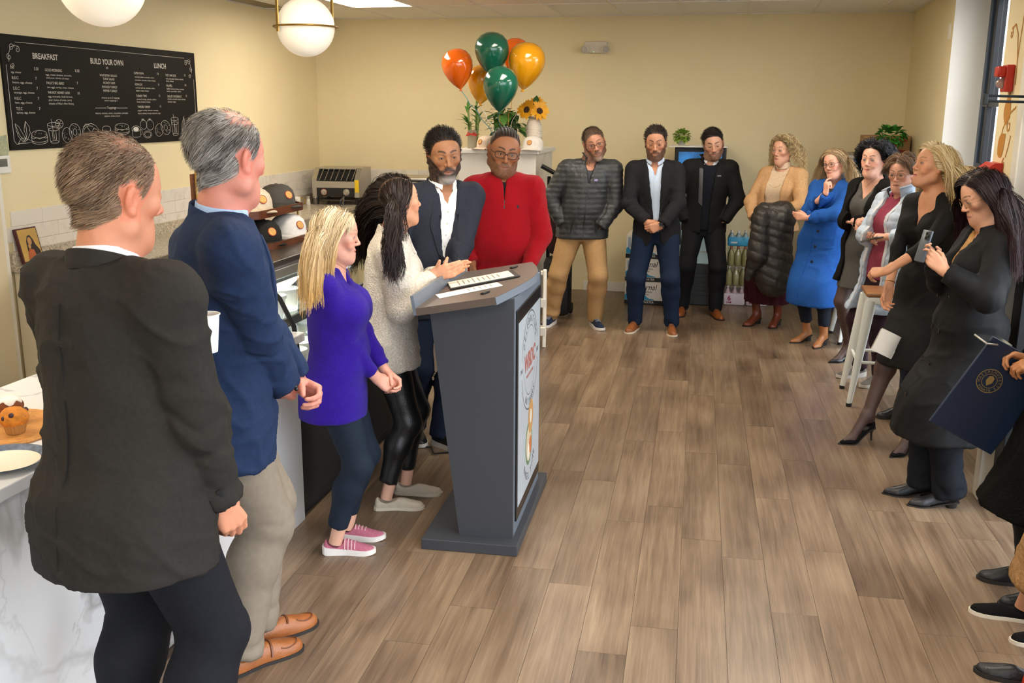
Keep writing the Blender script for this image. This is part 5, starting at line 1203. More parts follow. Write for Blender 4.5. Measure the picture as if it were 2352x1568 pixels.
# sunflower vase
t = empty('sunflower_vase', (-1.86, 9.42, 1.57), 0, 'white ribbed vase with two yellow sunflowers on the ledge', 'vase')
b = MB(); b.lathe([(.05, 0), (.07, .02), (.08, .1), (.078, .2), (.06, .26), (.044, .285), (.05, .3), (.046, .3), (.04, .28), (0, .25)], (0, 0, 0), 28); b.build('vase', M('white_ceramic_rib', '#e9dccb', .5, bump=.5, bscale=30, wave=.2, aniso='Z'), t, True)
pm = leaf_mesh(.07, .014, .3, 4, .1); pm.materials.append(M('sunflower_yellow', '#e9a516', .5, var=.15))
for (x, y, z, tx_, ty_) in ((-.06, -.06, .36, -.3, -.9), (.06, -.05, .35, .5, -.8), (.01, .04, .4, .1, -.4)):
    d = nrm((tx_, ty_, .35)); u_, v_, _ = basis(d); f = empty('sunflower'); f.parent = t; f.location = (x, y, z)
    M3 = Matrix([list(u_), list(v_), list(d)]).transposed().to_4x4(); f.matrix_local = Matrix.Translation((x, y, z)) @ M3
    for q in range(26):
        a = q*2*math.pi/26+rg.uniform(-.1, .1); o = put_leaf(pm, f, (.028*math.cos(a), .028*math.sin(a), .004*(q % 2)), a-math.pi/2, R_(rg.uniform(5, 28)), 0, rg.uniform(.85, 1.15)); o.name = 'petal'
    b = MB(); b.lathe([(0, .014), (.02, .012), (.034, .002), (.03, -.006), (0, -.008)], (0, 0, 0), 18); b.build('seed_disc', M('sunflower_seed', '#3b2412', .9, var=.4, vscale=150), f, True)
    b = MB(); b.tube([(x, y, z), (x*.5, y*.5, .3), (0, 0, .2)], .006, 6); b.build('stem', STALK, t, True)
put_leaf(leaf_mesh(.1, .03, .2), t, (.02, -.03, .4), 0, R_(75)).data.materials.append(LEAFD)
cap((-2.28, 9.3, 1.575), R_(150), '#e6d2bd', 'pale beige cap lying beside the bamboo vase'); cap((-2.17, 9.22, 1.575), R_(170), '#8c8378', 'grey and beige cap lying in front of the pothos'); cap((-1.84, 9.28, 1.575), R_(172), '#ece6dd', 'white cap with round badge before the sunflower vase')
# ---- balloons
def balloon(loc, col, label, s=1., tilt=(0, 0), knot=None, rib='#d9d4c4'):
    t = empty('balloon', loc, 0, label, 'balloon'); m = M('balloon_'+col[1:], col, .16, coat=.6, spec=.6)
    pr = [(0, .165), (.05, .158), (.095, .135), (.128, .095), (.142, .045), (.14, 0), (.125, -.05), (.098, -.1), (.062, -.145), (.03, -.175), (.012, -.188), (.008, -.194), (.016, -.206), (.013, -.208), (0, -.2)]
    b = MB(); b.lathe([(r*s, z*s) for r, z in pr], (0, 0, 0), 32); o = b.build('skin', m, t, 'all'); o.rotation_euler = (tilt[0], tilt[1], 0)
    kz = Matrix.Rotation(tilt[1], 3, 'Y') @ Matrix.Rotation(tilt[0], 3, 'X') @ Vector((0, 0, -.205*s)); 
    end = np.array(knot)-np.array(loc); k0 = np.array(kz); n = 26; ph = rg.uniform(0, 6)
    pts = [k0+(end-k0)*i/n+np.array((.012*math.sin(i*.9+ph)*min(i, 6)/6*(1-i/n), .012*math.cos(i*.8+ph)*(1-i/n), 0)) for i in range(n+1)]
    b = MB(); b.tube(pts, .0035, 5, flat=.4); b.build('ribbon', M('ribbon_'+rib[1:], rib, .35), t, True)
K = (-2.1, 9.2, 1.585)
balloon((-2.487, 9.0, 2.3), '#f0690a', 'bright orange balloon floating beside the green ones', 1., (0, R_(-8)), K, '#4fa0a8')
balloon((-2.156, 8.95, 2.425), '#0b5a45', 'dark green balloon at the top of the bunch', 1.08, (0, 0), K, '#3a8f96')
balloon((-1.857, 9.02, 2.328), '#e8a00c', 'large golden yellow balloon in front of an orange one', 1.16, (0, R_(8)), K, '#e9e4da')
balloon((-2.01, 8.66, 2.12), '#0b5a45', 'dark green balloon hanging lowest in front of the bunch', 1.08, (0, R_(3)), K, '#e8912c')
balloon((-2.319, 9.25, 2.17), '#e8a00c', 'golden yellow balloon half hidden behind two green ones', 1., (0, R_(6)), K, '#e9e4da')
balloon((-2.03, 9.35, 2.42), '#f0690a', 'orange balloon mostly hidden behind the golden one', .95, (0, 0), K, '#e8912c')
# ---- globe pendants
def pendant(x, y, z, label, r=.15):
    t = empty('globe_pendant', (x, y, z), R_(20), label, 'pendant lamp')
    b = MB(); b.sphere((0, 0, 0), r, 32, 0, 20); b.build('globe', M('opal_glass', '#f6e9d4', .25, emit=PENDANT*.35, spec=.5), t, 'all')
    b = MB(); b.tube([(r*1.09*math.cos(a), r*1.09*math.sin(a), 0) for a in np.linspace(0, 2*math.pi, 48, endpoint=False)], .0055, 8, closed=True); b.build('ring', BRASS, t, True)
    for a in (0.6, 0.6+math.pi):
        b = MB(); b.box((r*1.09*math.cos(a), r*1.09*math.sin(a), (r*1.3-.03)/2), (.006, .02, r*1.3+.03), rz=a); b.box((r*.545*math.cos(a), r*.545*math.sin(a), r*1.3), (r*1.09, .02, .006), rz=a); b.build('bracket', BRASS, t)
    b = MB(); b.cyl((0, 0, r*1.3), (0, 0, ZC-z-.02), .007, n=10); b.build('stem', BRASS, t, True); b = MB(); b.lathe([(.06, ZC-z-.025), (.062, ZC-z-.002), (0, ZC-z-.002)], (0, 0, 0), 24); b.build('canopy', BRASS, t, True)
pendant(-2.224, 5.078, 2.353, 'white globe pendant lamp with brass ring above the display case'); pendant(-2.207, 3.298, 2.37, 'white globe pendant lamp hanging over the marble counter')
# ---- emergency light
t = empty('emergency_light', (-1.467, YB-.03, 2.565), 0, 'white twin head emergency light on the back wall', 'emergency light')
EW = M('emergency_white', '#d8d0bf', .5); b = MB(); b.box((0, 0, 0), (.24, .06, .115), bev=.01); b.build('housing', EW, t)
for x in (-.1, .1):
    b = MB(); b.lathe([(.04, 0), (.042, .05), (.034, .06), (.03, .052), (0, .05)], (x, -.02, -.02), 20, 0, (x*2, -1, -.1)); h_ = b.build('lamp_head', EW, t, True); b = MB(); b.lathe([(.028, .054), (.015, .062), (0, .064)], (x, -.02, -.02), 16, 0, (x*2, -1, -.1)); b.build('lens', M('lamp_lens', '#b7b2a8', .15), h_, True)
b = MB(); b.sphere((-.02, -.032, -.05), .004); b.build('indicator', M('led_green', '#8ad98a', .4, emit=2.), t)
# ---- menu board
MENU = [('BREAKFAST', 6.017, 6.275, 2.249, .035), ('BUILD YOUR OWN', 6.638, 7.041, 2.243, .037), ('LUNCH', 7.463, 7.636, 2.243, .037), ('E.C', 5.792, 5.825, 2.177, .017), ('egg, cheese', 5.793, 5.888, 2.15, .012), ('5.50', 6.019, 6.062, 2.175, .018), ('B.E.C', 5.796, 5.857, 2.112, .017), ('bacon, egg, cheese', 5.798, 5.986, 2.086, .012), ('7', 6.022, 6.035, 2.113, .017), ('S.E.C', 5.797, 5.859, 2.045, .018), ('sausage, egg, cheese', 5.802, 5.999, 2.022, .012), ('7', 6.023, 6.038, 2.048, .017), ('H.E.C', 5.802, 5.864, 1.982, .018), ('ham, egg, cheese', 5.802, 5.967, 1.958, .012), ('7', 6.026, 6.041, 1.983, .017), ('T.E.C', 5.806, 5.866, 1.916, .018), ('turkey, egg, cheese', 5.806, 5.987, 1.894, .012), ('7', 6.028, 6.044, 1.917, .017), ('GOOD MORNING', 6.128, 6.304, 2.172, .017), ('egg, cream cheese, avocado,', 6.131, 6.408, 2.145, .011), ('and your choice of meat', 6.134, 6.374, 2.124, .011), ('8.50', 6.451, 6.5, 2.177, .018), ("PAUL'S BIG BIRD", 6.132, 6.316, 2.087, .017), ('two eggs, turkey, mayo, cheese', 6.133, 6.417, 2.062, .011), ('7', 6.456, 6.471, 2.092, .017), ('THE HOT HONEY HASH', 6.134, 6.368, 2.024, .017), ('egg, avocado, hash brown,', 6.135, 6.398, 2.0, .012), ('your choice of meat, and a', 6.136, 6.384, 1.977, .012), ("drizzle of Mike's Hot Honey", 6.136, 6.405, 1.953, .012), ('10', 6.458, 6.48, 2.023, .017), ('10', 6.818, 6.843, 2.211, .016), ('WHITEFISH SALAD', 6.732, 6.947, 2.157, .016), ('TUNA SALAD', 6.769, 6.911, 2.132, .016), ('HONEY HAM', 6.771, 6.914, 2.104, .016), ('SMOKED TURKEY', 6.75, 6.941, 2.074, .016), ('PEPPER TURKEY', 6.762, 6.937, 2.046, .016), ('choose up to 3 toppings', 6.734, 6.957, 1.999, .011), ('extra toppings 1', 6.766, 6.929, 1.979, .011), ('Toppings', 6.788, 6.905, 1.924, .016), ('lettuce, tomato, onion, cucumber, avocado', 6.645, 7.051, 1.887, .011), ('jalapeno, cheese, bacon', 6.75, 6.946, 1.867, .011), ('SUPER NOVA', 7.176, 7.307, 2.187, .016), ('smoked salmon, tomato, onion,', 7.181, 7.452, 2.161, .011), ('cucumber, avocado, cream cheese', 7.181, 7.467, 2.138, .011), ('13', 7.497, 7.519, 2.192, .015), ('NOVA LOX', 7.176, 7.277, 2.102, .016), ('smoked salmon, tomato, onion,', 7.181, 7.452, 2.079, .011), ('capers, cream cheese', 7.182, 7.362, 2.057, .011), ('12', 7.501, 7.518, 2.108, .015), ('TURKEY TIME', 7.182, 7.326, 2.015, .016), ('smoked turkey, tomato, onion,', 7.182, 7.459, 1.992, .011), ('honey mustard, cheese', 7.184, 7.371, 1.972, .011), ('12', 7.502, 7.518, 2.02, .015), ('TWISTED TURKEY', 7.188, 7.365, 1.931, .016), ('pepper turkey, lettuce, tomato,', 7.187, 7.479, 1.907, .011), ('bacon, cheese, honey mustard, mayo', 7.187, 7.507, 1.884, .011), ('12', 7.503, 7.522, 1.936, .015), ('THE TUNACADO', 7.621, 7.783, 2.184, .017), ('tuna, avocado, lettuce, tomato', 7.624, 7.896, 2.16, .012), ('onion, cheese', 7.624, 7.738, 2.141, .012), ('12', 7.912, 7.933, 2.193, .016), ('FALAFEL', 7.623, 7.713, 2.101, .017), ('falafel, hummus, lettuce, tomato', 7.626, 7.892, 2.079, .012), ('onion, cucumber, tahini', 7.624, 7.843, 2.06, .012), ('10', 7.911, 7.933, 2.111, .016), ('GRILLED CHICKEN BLT', 7.628, 7.846, 2.016, .017), ('chicken, avocado, bacon, lettuce', 7.628, 7.906, 1.997, .012), ('tomato, mayo', 7.629, 7.752, 1.975, .012), ('12', 7.915, 7.934, 2.023, .016)]
t = empty('menu_board', (XL, 6.91, 2.025), 0, 'black chalkboard style menu board on the left wall', 'menu board')
b = MB(); b.box((.008, 0, 0), (.016, 2.38, .73), bev=.002); b.build('panel', M('menu_black', '#0c0a09', .6, spec=.2), t)
CHALK = M('chalk_print', '#d9d4c9', .8)
def fit_text(parts, txt, y0, y1, z, h, bold=0.):
    me = text_mesh(txt, 1., .0, bold=bold); xs_ = [v.co.x for v in me.vertices]; zs_ = [v.co.y for v in me.vertices]; x0, x1 = min(xs_), max(xs_); cap_h = .7
    V = [(.0168, y0+(v.co.x-x0)/(x1-x0+1e-6)*(y1-y0)-6.91, z+v.co.y/cap_h*h-2.025) for v in me.vertices]; parts.add(V, [list(p.vertices) for p in me.polygons]); bpy.data.meshes.remove(me)
for e in MENU:
    b = MB(); big = e[4] > .03; fit_text(b, e[0], e[1], e[2], e[3], e[4]*1.05, .016 if big else 0.); b.build('lettering', CHALK, t)
    if big:
        pass
def line(parts, pts, r=.0016): parts.tube([(.0168, y-6.91, z-2.025) for y, z in pts], r, 4)
b = MB(); line(b, [(5.86, 2.345), (7.93, 2.34)]); line(b, [(5.755, 2.2), (5.755, 1.72), (5.775, 1.7), (5.8, 1.697)]); line(b, [(8.06, 2.17), (8.06, 1.72)]); line(b, [(6.645, 1.93), (6.78, 1.93)]); line(b, [(6.915, 1.93), (7.05, 1.93)]); b.build('border_line', CHALK, t)
def spiral(cy, cz, r, a0, turns, sgn=1): return [(cy+r*(1-i/24*.8)*math.cos(a0+sgn*turns*6.28*i/24), cz+r*(1-i/24*.8)*math.sin(a0+sgn*turns*6.28*i/24)) for i in range(25)]
b = MB()
for s_, c in ((1, 5.79), (-1, 8.03)):
    line(b, spiral(c+s_*.03, 2.31, .025, 0, 1.3)); line(b, spiral(c+s_*.085, 2.3, .022, 1.5, 1.2, -1)); line(b, spiral(c, 2.25, .022, 2, 1.2)); line(b, spiral(c+s_*.025, 2.2, .02, 3, 1.2)); line(b, [(c+s_*.1, 2.315), (c+s_*.06, 2.325), (c+s_*.02, 2.31), (c, 2.27), (c-s_*.005, 2.22)])
b.build('corner_flourish', CHALK, t)
def ell_pts(cy, cz, ry, rz, a0=0., a1=6.2832, n=24, rot=0.): return [(cy+ry*math.cos(a)*math.cos(rot)-rz*math.sin(a)*math.sin(rot), cz+ry*math.cos(a)*math.sin(rot)+rz*math.sin(a)*math.cos(rot)) for a in np.linspace(a0, a1, n)]
def drawing(kind, y0, z0, y1, z1):
    b = MB(); w, h = y1-y0, z1-z0; P = lambda u, v: (y0+u*w, z0+v*h); L_ = lambda *q: line(b, [P(*k) for k in q], .0013); E_ = lambda cu, cv, ru, rv, *a, **kw: line(b, ell_pts(y0+cu*w, z0+cv*h, ru*w, rv*h, *a, **kw), .0013)
    if kind == 'lettuce':
        for s0, tip in ((.1, (.02, .9)), (.55, (.62, 1.))): L_((.4, .05), (s0+.05, .3), (s0-.05, .6), tip, (tip[0]+.2, .75), (s0+.3, .45), (.6, .1)); L_((.5, .05), (s0+.1, .4), tip)
        L_((.1, 0), (.3, .25), (.6, .2), (1, .05), (.6, 0), (.1, 0))
    elif kind in ('sandwich', 'burger'):
        E_(.5, .72, .46, .28); L_((0, .5), (.15, .4), (.3, .48), (.5, .38), (.7, .48), (.9, .42), (1, .5)); E_(.5, .3, .48, .16, 3.14, 6.28); E_(.5, .18, .46, .18, 3.14, 6.28); L_((.04, .7), (.02, .18)); L_((.96, .7), (.98, .18))
        rr = random.Random(len(kind))
        for _ in range(8): u = .5+rr.uniform(-.35, .35); v = .75+rr.uniform(-.12, .15); L_((u, v), (u+.03, v+.02))
    elif kind.startswith('glass'):
        E_(.42, .78, .4, .08); L_((.02, .78), (.14, .06)); L_((.82, .78), (.7, .06)); E_(.42, .06, .28, .05); E_(.42, .58, .36, .06); L_((.3, 1.), (.45, .1)); L_((.3, .5), (.32, .15)); L_((.56, .5), (.54, .15))
        if kind == 'glass': E_(.84, .8, .26, .18); [L_((.84, .8), (.84+.24*math.cos(a), .8+.16*math.sin(a))) for a in np.linspace(0, 5.2, 6)]
    elif kind.startswith('bagels'):
        E_(.68, .55, .3, .46, rot=-.3); E_(.68, .55, .1, .18, rot=-.3); E_(.26, .4, .25, .4, rot=.3); rr = random.Random(4)
        for _ in range(26): a = rr.uniform(0, 6.28); q = rr.uniform(.55, .9); u, v = .68+.3*q*math.cos(a), .55+.46*q*math.sin(a); L_((u, v), (u+.012, v+.03))
        for _ in range(12): u, v = .2+rr.uniform(-.14, .1), .4+rr.uniform(-.3, .25); L_((u, v), (u+.012, v+.03))
    elif kind == 'cabbage':
        E_(.5, .5, .48, .48); E_(.45, .48, .36, .38, 1, 5.5); L_((.5, .05), (.5, .5), (.3, .8)); L_((.5, .4), (.72, .75)); L_((.5, .3), (.25, .45)); E_(.75, .35, .22, .33, -1.5, 2.)
        L_((.1, .8), (.25, .98), (.4, .92), (.55, 1.02), (.7, .93))
    elif kind in ('cup', 'mug'):
        E_(.45, .75, .4, .25); L_((.05, .75), (.1, .1)); L_((.85, .75), (.8, .1)); E_(.45, .1, .35, .1, 3.14, 6.28); b.prism([(math.cos(a)*.25*w, math.sin(a)*.2*h) for a in np.linspace(0, 6.28, 16, endpoint=False)], (.0164, y0+.45*w-6.91, z0+(.72 if kind == 'mug' else .4)*h-2.025), (0, 1, 0), (0, 0, 1), (.0006, 0, 0))
        if kind == 'mug': E_(.88, .45, .14, .25, -1.6, 1.6)
    elif kind == 'tomatoes':
        E_(.25, .68, .23, .24); E_(.72, .66, .26, .27); E_(.5, .17, .3, .19); E_(.5, .17, .22, .13)
        for cu, cv in ((.22, .95), (.72, .95)): [L_((cu, cv), (cu+.1*math.cos(a), cv+.06*math.sin(a))) for a in np.linspace(0, 5.2, 6)]
    elif kind == 'leaves':
        for tip in ((.3, 1.), (.7, .95), (.98, .55)): L_((.05, 0), (tip[0]-.18, tip[1]*.6), tip, (tip[0]+.02, tip[1]*.55), (.15, .02)); L_((.08, 0), tip)
    b.build('drawing', CHALK, t)
for kd, a in (('lettuce', (5.776, 1.703, 5.942, 1.845)), ('sandwich', (5.922, 1.692, 6.09, 1.783)), ('glass', (6.094, 1.692, 6.248, 1.856)), ('bagels', (6.242, 1.693, 6.455, 1.821)), ('cabbage', (6.467, 1.699, 6.669, 1.821)), ('cup', (6.701, 1.71, 6.832, 1.8)), ('burger', (6.861, 1.732, 7.054, 1.816)), ('mug', (7.079, 1.707, 7.222, 1.794)), ('tomatoes', (7.203, 1.7, 7.396, 1.849)), ('bagels2', (7.408, 1.708, 7.645, 1.829)), ('glass2', (7.655, 1.705, 7.794, 1.881)), ('leaves', (7.799, 1.709, 8.01, 1.862))): drawing(kd, *a)
# ---- thermostat, pinned notes, icon panel
t = empty('thermostat', (XL, 5.62, 1.575), 0, 'white wall thermostat with grey screen', 'thermostat'); b = MB(); b.box((.012, 0, 0), (.024, .15, .115), bev=.008); b.build('case', M('thermo_white', '#e9e6de', .4), t); b = MB(); b.box((.0245, -.01, .012), (.002, .1, .05)); b.build('screen', M('lcd_grey', '#6a6b62', .3), t)
t = empty('banknote_garland', (XL, 5.62, 1.69), 0, 'folded green banknotes pinned above the thermostat', 'banknotes')
for k in range(3): b = MB(); b.box((.01+.004*k, .005*k, .03-.028*k), (.002, .16-.02*k, .06), rot=Matrix.Rotation(R_(8-9*k), 4, 'X')); b.build('banknote', M('banknote_green', '#a9ad8c', .8, var=.25, vscale=60), t)
t = empty('icon_panel', (-4.53, 5.75, .93), 0, 'small gilded wooden panel of a veiled figure leaning on the wall', 'picture'); t.rotation_euler = (0, R_(-12), 0)
b = MB(); b.box((0, 0, .115), (.022, .2, .23), bev=.002); b.build('board', M('maroon_board', '#4a1a1c', .5), t)
b = MB(); b.box((.0115, .0, .115), (.002, .18, .21)); b.build('gilt_ground', M('gilt', '#c9a55c', .4, metal=.3, var=.12), t)
def flat(parts, poly, x=.013): parts.prism(poly, (x, 0, 0), (0, 1, 0), (0, 0, 1), (.0008, 0, 0))
b = MB(); flat(b, [(-.03, .01), (-.035, .08), (-.03, .14), (-.01, .175), (.015, .178), (.035, .15), (.05, .11), (.08, .07), (.085, .01)]); b.build('veil', M('icon_dark', '#231512', .6), t)
b = MB(); flat(b, [(.02*math.cos(a), .14+.026*math.sin(a)) for a in np.linspace(0, 6.28, 16, endpoint=False)], .0142); flat(b, [(-.012+.013*math.cos(a), .105+.016*math.sin(a)) for a in np.linspace(0, 6.28, 14, endpoint=False)], .0144); b.build('faces', M('icon_skin', '#b98a55', .6), t)
b = MB(); flat(b, [(-.045, .01), (-.04, .06), (-.02, .09), (.02, .08), (.03, .04), (.01, .01)], .0143); b.build('robe', M('icon_robe', '#b05a2a', .6, var=.2, vscale=80), t)
# ---- muffins and plate on the counter
t = empty('serving_board', (-2.27, 2.62, .93), R_(10), 'round wooden serving board under the muffins', 'board'); b = MB(); b.lathe([(0, 0), (.2, 0), (.205, .006), (.2, .014), (0, .014)], (0, 0, 0), 36); b.build('disc', wood_mat('olive_wood', ('#a5682e', '#c98d4c', '#dba868'), (8, 20, 8), .4, .05), t, True)
def muffin(loc, label, iced):
    t = empty('muffin', loc, rg.uniform(0, 6), label, 'muffin')
    b = MB(); n = 40; V = []
    for z, r in ((0, .027), (.045, .037)):
        for i in range(n): a = 6.2832*i/n; q = r*(1+(.035 if i % 2 else -.035)); V.append((q*math.cos(a), q*math.sin(a), z))
    b.add(V, [(i, (i+1) % n, n+(i+1) % n, n+i) for i in range(n)]+[tuple(range(n))[::-1]]); b.build('paper_case', M('muffin_case', '#b07a3c', .7), t)
    v = Vol((-.06, -.06, .03), (.06, .06, .1), .003); v.ell((0, 0, .05), (.044, .044, .034), 0); V, Q = v.nets(); V = V+normals(V, Q)*(.003*vnoise(V*60)+.0015*vnoise(V*160))[:, None]; o = link('cake_top', np_mesh('cake_top', V, Q), M('muffin_dark' if iced else 'muffin_gold', '#7a3d18' if iced else '#c97a1e', .8, var=.25, vscale=60, bump=.3, bscale=150), t)
    if iced:
        v = Vol((-.06, -.06, .05), (.06, .06, .105), .003); v.ell((0, 0, .055), (.042, .042, .036), 0); v.fn(lambda X, Y, Z: (.066+.006*np.sin(np.arctan2(Y, X)*5)-Z)+0*X, 'i'); V, Q = v.nets(); link('icing', np_mesh('icing', V, Q), M('white_icing', '#efe6da', .35), o)
    else:
        for k in range(5): a = rg.uniform(0, 6.28); b = MB(); b.sphere((.036*math.cos(a), .036*math.sin(a), .055+rg.uniform(-.004, .018)), .009, 8, 0, 6); b.build('berry', M('berry', '#3a1520', .5), o, True)
muffin((-2.165, 2.585, .945), 'golden berry muffin in a pleated paper case', False); muffin((-2.26, 2.68, .945), 'dark muffin topped with white icing', True); muffin((-2.36, 2.6, .945), 'dark muffin with white icing at the back of the board', True)
t = empty('paper_plate', (-2.03, 2.36, .932), 0, 'white paper plate with blue patterned rim', 'plate'); b = MB(); b.lathe([(0, 0), (.085, 0), (.1, .006), (.1, .008), (.085, .003), (0, .003)], (0, 0, 0), 40); b.build('well', M('plate_cream', '#ece0cc', .5), t, True)
b = MB(); b.lathe([(.1, .006), (.125, .017), (.126, .019), (.1, .009)], (0, 0, 0), 40, close=True); b.build('rim', M('plate_blue', '#4b5a70', .5, var=.5, vscale=60), t, True)
# ---- podium
PG = M('podium_grey', '#3a3d43', .5, var=.05, vscale=200, bump=.08, bscale=700); PGL = M('podium_edge', '#67707c', .45); PTOP = M('podium_top', '#5a4d45', .42, var=.04, vscale=150)
pod = empty('podium', (-1.09, 4.475, 0), R_(2.4), 'dark grey podium with angled top and sign screen on its front', 'podium')
b = MB(); b.box((0, 0, .025), (.44, .94, .05), bev=.003); b.build('base', PG, pod)
for sy in (-1, 1):
    b = MB(); b.prism([(-.06, .05), (.186, .05), (.186, 1.155), (-.185, 1.088)], (0, sy*.385-.011, 0), (1, 0, 0), (0, 0, 1), (0, .022, 0)); b.build('side_panel', PG, pod)
b = MB(); b.box((.176, 0, .6), (.02, .75, 1.1)); b.build('front_panel', PGL, pod)
b = MB(); b.box((-.1, 0, .55), (.02, .74, 1.0), rot=Matrix.Rotation(R_(-7), 4, 'Y')); b.build('inner_panel', PG, pod)
ex = np.array((.984, 0, .178)); ez = np.array((-.178, 0, .984)); o_ = np.array((-.215, 0, 1.085)); W2 = .5
edge = [(0, -W2), (.35, -W2)]+[(.35+.075*math.sin(math.pi*k/14)+.02*(1-abs(k-7)/7), -W2+2*W2*k/14) for k in range(1, 14)]+[(.35, W2), (0, W2)]
b = MB(); b.prism(edge, o_, ex, (0, 1, 0), ez*.032); b.build('top_board', PTOP, pod)
b = MB(); b.prism([(p[0]*1.004+.0015, p[1]*1.002) for p in edge[1:-1]]+[(p[0]-.006, p[1]*.995) for p in edge[1:-1]][::-1], o_-ez*.002, ex, (0, 1, 0), ez*.031); b.build('edge_band', PGL, pod)
b = MB(); b.box(o_+ez*.045+ex*-.006, (.014, 2*W2, .085), rot=Matrix.Rotation(R_(-10.3), 4, 'Y')); b.build('book_stop', PGL, pod)
b = MB(); b.box((.188, 0, .6), (.014, .68, .98), bev=.003); scr = b.build('sign_screen', M('screen_bezel', '#0d0e11', .25), pod)
b = MB(); b.box((.1955, 0, .6), (.002, .63, .86)); b.build('display', M('display_sky', '#b4bec6', .3, var=.1, vscale=2.5), scr)
INK = M('print_grey', '#5b5a5e', .6); INK2 = M('print_red', '#9a5a50', .6); xs0 = .1968
def ringp(parts, r, w, cy, cz, a0=0, a1=360):
    A = np.radians(np.linspace(a0, a1, 48)); parts.add([(xs0, cy+q*math.cos(a), cz+q*math.sin(a)) for a in A for q in (r-w/2, r+w/2)], [(2*i, 2*i+1, 2*i+3, 2*i+2) for i in range(47)])
b = MB(); cz = .79; ringp(b, .235, .008, 0, cz, 15, 170); ringp(b, .235, .008, 0, cz, 190, 350); ringp(b, .165, .004, 0, cz, 20, 165); ringp(b, .165, .004, 0, cz, 195, 345); b.build('emblem_ring', INK, scr)
for fn_ in (lambda b: text_ring(b, 'CELEBRATING', .05, (xs0, 0, cz), (0, 1, 0), (0, 0, 1), .2, 150, 30), lambda b: text_ring(b, '60 YEARS', .05, (xs0, 0, cz), (0, 1, 0), (0, 0, 1), .2, 235, 305, inward=True), lambda b: text_on(b, '1963', .03, (xs0, -.27, cz-.01), (0, 1, 0), (0, 0, 1)), lambda b: text_on(b, '2023', .03, (xs0, .2, cz-.01), (0, 1, 0), (0, 0, 1))):
    b = MB(); fn_(b); b.build('lettering', INK, scr)
b = MB(); text_on(b, 'WBDC', .11, (xs0, 0, cz-.03), (0, 1, 0), (0, 0, 1), 'CENTER', xscale=.95, bold=.004, shear=.1); b.build('lettering', INK2, scr)
b = MB(); text_on(b, 'WORCESTER BUSINESS', .02, (xs0, 0, cz-.07), (0, 1, 0), (0, 0, 1), 'CENTER'); b.build('lettering', INK2, scr)
def disc2(name, col, cy, cz, ry, rz, x, mat=None, n=26, rot=0.):
    b = MB(); b.add([(x, cy+ry*math.cos(a), cz+rz*math.sin(a)) for a in np.linspace(0, 6.2832, n, endpoint=False)], [tuple(range(n))]); return b.build(name, mat or M('print_'+col[1:], col, .6), scr)
cz2 = .38
disc2('logo_shape', '#5f7a58', -.01, cz2, .1, .11, xs0); disc2('logo_shape', '#c8b79a', -.01, cz2, .08, .09, xs0+.0003); disc2('logo_shape', '#b78a52', .04, cz2+.12, .075, .085, xs0+.0005); disc2('logo_shape', '#d4cdbd', .04, cz2+.12, .03, .035, xs0+.0007); disc2('logo_shape', '#c06a3a', .03, cz2-.02, .035, .045, xs0+.0009); disc2('logo_shape', '#e2ddd2', -.03, cz2-.04, .03, .04, xs0+.0011)
b = MB(); text_ring(b, 'BAGEL TIME', .05, (xs0, -.0, cz2), (0, 1, 0), (0, 0, 1), .165, 215, 325, inward=True); b.build('lettering', INK, scr)
def on_top(name, label, cat, cx, cy, sx, sy, th, rz, mat, kind=None):
    t = empty(name, (0, 0, 0), 0, label, cat); Rm = Matrix.Rotation(R_(2.4), 4, 'Z'); P0 = Vector((-1.09, 4.475, 0)); c = o_+ex*cx+np.array((0, cy, 0))+ez*(.032+th/2+.001)
    loc = P0+Rm.to_3x3() @ Vector(c); t.matrix_world = Matrix.Translation(loc) @ Rm @ Matrix.Rotation(R_(-10.3), 4, 'Y') @ Matrix.Rotation(R_(rz), 4, 'Z'); return t
t = on_top('speech_folder', 'open black folder with a printed speech on the podium', 'folder', .18, .06, .3, .23, .008, 18, None); b = MB(); b.box((0, 0, 0), (.33, .25, .006), bev=.001); b.build('cover', M('folder_black', '#151414', .5), t); b = MB(); b.box((-.01, .004, .0045), (.3, .215, .002)); pg = b.build('page', M('paper_cream', '#efe6d6', .7), t)
b = MB()
for k in range(9): b.box((-.115+.024*k, 0, .0057), (.006, .17-.03*(k % 3), .0003))
b.build('text_lines', M('ink_grey', '#8d867c', .7), pg)
t = on_top('speech_sheet', 'single white sheet of notes lying on the podium', 'paper', .17, -.2, .28, .2, .002, 22, None); b = MB(); b.box((0, 0, 0), (.29, .14, .0016)); pg = b.build('page', M('paper_white', '#f3eee6', .7), t); b = MB()
for k in range(5): b.box((-.0+.026*k, .01, .0011), (.005, .07, .0003))
b.build('text_lines', M('ink_grey', '#8d867c', .7), pg)
for cy, lab in ((-.36, 'small black clip on the podium beside the single sheet'), (.36, 'small black clip on the podium beyond the folder')):
    t = on_top('clip', lab, 'clip', .28, cy, .05, .02, .008, 65, None); b = MB(); b.box((0, 0, 0), (.05, .02, .008), bev=.003); b.build('body', BLACKP, t)
# floor cable
b = MB(); b.tube([(-1.95, 5.95, .006), (-1.9, 5.6, .006), (-1.83, 5.39, .006), (-1.75, 5.3, .006), (-1.65, 5.33, .006), (-1.6, 5.22, .006), (-1.52, 5.26, .006), (-1.3, 5.2, .006), (-1.1, 5.0, .006)], .005, 6); tag(b.build('power_cable', BLACKP, None, True), 'thin black power cable lying on the floor behind the podium', 'cable')
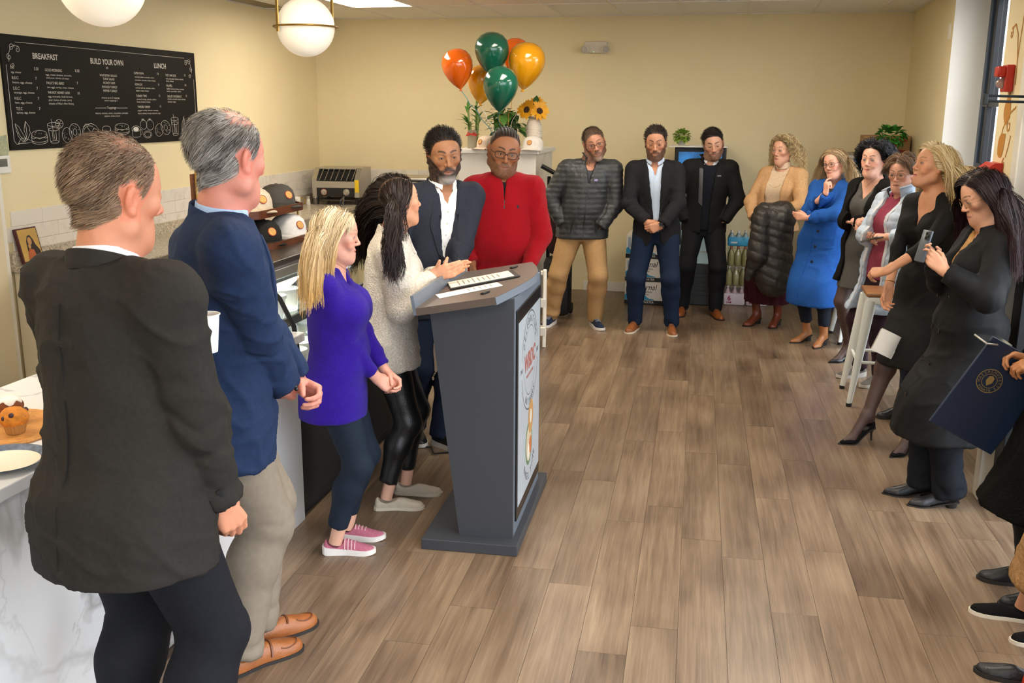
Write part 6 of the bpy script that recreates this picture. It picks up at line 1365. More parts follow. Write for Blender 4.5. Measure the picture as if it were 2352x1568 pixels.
# ---- drinks coolers, water boxes, bottle packs, plants at the back wall
t = empty('drinks_cooler', (-.33, 10.4, 0), 0, 'black upright drinks cooler with blue lit header by the back wall', 'cooler')
b = MB(); b.box((0, .02, .79), (.5, .56, 1.58), bev=.01); b.build('cabinet', M('cooler_black', '#101113', .4), t); b = MB(); b.box((0, -.268, 1.46), (.42, .012, .15)); b.build('header_panel', M('header_blue', '#2f6fae', .4, emit=.5, var=.35, vscale=9), t)
b = MB(); b.box((0, -.262, .88), (.44, .006, .9)); b.build('interior', M('cooler_glow', '#8fa4a4', .5, emit=.25), t)
for k in range(4): b = MB(); b.box((0, -.268, .55+.24*k), (.43, .01, .02)); b.build('shelf_edge', M('shelf_white', '#d5dedf', .4), t)
b = MB(); b.box((0, -.276, .88), (.44, .006, .92)); b.build('door_glass', glass_mat('window_glass'), t); b = MB(); b.box((.21, -.29, .9), (.02, .03, .4), bev=.004); b.build('door_handle', BLACKP, t)
for k in range(6): b = MB(); b.box((0, -.263, .1+.045*k), (.42, .012, .018)); b.build('vent_slat', BLACKP, t)
b = MB(); b.box((-.02, -.2, 1.588), (.56, .3, .012)); b.build('top_shelf', M('ledge_white', '#efece6', .35), t)
def ball_plant(name, loc, label, pot, leafm, r, n, lm, potpr, squash=.8):
    t = empty(name, loc, 0, label, 'plant'); b = MB(); b.lathe(potpr, (0, 0, 0), 22); b.build('pot', pot, t, True); h = potpr[-2][1]; b = MB(); b.tube([(0, 0, .02), (0, 0, h+r*.7)], .006, 6); b.build('stem', STALK, t)
    for k in range(n):
        z = 1-2*(k+.5)/n; a = k*2.4; q = math.sqrt(1-z*z); 
        if z < -.65: continue
        p = (r*q*math.cos(a)*.8, r*q*math.sin(a)*.8, h+r*squash*(.75+z*.8)); o = put_leaf(leafm, t, p, a-math.pi/2, R_(z*70+rg.uniform(-25, 25)), rg.uniform(-.4, .4), rg.uniform(.75, 1.2))
lmS = leaf_mesh(.045, .016, .5, 4, .2); lmS.materials.append(M('topiary_leaf', '#7fa038', .5, rnd=.25)); 
ball_plant('topiary_ball', (-.52, 10.22, 1.594), 'small round topiary in a grey pot on the black cooler', M('grey_pot', '#b9b4ac', .6), lmS, .068, 150, lmS, [(.03, 0), (.045, .05), (.047, .05), (.04, .045), (0, .04)])
for k in range(3):
    t = empty('water_carton', (-.81, 10.22, .005+.236*k), R_(0), ['bottom carton of the stacked spring water cartons', 'middle carton of the stacked spring water cartons', 'topmost carton of the stacked spring water cartons'][k], 'carton')
    b = MB(); b.box((0, 0, .117), (.42, .38, .23), bev=.004); b.build('box', M('carton_white', '#e7e1da', .6), t); b = MB(); b.box((0, -.0, .022), (.424, .384, .04)); b.build('black_band', M('carton_black', '#17171a', .5), t)
    b = MB(); text_on(b, 'Eternal', .082, (-.1, -.1915, .15), (1, 0, 0), (0, 0, 1), 'LEFT', xscale=.9, shear=.25); b.build('lettering', M('carton_black', '#17171a', .5), t); b = MB(); text_on(b, 'Naturally Alkaline', .026, (-.1, -.1915, .122), (1, 0, 0), (0, 0, 1), xscale=.9); b.build('lettering', M('carton_black', '#17171a', .5), t); b = MB(); text_on(b, 'Spring Water', .026, (-.09, -.1915, .096), (1, 0, 0), (0, 0, 1), xscale=.9); b.build('lettering', M('carton_black', '#17171a', .5), t)
    b = MB(); text_on(b, 'PERFECT WATER', .03, (-.14, -.1928, .012), (1, 0, 0), (0, 0, 1), xscale=1.); b.build('lettering', M('carton_white', '#e7e1da', .6), t)
    b = MB(); b.add([(x, -.1912, .045+z) for x, z in ((-.208, 0), (-.208, .05), (-.185, .07), (-.17, .045), (-.14, .03), (-.11, .0))], [(0, 1, 2, 3, 4, 5)]); b.add([(x, -.1912, .045+z) for x, z in ((-.1, 0), (-.06, .05), (-.045, .035), (-.01, .055), (.03, .02), (.08, .01), (.1, 0))], [(0, 1, 2, 3, 4, 5, 6)]); b.build('mountain_print', M('print_blue', '#2f8fc0', .6), t)
    b = MB(); b.box((-.175, -.1913, .16), (.03, .001, .1)); b.build('info_print', M('print_pale', '#9fb0bd', .6), t)
def bottle_mesh(r, h, neck=.35):
    b = MB(); b.lathe([(r*.8, 0), (r, .008), (r, h*.52), (r*.9, h*.62), (r*neck, h*.84), (r*neck, h*.9), (0, h*.9)], (0, 0, 0), 12); return b.mesh('bottle', 'all')
GLS = M('lemonade_bottle', '#c9c283', .15, trans=.35); CAPR = M('cap_orange', '#c87a5a', .5); CAPW = M('cap_clear', '#d8d3cc', .4); WRAP = glass_mat('shrink_wrap', (.95, .95, .95))
def bottle_pack(loc, label, nx, ny, r, h, mat, capm, sleeve=None, word=None, neck=.35):
    t = empty('bottle_pack', loc, 0, label, 'bottle pack'); me = bottle_mesh(r, h, neck); me.materials.append(mat); b = MB(); b.lathe([(r*neck*1.15, h*.86), (r*neck*1.2, h), (0, h)], (0, 0, 0), 10); cm = b.mesh('bottle_cap', 'all'); cm.materials.append(capm)
    for i in range(nx):
        for j in range(ny):
            p = ((i-(nx-1)/2)*r*2.02, (j-(ny-1)/2)*r*2.02, 0); o = bpy.data.objects.new('bottle', me); COL.objects.link(o); o.parent = t; o.location = p; c = bpy.data.objects.new('bottle_cap', cm); COL.objects.link(c); c.parent = o
    if sleeve:
        hh = h*sleeve[1]; b = MB(); b.box((0, 0, hh/2), (nx*r*2.02+.006, ny*r*2.02+.006, hh), bev=r*.5); s_ = b.build('sleeve', sleeve[0], t, True)
        if word:
            for txt, sz, x, z, m_ in word: b = MB(); text_on(b, txt, sz, (x, -ny*r*1.01-.0045, z), (1, 0, 0), (0, 0, 1), 'CENTER', bold=.002); b.build('lettering', m_, s_)
    return t
MG = M('print_magenta', '#9c2a5c', .6); PKS = M('carton_pink', '#dccbd0', .5)
bottle_pack((.075, 10.3, .0), 'six pack of pink drink bottles on the floor beside the cooler', 3, 2, .034, .2, M('pink_bottle', '#d3b3b8', .2, trans=.2), CAPW, (PKS, .62), [('6', .07, -.05, .05, MG), ('pack', .026, -.05, .022, MG)])
bottle_pack((.3, 10.3, .0), 'six pack of pink drink bottles on the floor next to an identical pack', 3, 2, .034, .2, M('pink_bottle', '#d3b3b8', .2, trans=.2), CAPW, (PKS, .62), [('6', .07, -.05, .05, MG), ('pack', .026, -.05, .022, MG)])
bottle_pack((.08, 10.3, .201), 'pack of yellow lemonade bottles standing on the pink pack', 3, 2, .034, .2, GLS, CAPW, (WRAP, .9)); bottle_pack((.3, 10.3, .201), 'pack of yellow lemonade bottles under the dark coat sleeve', 3, 2, .034, .2, GLS, CAPW, (WRAP, .9))
bottle_pack((.09, 10.3, .402), 'upper pack of yellow lemonade bottles with orange caps', 3, 2, .034, .2, GLS, CAPR, (WRAP, .9))
bottle_pack((.085, 10.3, .604), 'blue wrapped pack of water bottles on top of the stack', 3, 2, .034, .15, M('water_bottle', '#b9d0d6', .15, trans=.4), CAPW, (M('blue_wrap', '#3f9cc4', .35, var=.25, vscale=22), .62), [('SMART', .02, -.04, .03, M('paper_white', '#f3eee6', .7))])
t = empty('drinks_cooler', (1.3, 10.2, 0), 0, 'grey topped drinks cooler with blue sides in the back corner', 'cooler'); b = MB(); b.box((0, 0, .77), (.56, .8, 1.5), bev=.01); b.build('cabinet', M('cooler_blue', '#1d57a5', .4), t); b = MB(); b.box((0, 0, 1.525), (.6, .84, .03)); b.build('lid', M('cooler_grey', '#9a968c', .5), t); b = MB(); b.box((-.02, -.405, .8), (.44, .012, 1.2)); b.build('door', M('cooler_dark', '#20262c', .3), t)
t = empty('cardboard_box', (1.4, 10.28, 1.54), 0, 'brown cardboard box with red print on the corner cooler', 'box'); b = MB(); b.box((0, 0, .085), (.42, .3, .17), bev=.003); b.build('carton', M('kraft', '#a9835a', .8, var=.08), t); b = MB(); b.box((.12, -.1515, .13), (.13, .001, .025)); b.build('red_print', M('print_box_red', '#a5432f', .7), t); b = MB(); b.box((.12, -.1515, .03), (.15, .001, .02)); b.build('red_print', M('print_box_red', '#a5432f', .7), t)
lmR = leaf_mesh(.07, .03, .6, 4, .15, True); lmR.materials.append(M('red_pot_leaf', '#3f8a34', .45, rnd=.25, var=.2))
ball_plant('potted_plant', (1.39, 9.87, 1.54), 'bushy green plant in a glossy red pot on the corner cooler', M('red_glaze', '#d42a1a', .2), lmR, .12, 110, lmR, [(.04, 0), (.058, .06), (.062, .1), (.064, .1), (.055, .09), (0, .085)])
# ---- white easel, black cart with bag
t = empty('white_easel', (-1.66, 8.12, 0), R_(10), 'white folding wooden stand behind the podium', 'stand')
for y0, y1 in ((-.18, -.03), (.2, .03)):
    for x in (-.16, .16): b = MB(); b.tube([(x, y0, 0), (x, y1, .62)], .016, 6); b.build('leg', M('white_wood', '#e9e4da', .5), t)
for zz, yy in ((.13, -.15), (.36, -.09), (.6, 0)): b = MB(); b.box((0, yy, zz), (.34, .05, .07 if zz < .5 else .03), bev=.003); b.build('cross_board', M('white_wood', '#e9e4da', .5), t)
t = empty('luggage_cart', (-1.6, 9.35, 0), 0, 'black folding hand cart with a dark bag strapped on', 'cart')
for x in (-.1, .12): b = MB(); b.tube([(x, 0, .04), (x, .02, 1.32)], .018, 8); b.build('upright', BLACKM, t, True)
b = MB(); b.tube([(-.16, -.05, 1.42), (-.02, .0, 1.34), (.12, .02, 1.3)], .022, 8); b.build('handle', BLACKP, t, True)
b = MB(); b.box((.02, -.12, .3), (.26, .2, .56), bev=.06); b.build('bag', M('black_nylon_bag', '#121214', .6, bump=.2, bscale=120), t, True); b = MB(); b.box((.03, -.08, .85), (.22, .1, .5), bev=.04); b.build('rolled_cloth', M('dark_red_cloth', '#2a0f0e', .8), t, True)
b = MB(); b.box((.02, -.1, 1.22), (.2, .08, .12), bev=.03); b.build('orange_roll', M('orange_cloth', '#a5421c', .7), t, True)
for x in (-.1, .12): b = MB(); b.lathe([(.0, -.02), (.05, -.02), (.06, 0), (.05, .02), (0, .02)], (x, .06, .06), 18, 0, (1, 0, 0)); b.build('wheel', BLACKP, t, True)
# ---- white metal bar stools
def stool(loc, rz, label):
    t = empty('bar_stool', loc, rz, label, 'stool'); wm = M('stool_white', '#dfe3df', .35); H_ = .74
    for sx in (-1, 1):
        for sy in (-1, 1):
            top = np.array((sx*.13, sy*.13, H_-.03)); bot = np.array((sx*.225, sy*.225, .02)); b = MB(); d = bot-top
            # folded sheet-metal leg: wide at the top, tapering
            x, y, _ = basis(d); b.tube([top, top+d*.5, bot], [.045, .034, .02], 8, flat=.75); lg = b.build('leg', wm, t, 50); b = MB(); b.cyl(bot+(0, 0, .004), bot-(0, 0, .02), .02, .018, 12); b.build('rubber_foot', M('rubber_black', '#121212', .7), lg, True)
    for z, q in ((.3, .185), (.3, .185)): pass
    for (p, q) in (((-1, -1), (1, -1)), ((1, -1), (1, 1)), ((1, 1), (-1, 1)), ((-1, 1), (-1, -1))):
        b = MB(); k = .186; b.cyl((p[0]*k, p[1]*k, .3), (q[0]*k, q[1]*k, .3), .011, n=10); b.build('foot_rail', wm, t, True)
    b = MB(); b.box((0, 0, H_-.025), (.31, .31, .05), bev=.012); b.build('seat_apron', wm, t, True); b = MB(); b.box((0, 0, H_+.014), (.33, .33, .028), bev=.012); b.build('wood_seat', wood_mat('stool_wood', ('#6f4526', '#8f5f36', '#a87645'), (6, 25, 6), .4, .05), t, True)
stool((1.07, 7.01, 0), R_(0), 'white metal bar stool with wooden seat beside the blonde woman'); stool((1.17, 8.9, 0), R_(4), 'white metal bar stool half hidden behind the blue coat')
# ---- right wall: painted vine, alarm strobe, red box, outlet plate, hanging rod
OCH = M('mural_ochre', '#b97f2c', .8); xw = XR-.002
t = empty('leaf_mural', (xw, 6.85, 1.7), 0, 'ochre painted leaf and tendril mural on the cream wall', 'mural')
def mural_leaf(y, z, L, w, ang):
    b = MB(); n = 14; A = [(L*k/n, w*math.sin(math.pi*(k/n)**.75)) for k in range(n+1)]; P = A+[(p[0], -p[1]) for p in A[1:-1]][::-1]; c, s_ = math.cos(ang), math.sin(ang); b.add([(0, y+p[0]*c-p[1]*s_-6.85, z+p[0]*s_+p[1]*c-1.7) for p in P], [tuple(range(len(P)))]); b.build('leaf', OCH, t)
mural_leaf(6.83, 1.86, .21, .08, R_(100)); mural_leaf(6.94, 1.68, .2, .075, R_(140)); mural_leaf(6.9, 2.62, .18, .07, R_(60))
def vine(pts, r=.007): b = MB(); b.tube([(0, y-6.85, z-1.7) for y, z in pts], r, 5, flat=.2); b.build('tendril', OCH, t, True)
vine([(6.9, 1.78), (6.87, 1.84), (6.8, 1.9), (6.72, 1.94), (6.62, 1.97)]); vine(spiral(6.74, 1.86, .05, 1.6, 1.1, -1)); vine([(6.74, 1.67), (6.7, 1.73), (6.67, 1.8)]); vine(spiral(6.77, 1.62, .04, 1.6, 1.2, -1)); vine([(6.7, 2.1), (6.72, 2.25), (6.77, 2.4), (6.84, 2.46), (6.92, 2.44)]); vine(spiral(6.92, 2.41, .035, 1.6, 1., 1)); vine([(6.72, 2.25), (6.68, 2.5), (6.66, 2.7)])
t = empty('alarm_strobe', (XR, 6.8, 2.14), 0, 'red fire alarm strobe on the mural wall', 'alarm'); RED = M('alarm_red', '#c1281d', .35); b = MB(); b.box((-.025, 0, 0), (.05, .12, .16), bev=.008); b.build('housing', RED, t); b = MB(); b.box((-.07, 0, .04), (.05, .1, .065), bev=.012); b.build('horn', RED, t, True); b = MB(); b.sphere((-.06, 0, -.03), .03, 16); b.build('strobe_lens', M('strobe_clear', '#d8d8d4', .1, trans=.6), t, True)
t = empty('alarm_box', (XR, 6.88, 1.55), 0, 'red fire alarm cover box low on the mural wall', 'alarm box'); b = MB(); b.prism([(0, -.1), (-.11, -.1), (-.11, .03), (-.05, .08), (0, .08)], (0, -.12, 0), (1, 0, 0), (0, 0, 1), (0, .24, 0)); b.build('cover', RED, t); b = MB(); b.box((-.112, 0, -.02), (.004, .16, .1)); b.build('window', M('strobe_clear', '#d8d8d4', .1, trans=.6), t)
b = MB(); b.box((XR-.004, 8.88, 2.56), (.008, .07, .12), bev=.002); tag(b.build('wall_plate', WHITE), 'white blank cover plate high on the right wall', 'wall plate')
t = empty('sign_bracket', (1.25, 5.2, 2.0), 0, 'black double rod bracket projecting from the white post', 'bracket')
for dz in (.012, -.012): b = MB(); b.tube([(-.13, -.1, dz+.004), (.06, -.055, dz), (.4, .04, dz)], .007, 6); b.build('rod', BLACKM, t, True)
b = MB(); b.box((-.13, -.1, 0), (.02, .02, .05), bev=.003); b.build('end_stop', BLACKM, t)

t = empty('tote_bag', (1.13, 3.18, 0), R_(5), 'red orange tote bag on the floor by the shop window', 'bag'); v = Vol((-.14, -.2, -.01), (.14, .2, .3), .008); v.fn(lambda X, Y, Z: sd_loft(X, Y, Z, [.0, .04, .14, .24], [0]*4, [0]*4, [.075, .09, .085, .05], [.15, .17, .165, .15], 2.6)); V, Q = v.nets(); V = relax(V, Q, 2); link('bag_body', np_mesh('bag_body', V+normals(V, Q)*(.006*vnoise(V*14))[:, None], Q), cloth('orange_wool', '#b0300f'), t)
for sx in (-.03, .03): b = MB(); b.tube([(sx, -.07, .22), (sx, -.06, .34), (sx, 0, .38), (sx, .06, .34), (sx, .07, .22)], .007, 6); b.build('handle', M('bag_strap', '#6a1c0a', .6), t, True)
# ------------------------------------------------------------------ the people, left group
def flow_c(*v): return lambda P, r: np.repeat(np.array([v], float), len(P), 0)
def feet_w(pos, face, R, L, yaw=(8, 8)): a = lc(pos, face, R); b = lc(pos, face, L); return {1: (a[0], a[1], yaw[0]), -1: (b[0], b[1], yaw[1])}
def suit(p, col, shirt, hem=.44, btn=.57, gap_top=.06, e=.02, lap=True, kind='wool', shirt_col=True, name='jacket', open_=.004, fold=.006, collar_r=None, tie=None, hemflare=.012, boxy=.6, cuff=.96, btncol='#1a1a1c', low=.05, shirt_e=.006, throat=.3, drape=.0035):
    m = cloth(name+col[1:], col, kind); ms = cloth('shirt'+shirt[1:], shirt, 'cotton', .7)
    v = p.upper(e=shirt_e, hem=.5, boxy=.3, sleeves=()); p.neck_cut(v, throat and None, front=.0 if throat else 0.)
    if throat > .25: p.front_gap(v, [(.765, .0), (.8, .016), (.86, .045)])
    sh = p.finish(v, 'shirt', ms, drape=.001, limb=False); sv = v
    nr = .0375*p.h if p.sex == 'm' else .033*p.h
    if shirt_col: p.collar_mesh(ms, nr+.002, gap=throat, hgt=.046, fall=.034, point=.028, out=.006, parent=sh, drop=.012)
    for z in np.arange(btn+.015, .79, .035): p.button(sv, 0, z, M('shirt_button', '#cfc8bc', .4), .005, sh)
    v = p.upper(e=e, hem=hem, boxy=boxy, hemflare=hemflare, cuff=cuff); p.neck_cut(v, nr+.012)
    p.front_gap(v, [(hem-.01, low), (hem+.03, low*.5), (btn-.02, open_), (btn, open_), (btn+(.79-btn)*.6, gap_top*.75), (.8, gap_top), (.86, gap_top+.03)])
    j = p.finish(v, name, m, fold=fold, drape=drape, seed=int(p.h*100) % 13)
    if lap:
        for q in (1, -1):
            g = gap_top
            p.strip(v, [(q*(open_+.002), btn+.005), (q*g*.72, btn+(.79-btn)*.6), (q*(g+.005), .8)], [(q*.03, btn+.012), (q*(g+.052), btn+(.79-btn)*.62), (q*(g+.034), .806)], off=.006, name='lapel', mat=m, parent=j, n=14, m=5)
    p.collar_mesh(m, nr+.014, nr+.02, gap=.95, hgt=.036, fall=.045, point=0, out=.007, drop=.06, base=.006, parent=j)
    for k in range(2): p.button(v, .012, btn-.004-.05*k, M('button_dark', btncol, .4), .01, j)
    for q in (1, -1): p.strip(v, [(q*.075, hem+.1), (q*.075, hem+.072)], [(q*.15, hem+.103), (q*.15, hem+.075)], off=.004, name='pocket_flap', mat=m, parent=j, n=4, m=6)
    return j, sh, v
def short_hair(p, cols, n=3000, length=.03, mask=None, flow=(0, -.9, .1), lift=.35, grav=.12, width=.0017, vol=.004, name='hair', **k):
    return p.strands(n, length, steps=4, width=width, mask=mask, flow=flow if callable(flow) else flow_c(*flow), lift=lift, grav=grav, vol=vol, colors=cols, collide_body=False, face_clear=False, **k)
# 1 man in charcoal suit
p = Person('grey haired man in charcoal suit seen from behind holding a paper cup', (-1.535, 2.22), 18, 1.875, 'm', build=1.0, belly=.9, shoulder=.98, lean=(0, .0), head=(-8, 8, 4), hoff=(0, .01, 0), tone='#c9886a', res=.0088, hres=.0039, hs=1.13, feet={1: (.13, .02, 12), -1: (-.13, .0, 12)})
p.arm(1, p.l(-1.3, 2.29, .88), (.7, -1, .1), hdir=(.05, .45, -.9), palm=(-1, .1, 0), pose='relaxed'); p.arm(-1, p.l(-1.6, 2.56, 1.27), (-.35, .1, -1), hdir=(.75, .45, .35), palm=(.5, -.8, .2), pose='cup')
bald = lambda V: 1-.72*smooth01(V[:, 2], .08, .11)*smooth01(V[:, 1], -.07, -.01)
p.body(p.head_geo(scalp='#6d5545', hairmask=lambda V: bald(V), fat=.8, jaw=1.08, age=.8, cheek=.2, brow='#7a6250', lips='#b0685a', earcut=True)); p.eyes()
p.hair([short_hair(p, ('#5a4434', '#a08468'), 6500, .02, flow=(-.15, -.8, -.5), lift=.1, width=.0015), short_hair(p, ('#6a5443', '#a08872'), 900, .035, mask=lambda V: (V[:, 2] > .07).astype(f4), flow=(.4, -.6, -.1), lift=.35, width=.0009, seed=9)])
j, sh, v = suit(p, '#2b2825', '#e6e6ea', hem=.408, e=.03, boxy=.9, fold=.008, hemflare=.03, btn=.56, drape=.007)
p.strip(v, [(-.0014, .79), (-.0014, .43)], [(.0014, .79), (.0014, .43)], off=.0045, th=.001, name='back_seam', mat=M('seam_dark', '#141210', .9), parent=j, n=30, m=2, dirv=(0, 1, 0))
for k in range(4):
    d = nrm(p.W[1]-p.E[1]); c = p.E[1]+(p.W[1]-p.E[1])*(.9-.05*k); sd_ = nrm(np.cross(d, (0, 1, 0))*.3+np.array((.75, -.66, 0))); sd_ = nrm(sd_-d*(sd_ @ d)); b = MB(); b.lathe([(.0085, 0), (.0085, .003), (0, .004)], c+sd_*(p.rW+.03+.0012*k+(p.rE-p.rW)*.1*k), 12, 0, sd_); b.build('cuff_button', M('button_dark', '#1a1a1c', .3), j, True)
p.trousers(cloth('suit_trousers', '#1b1c21'), e=.026, top_e=.012, cuff=.02, fold=.008); [p.shoe(q, 'oxford', cloth('black_shoe', '#16130f', 'leather')) for q in (1, -1)]
CH = p
t = empty('paper_cup', (-1.48, 2.585, 1.247), 0, 'white paper coffee cup held by the man in charcoal', 'cup'); b = MB(); b.lathe([(.028, 0), (.0285, .003), (.0385, .112), (.0375, .112), (.027, .006), (0, .006)], (0, 0, 0), 32); b.build('wall', M('paper_cup_white', '#f0ece6', .6), t, True); b = MB(); b.tube([(.0395*math.cos(a), .0395*math.sin(a), .112) for a in np.linspace(0, 6.2832, 32, endpoint=False)], .0022, 6, closed=True); b.build('rolled_rim', M('paper_cup_white', '#f0ece6', .6), t, True); b = MB(); b.lathe([(0, .09), (.035, .09)], (0, 0, 0), 24); b.build('coffee', M('coffee_milk', '#b08b68', .3), t)
# 2 man in navy blazer
ps, fc = (-1.67, 2.96), 56
p = Person('grey haired man in navy blazer and khaki trousers beside the marble counter', ps, fc, 1.935, 'm', build=1.06, belly=.3, lean=lc(ps, fc, (-1.58, 2.9)), head=(34, 6, 0), tone='#d08a78', res=.0088, hres=.0039, hs=1.12, feet=feet_w(ps, fc, (-1.6, 2.9), (-1.63, 3.09), (-22, 18)))
p.arm(1, p.l(-1.46, 3.04, 1.0), (1, -.4, -.2), hdir=(-.8, .45, -.3), palm=(0, -1, .1), pose='grip'); p.arm(-1, p.l(-1.46, 3.15, 1.0), (-1, -.5, -.3), hdir=(.8, .5, -.3), palm=(0, -1, 0), pose='grip')
bald2 = lambda V: 1-.93*smooth01(V[:, 2], .07, .095)*smooth01(V[:, 1], -.075, -.02)
p.body(p.head_geo(scalp='#6a6259', hairmask=bald2, fat=.9, jaw=1.1, age=.9, cheek=.28, brow='#8a8078', lips='#b0665e', earcut=True, nose=1.05)); p.eyes(iris='#54708a')
p.hair([short_hair(p, ('#4e4844', '#b5b0aa'), 6500, .028, flow=(-.05, -.8, -.6), lift=.05, width=.0016, vol=.005, clump=60), short_hair(p, ('#6e655c', '#a9a29a'), 1100, .045, mask=lambda V: (V[:, 2] > .06).astype(f4), flow=(.0, -.8, -.5), lift=.08, width=.001, seed=9)])
j, sh, v = suit(p, '#233250', '#aac4e4', hem=.4, e=.026, boxy=.8, fold=.008, hemflare=.016, btn=.56, drape=.007)
for k in range(4):
    d = nrm(p.W[1]-p.E[1]); x, y, _ = basis(d); b = MB(); c = p.E[1]+(p.W[1]-p.E[1])*(.9-.045*k)+(np.array((1, -.3, .3)))*0; side = nrm(np.cross(d, (0, 0, 1))); rr = p.rW+.026+.0; c = c+nrm(side*.8+np.array((0, 0, -.35)))*rr*1.02; b.sphere(c, .0075, 10); b.build('cuff_button', M('button_navy', '#10131a', .3), j, True)
p.trousers(cloth('khaki', '#867a6b', 'cotton'), e=.018, cuff=.035, fold=.008); [p.shoe(q, 'loafer', cloth('loafer_tan', '#9a5a2c', 'leather'), trim=cloth('loafer_trim', '#6e3c1c', 'leather')) for q in (1, -1)]
for q in (1, -1): b = MB(); b.cyl(p.ank[q]-(0, 0, .03), p.ank[q]+(0, 0, .1), .038, .04, 14); b.build('sock', cloth('sock_navy', '#141a26', 'cotton'), p.root, True)
# 3 woman in purple sweater
ps, fc = (-1.655, 3.95), 76
p = Person('woman with long pale blonde hair in a purple sweater and pink sneakers', ps, fc, 1.53, 'f', build=1.12, belly=.35, lean=lc(ps, fc, (-1.66, 3.95)), head=(3, 6, 0), tone='#dba08a', res=.0085, hres=.0035, hs=1.1, bust=1., feet=feet_w(ps, fc, (-1.65, 3.865), (-1.66, 4.03), (0, -4)))
p.arm(1, p.l(-1.475, 3.97, .8), (.8, -1, -.2), hdir=(-.3, .75, -.6), palm=(-.7, -.3, -.4), pose='relaxed'); p.arm(-1, p.l(-1.46, 4.06, .8), (-.8, -1, -.2), hdir=(.35, .7, -.6), palm=(.7, -.2, -.4), pose='grip'); p.fore_len = .15
p.body(p.head_geo(scalp='#b8a480', chest=True, smile=.9, lips='#c05a5c', brow='#9a8060', cheek=.22, nose=1.02, age=.2, fat=.3)); p.eyes(iris='#5b7a96')
fl = lambda P, r: np.stack([np.sign(P[:, 0]+.002)*.6, -.12-.1*(P[:, 1] < .03), .2+0*P[:, 0]], 1)
p.hair([p.strands(6800, .36, steps=9, width=.0023, flow=fl, lift=.25, grav=.9, vol=.022, face_y=.012, wave=.004, wlen=.22, colors=('#a88f66', '#efe4cc'), tip='#d9b06a', jitter=.25, lenfn=lambda P: np.where(P[:, 1] > .045, .78, 1.)),
        p.strands(500, .06, steps=8, width=.002, mask=lambda V: ((V[:, 1] > .05) & (V[:, 2] > .06) & (np.abs(V[:, 0]) < .05)).astype(f4), flow=lambda P, r: np.stack([np.sign(P[:, 0]+.01)*1.1, .35+0*P[:, 0], .0*P[:, 0]], 1), lift=.2, grav=.7, vol=.008, colors=('#c9ae7c', '#f0e2c4'), face_clear=False, seed=5, collide_body=False)])
v = p.upper(e=.011, hem=.415, boxy=.35, hemflare=.006, cuff=.86, e2=.012); p.neck_cut(v, .05, front=.045); PU = cloth('purple_knit', '#2d1488', 'knit'); sw = p.finish(v, 'sweater', PU, fold=.007, drape=.003, foldf=8)
p.trousers(cloth('leggings_navy', '#131f2e', 'cotton'), e=.004, cuff=.085, fold=.002)
for q in (1, -1): b = MB(); b.cyl(p.ank[q]-(0, 0, .02), p.ank[q]+nrm(p.knee[q]-p.ank[q])*.1, .03, .033, 14); b.build('ankle', m_skin_plain if False else M('skin_ankle', '#d9a890', .5), p.root, True); p.shoe(q, 'sneaker', cloth('pink_knit', '#b96b80', 'knit'), sole=M('sole_white', '#e9e3de', .5), trim=M('lace_pink', '#d9b0b4', .6))
b = MB(); b.tube([p.N+p.rs @ np.array((x, .035+.05*(1-(x/.06)**2), .035-.0+(-.075)*(1-abs(x)/.06))) for x in np.linspace(-.06, .06, 15)], .0012, 5); b.build('necklace', BRASS, p.root, True)
g = p.glasses(BLACKP, z=.085, temple=False, lens=True); g.name = 'glasses_on_hair'; g.location = p.Rh @ np.array((0, -.07, .065))
# 4 speaker
ps, fc = (-1.625, 4.53), 72
p = Person('dark haired woman in cream tweed jacket speaking at the podium', ps, fc, 1.63, 'f', build=1.03, lean=lc(ps, fc, (-1.575, 4.53)), head=(22, -4, 0), tone='#d49a78', res=.0088, hres=.0039, hs=1.08, bust=.6, feet=feet_w(ps, fc, (-1.6, 4.4), (-1.57, 4.62), (2, -10)))
p.arm(1, p.l(-1.375, 4.49, 1.165), (.5, -.4, -1), hdir=(.1, .9, .35), palm=(-1, 0, .1), pose='clap'); p.arm(-1, p.l(-1.365, 4.58, 1.16), (-.5, -.4, -1), hdir=(-.1, .9, .3), palm=(1, 0, .1), pose='clap')
p.body(p.head_geo(scalp='#140d0b', smile=1., lips='#b85450', brow='#1c120e', cheek=.15, nose=1.05)); p.eyes()
p.hair([p.strands(6200, .4, steps=9, width=.0026, flow=lambda P, r: np.stack([np.sign(P[:, 0]-.02)*.55, -.2+0*P[:, 0], .2+0*P[:, 0]], 1), lift=.3, grav=.9, vol=.024, wave=.012, wlen=.2, colors=('#0d0807', '#2a1914'), tip='#22130f', clump=22)])
CT = cloth('cream_tweed', '#e2d9cb', 'boucle')
v = p.upper(e=.03, hem=.44, boxy=.85, hemflare=.025, cuff=.9, e2=.022, flare=.008); p.neck_cut(v, .06); p.front_gap(v, [(.43, .03), (.55, .012), (.7, .02), (.86, .05)]); j = p.finish(v, 'jacket', CT, fold=.009, drape=.006)
p.collar_mesh(CT, .06, .066, gap=.6, hgt=.035, fall=.07, point=.03, out=.014, drop=.04, parent=j)
for q in (1, -1): d = nrm(p.W[q]-p.E[q]); b = MB(); c = p.W[q]-d*.022; b.lathe([(.036, -.035), (.042, -.03), (.043, .02), (.04, .022), (.034, -.03)], c, 24, 0, d, True); b.build('turned_cuff', CT, j, True)
v = p.upper(e=.008, hem=.5, boxy=.3, sleeves=()); p.neck_cut(v, .055, front=.05); p.finish(v, 'top', cloth('black_top', '#121214', 'cotton'), limb=False)
p.trousers(cloth('black_leggings', '#141416', 'leather'), e=.004, cuff=.085, fold=.003)
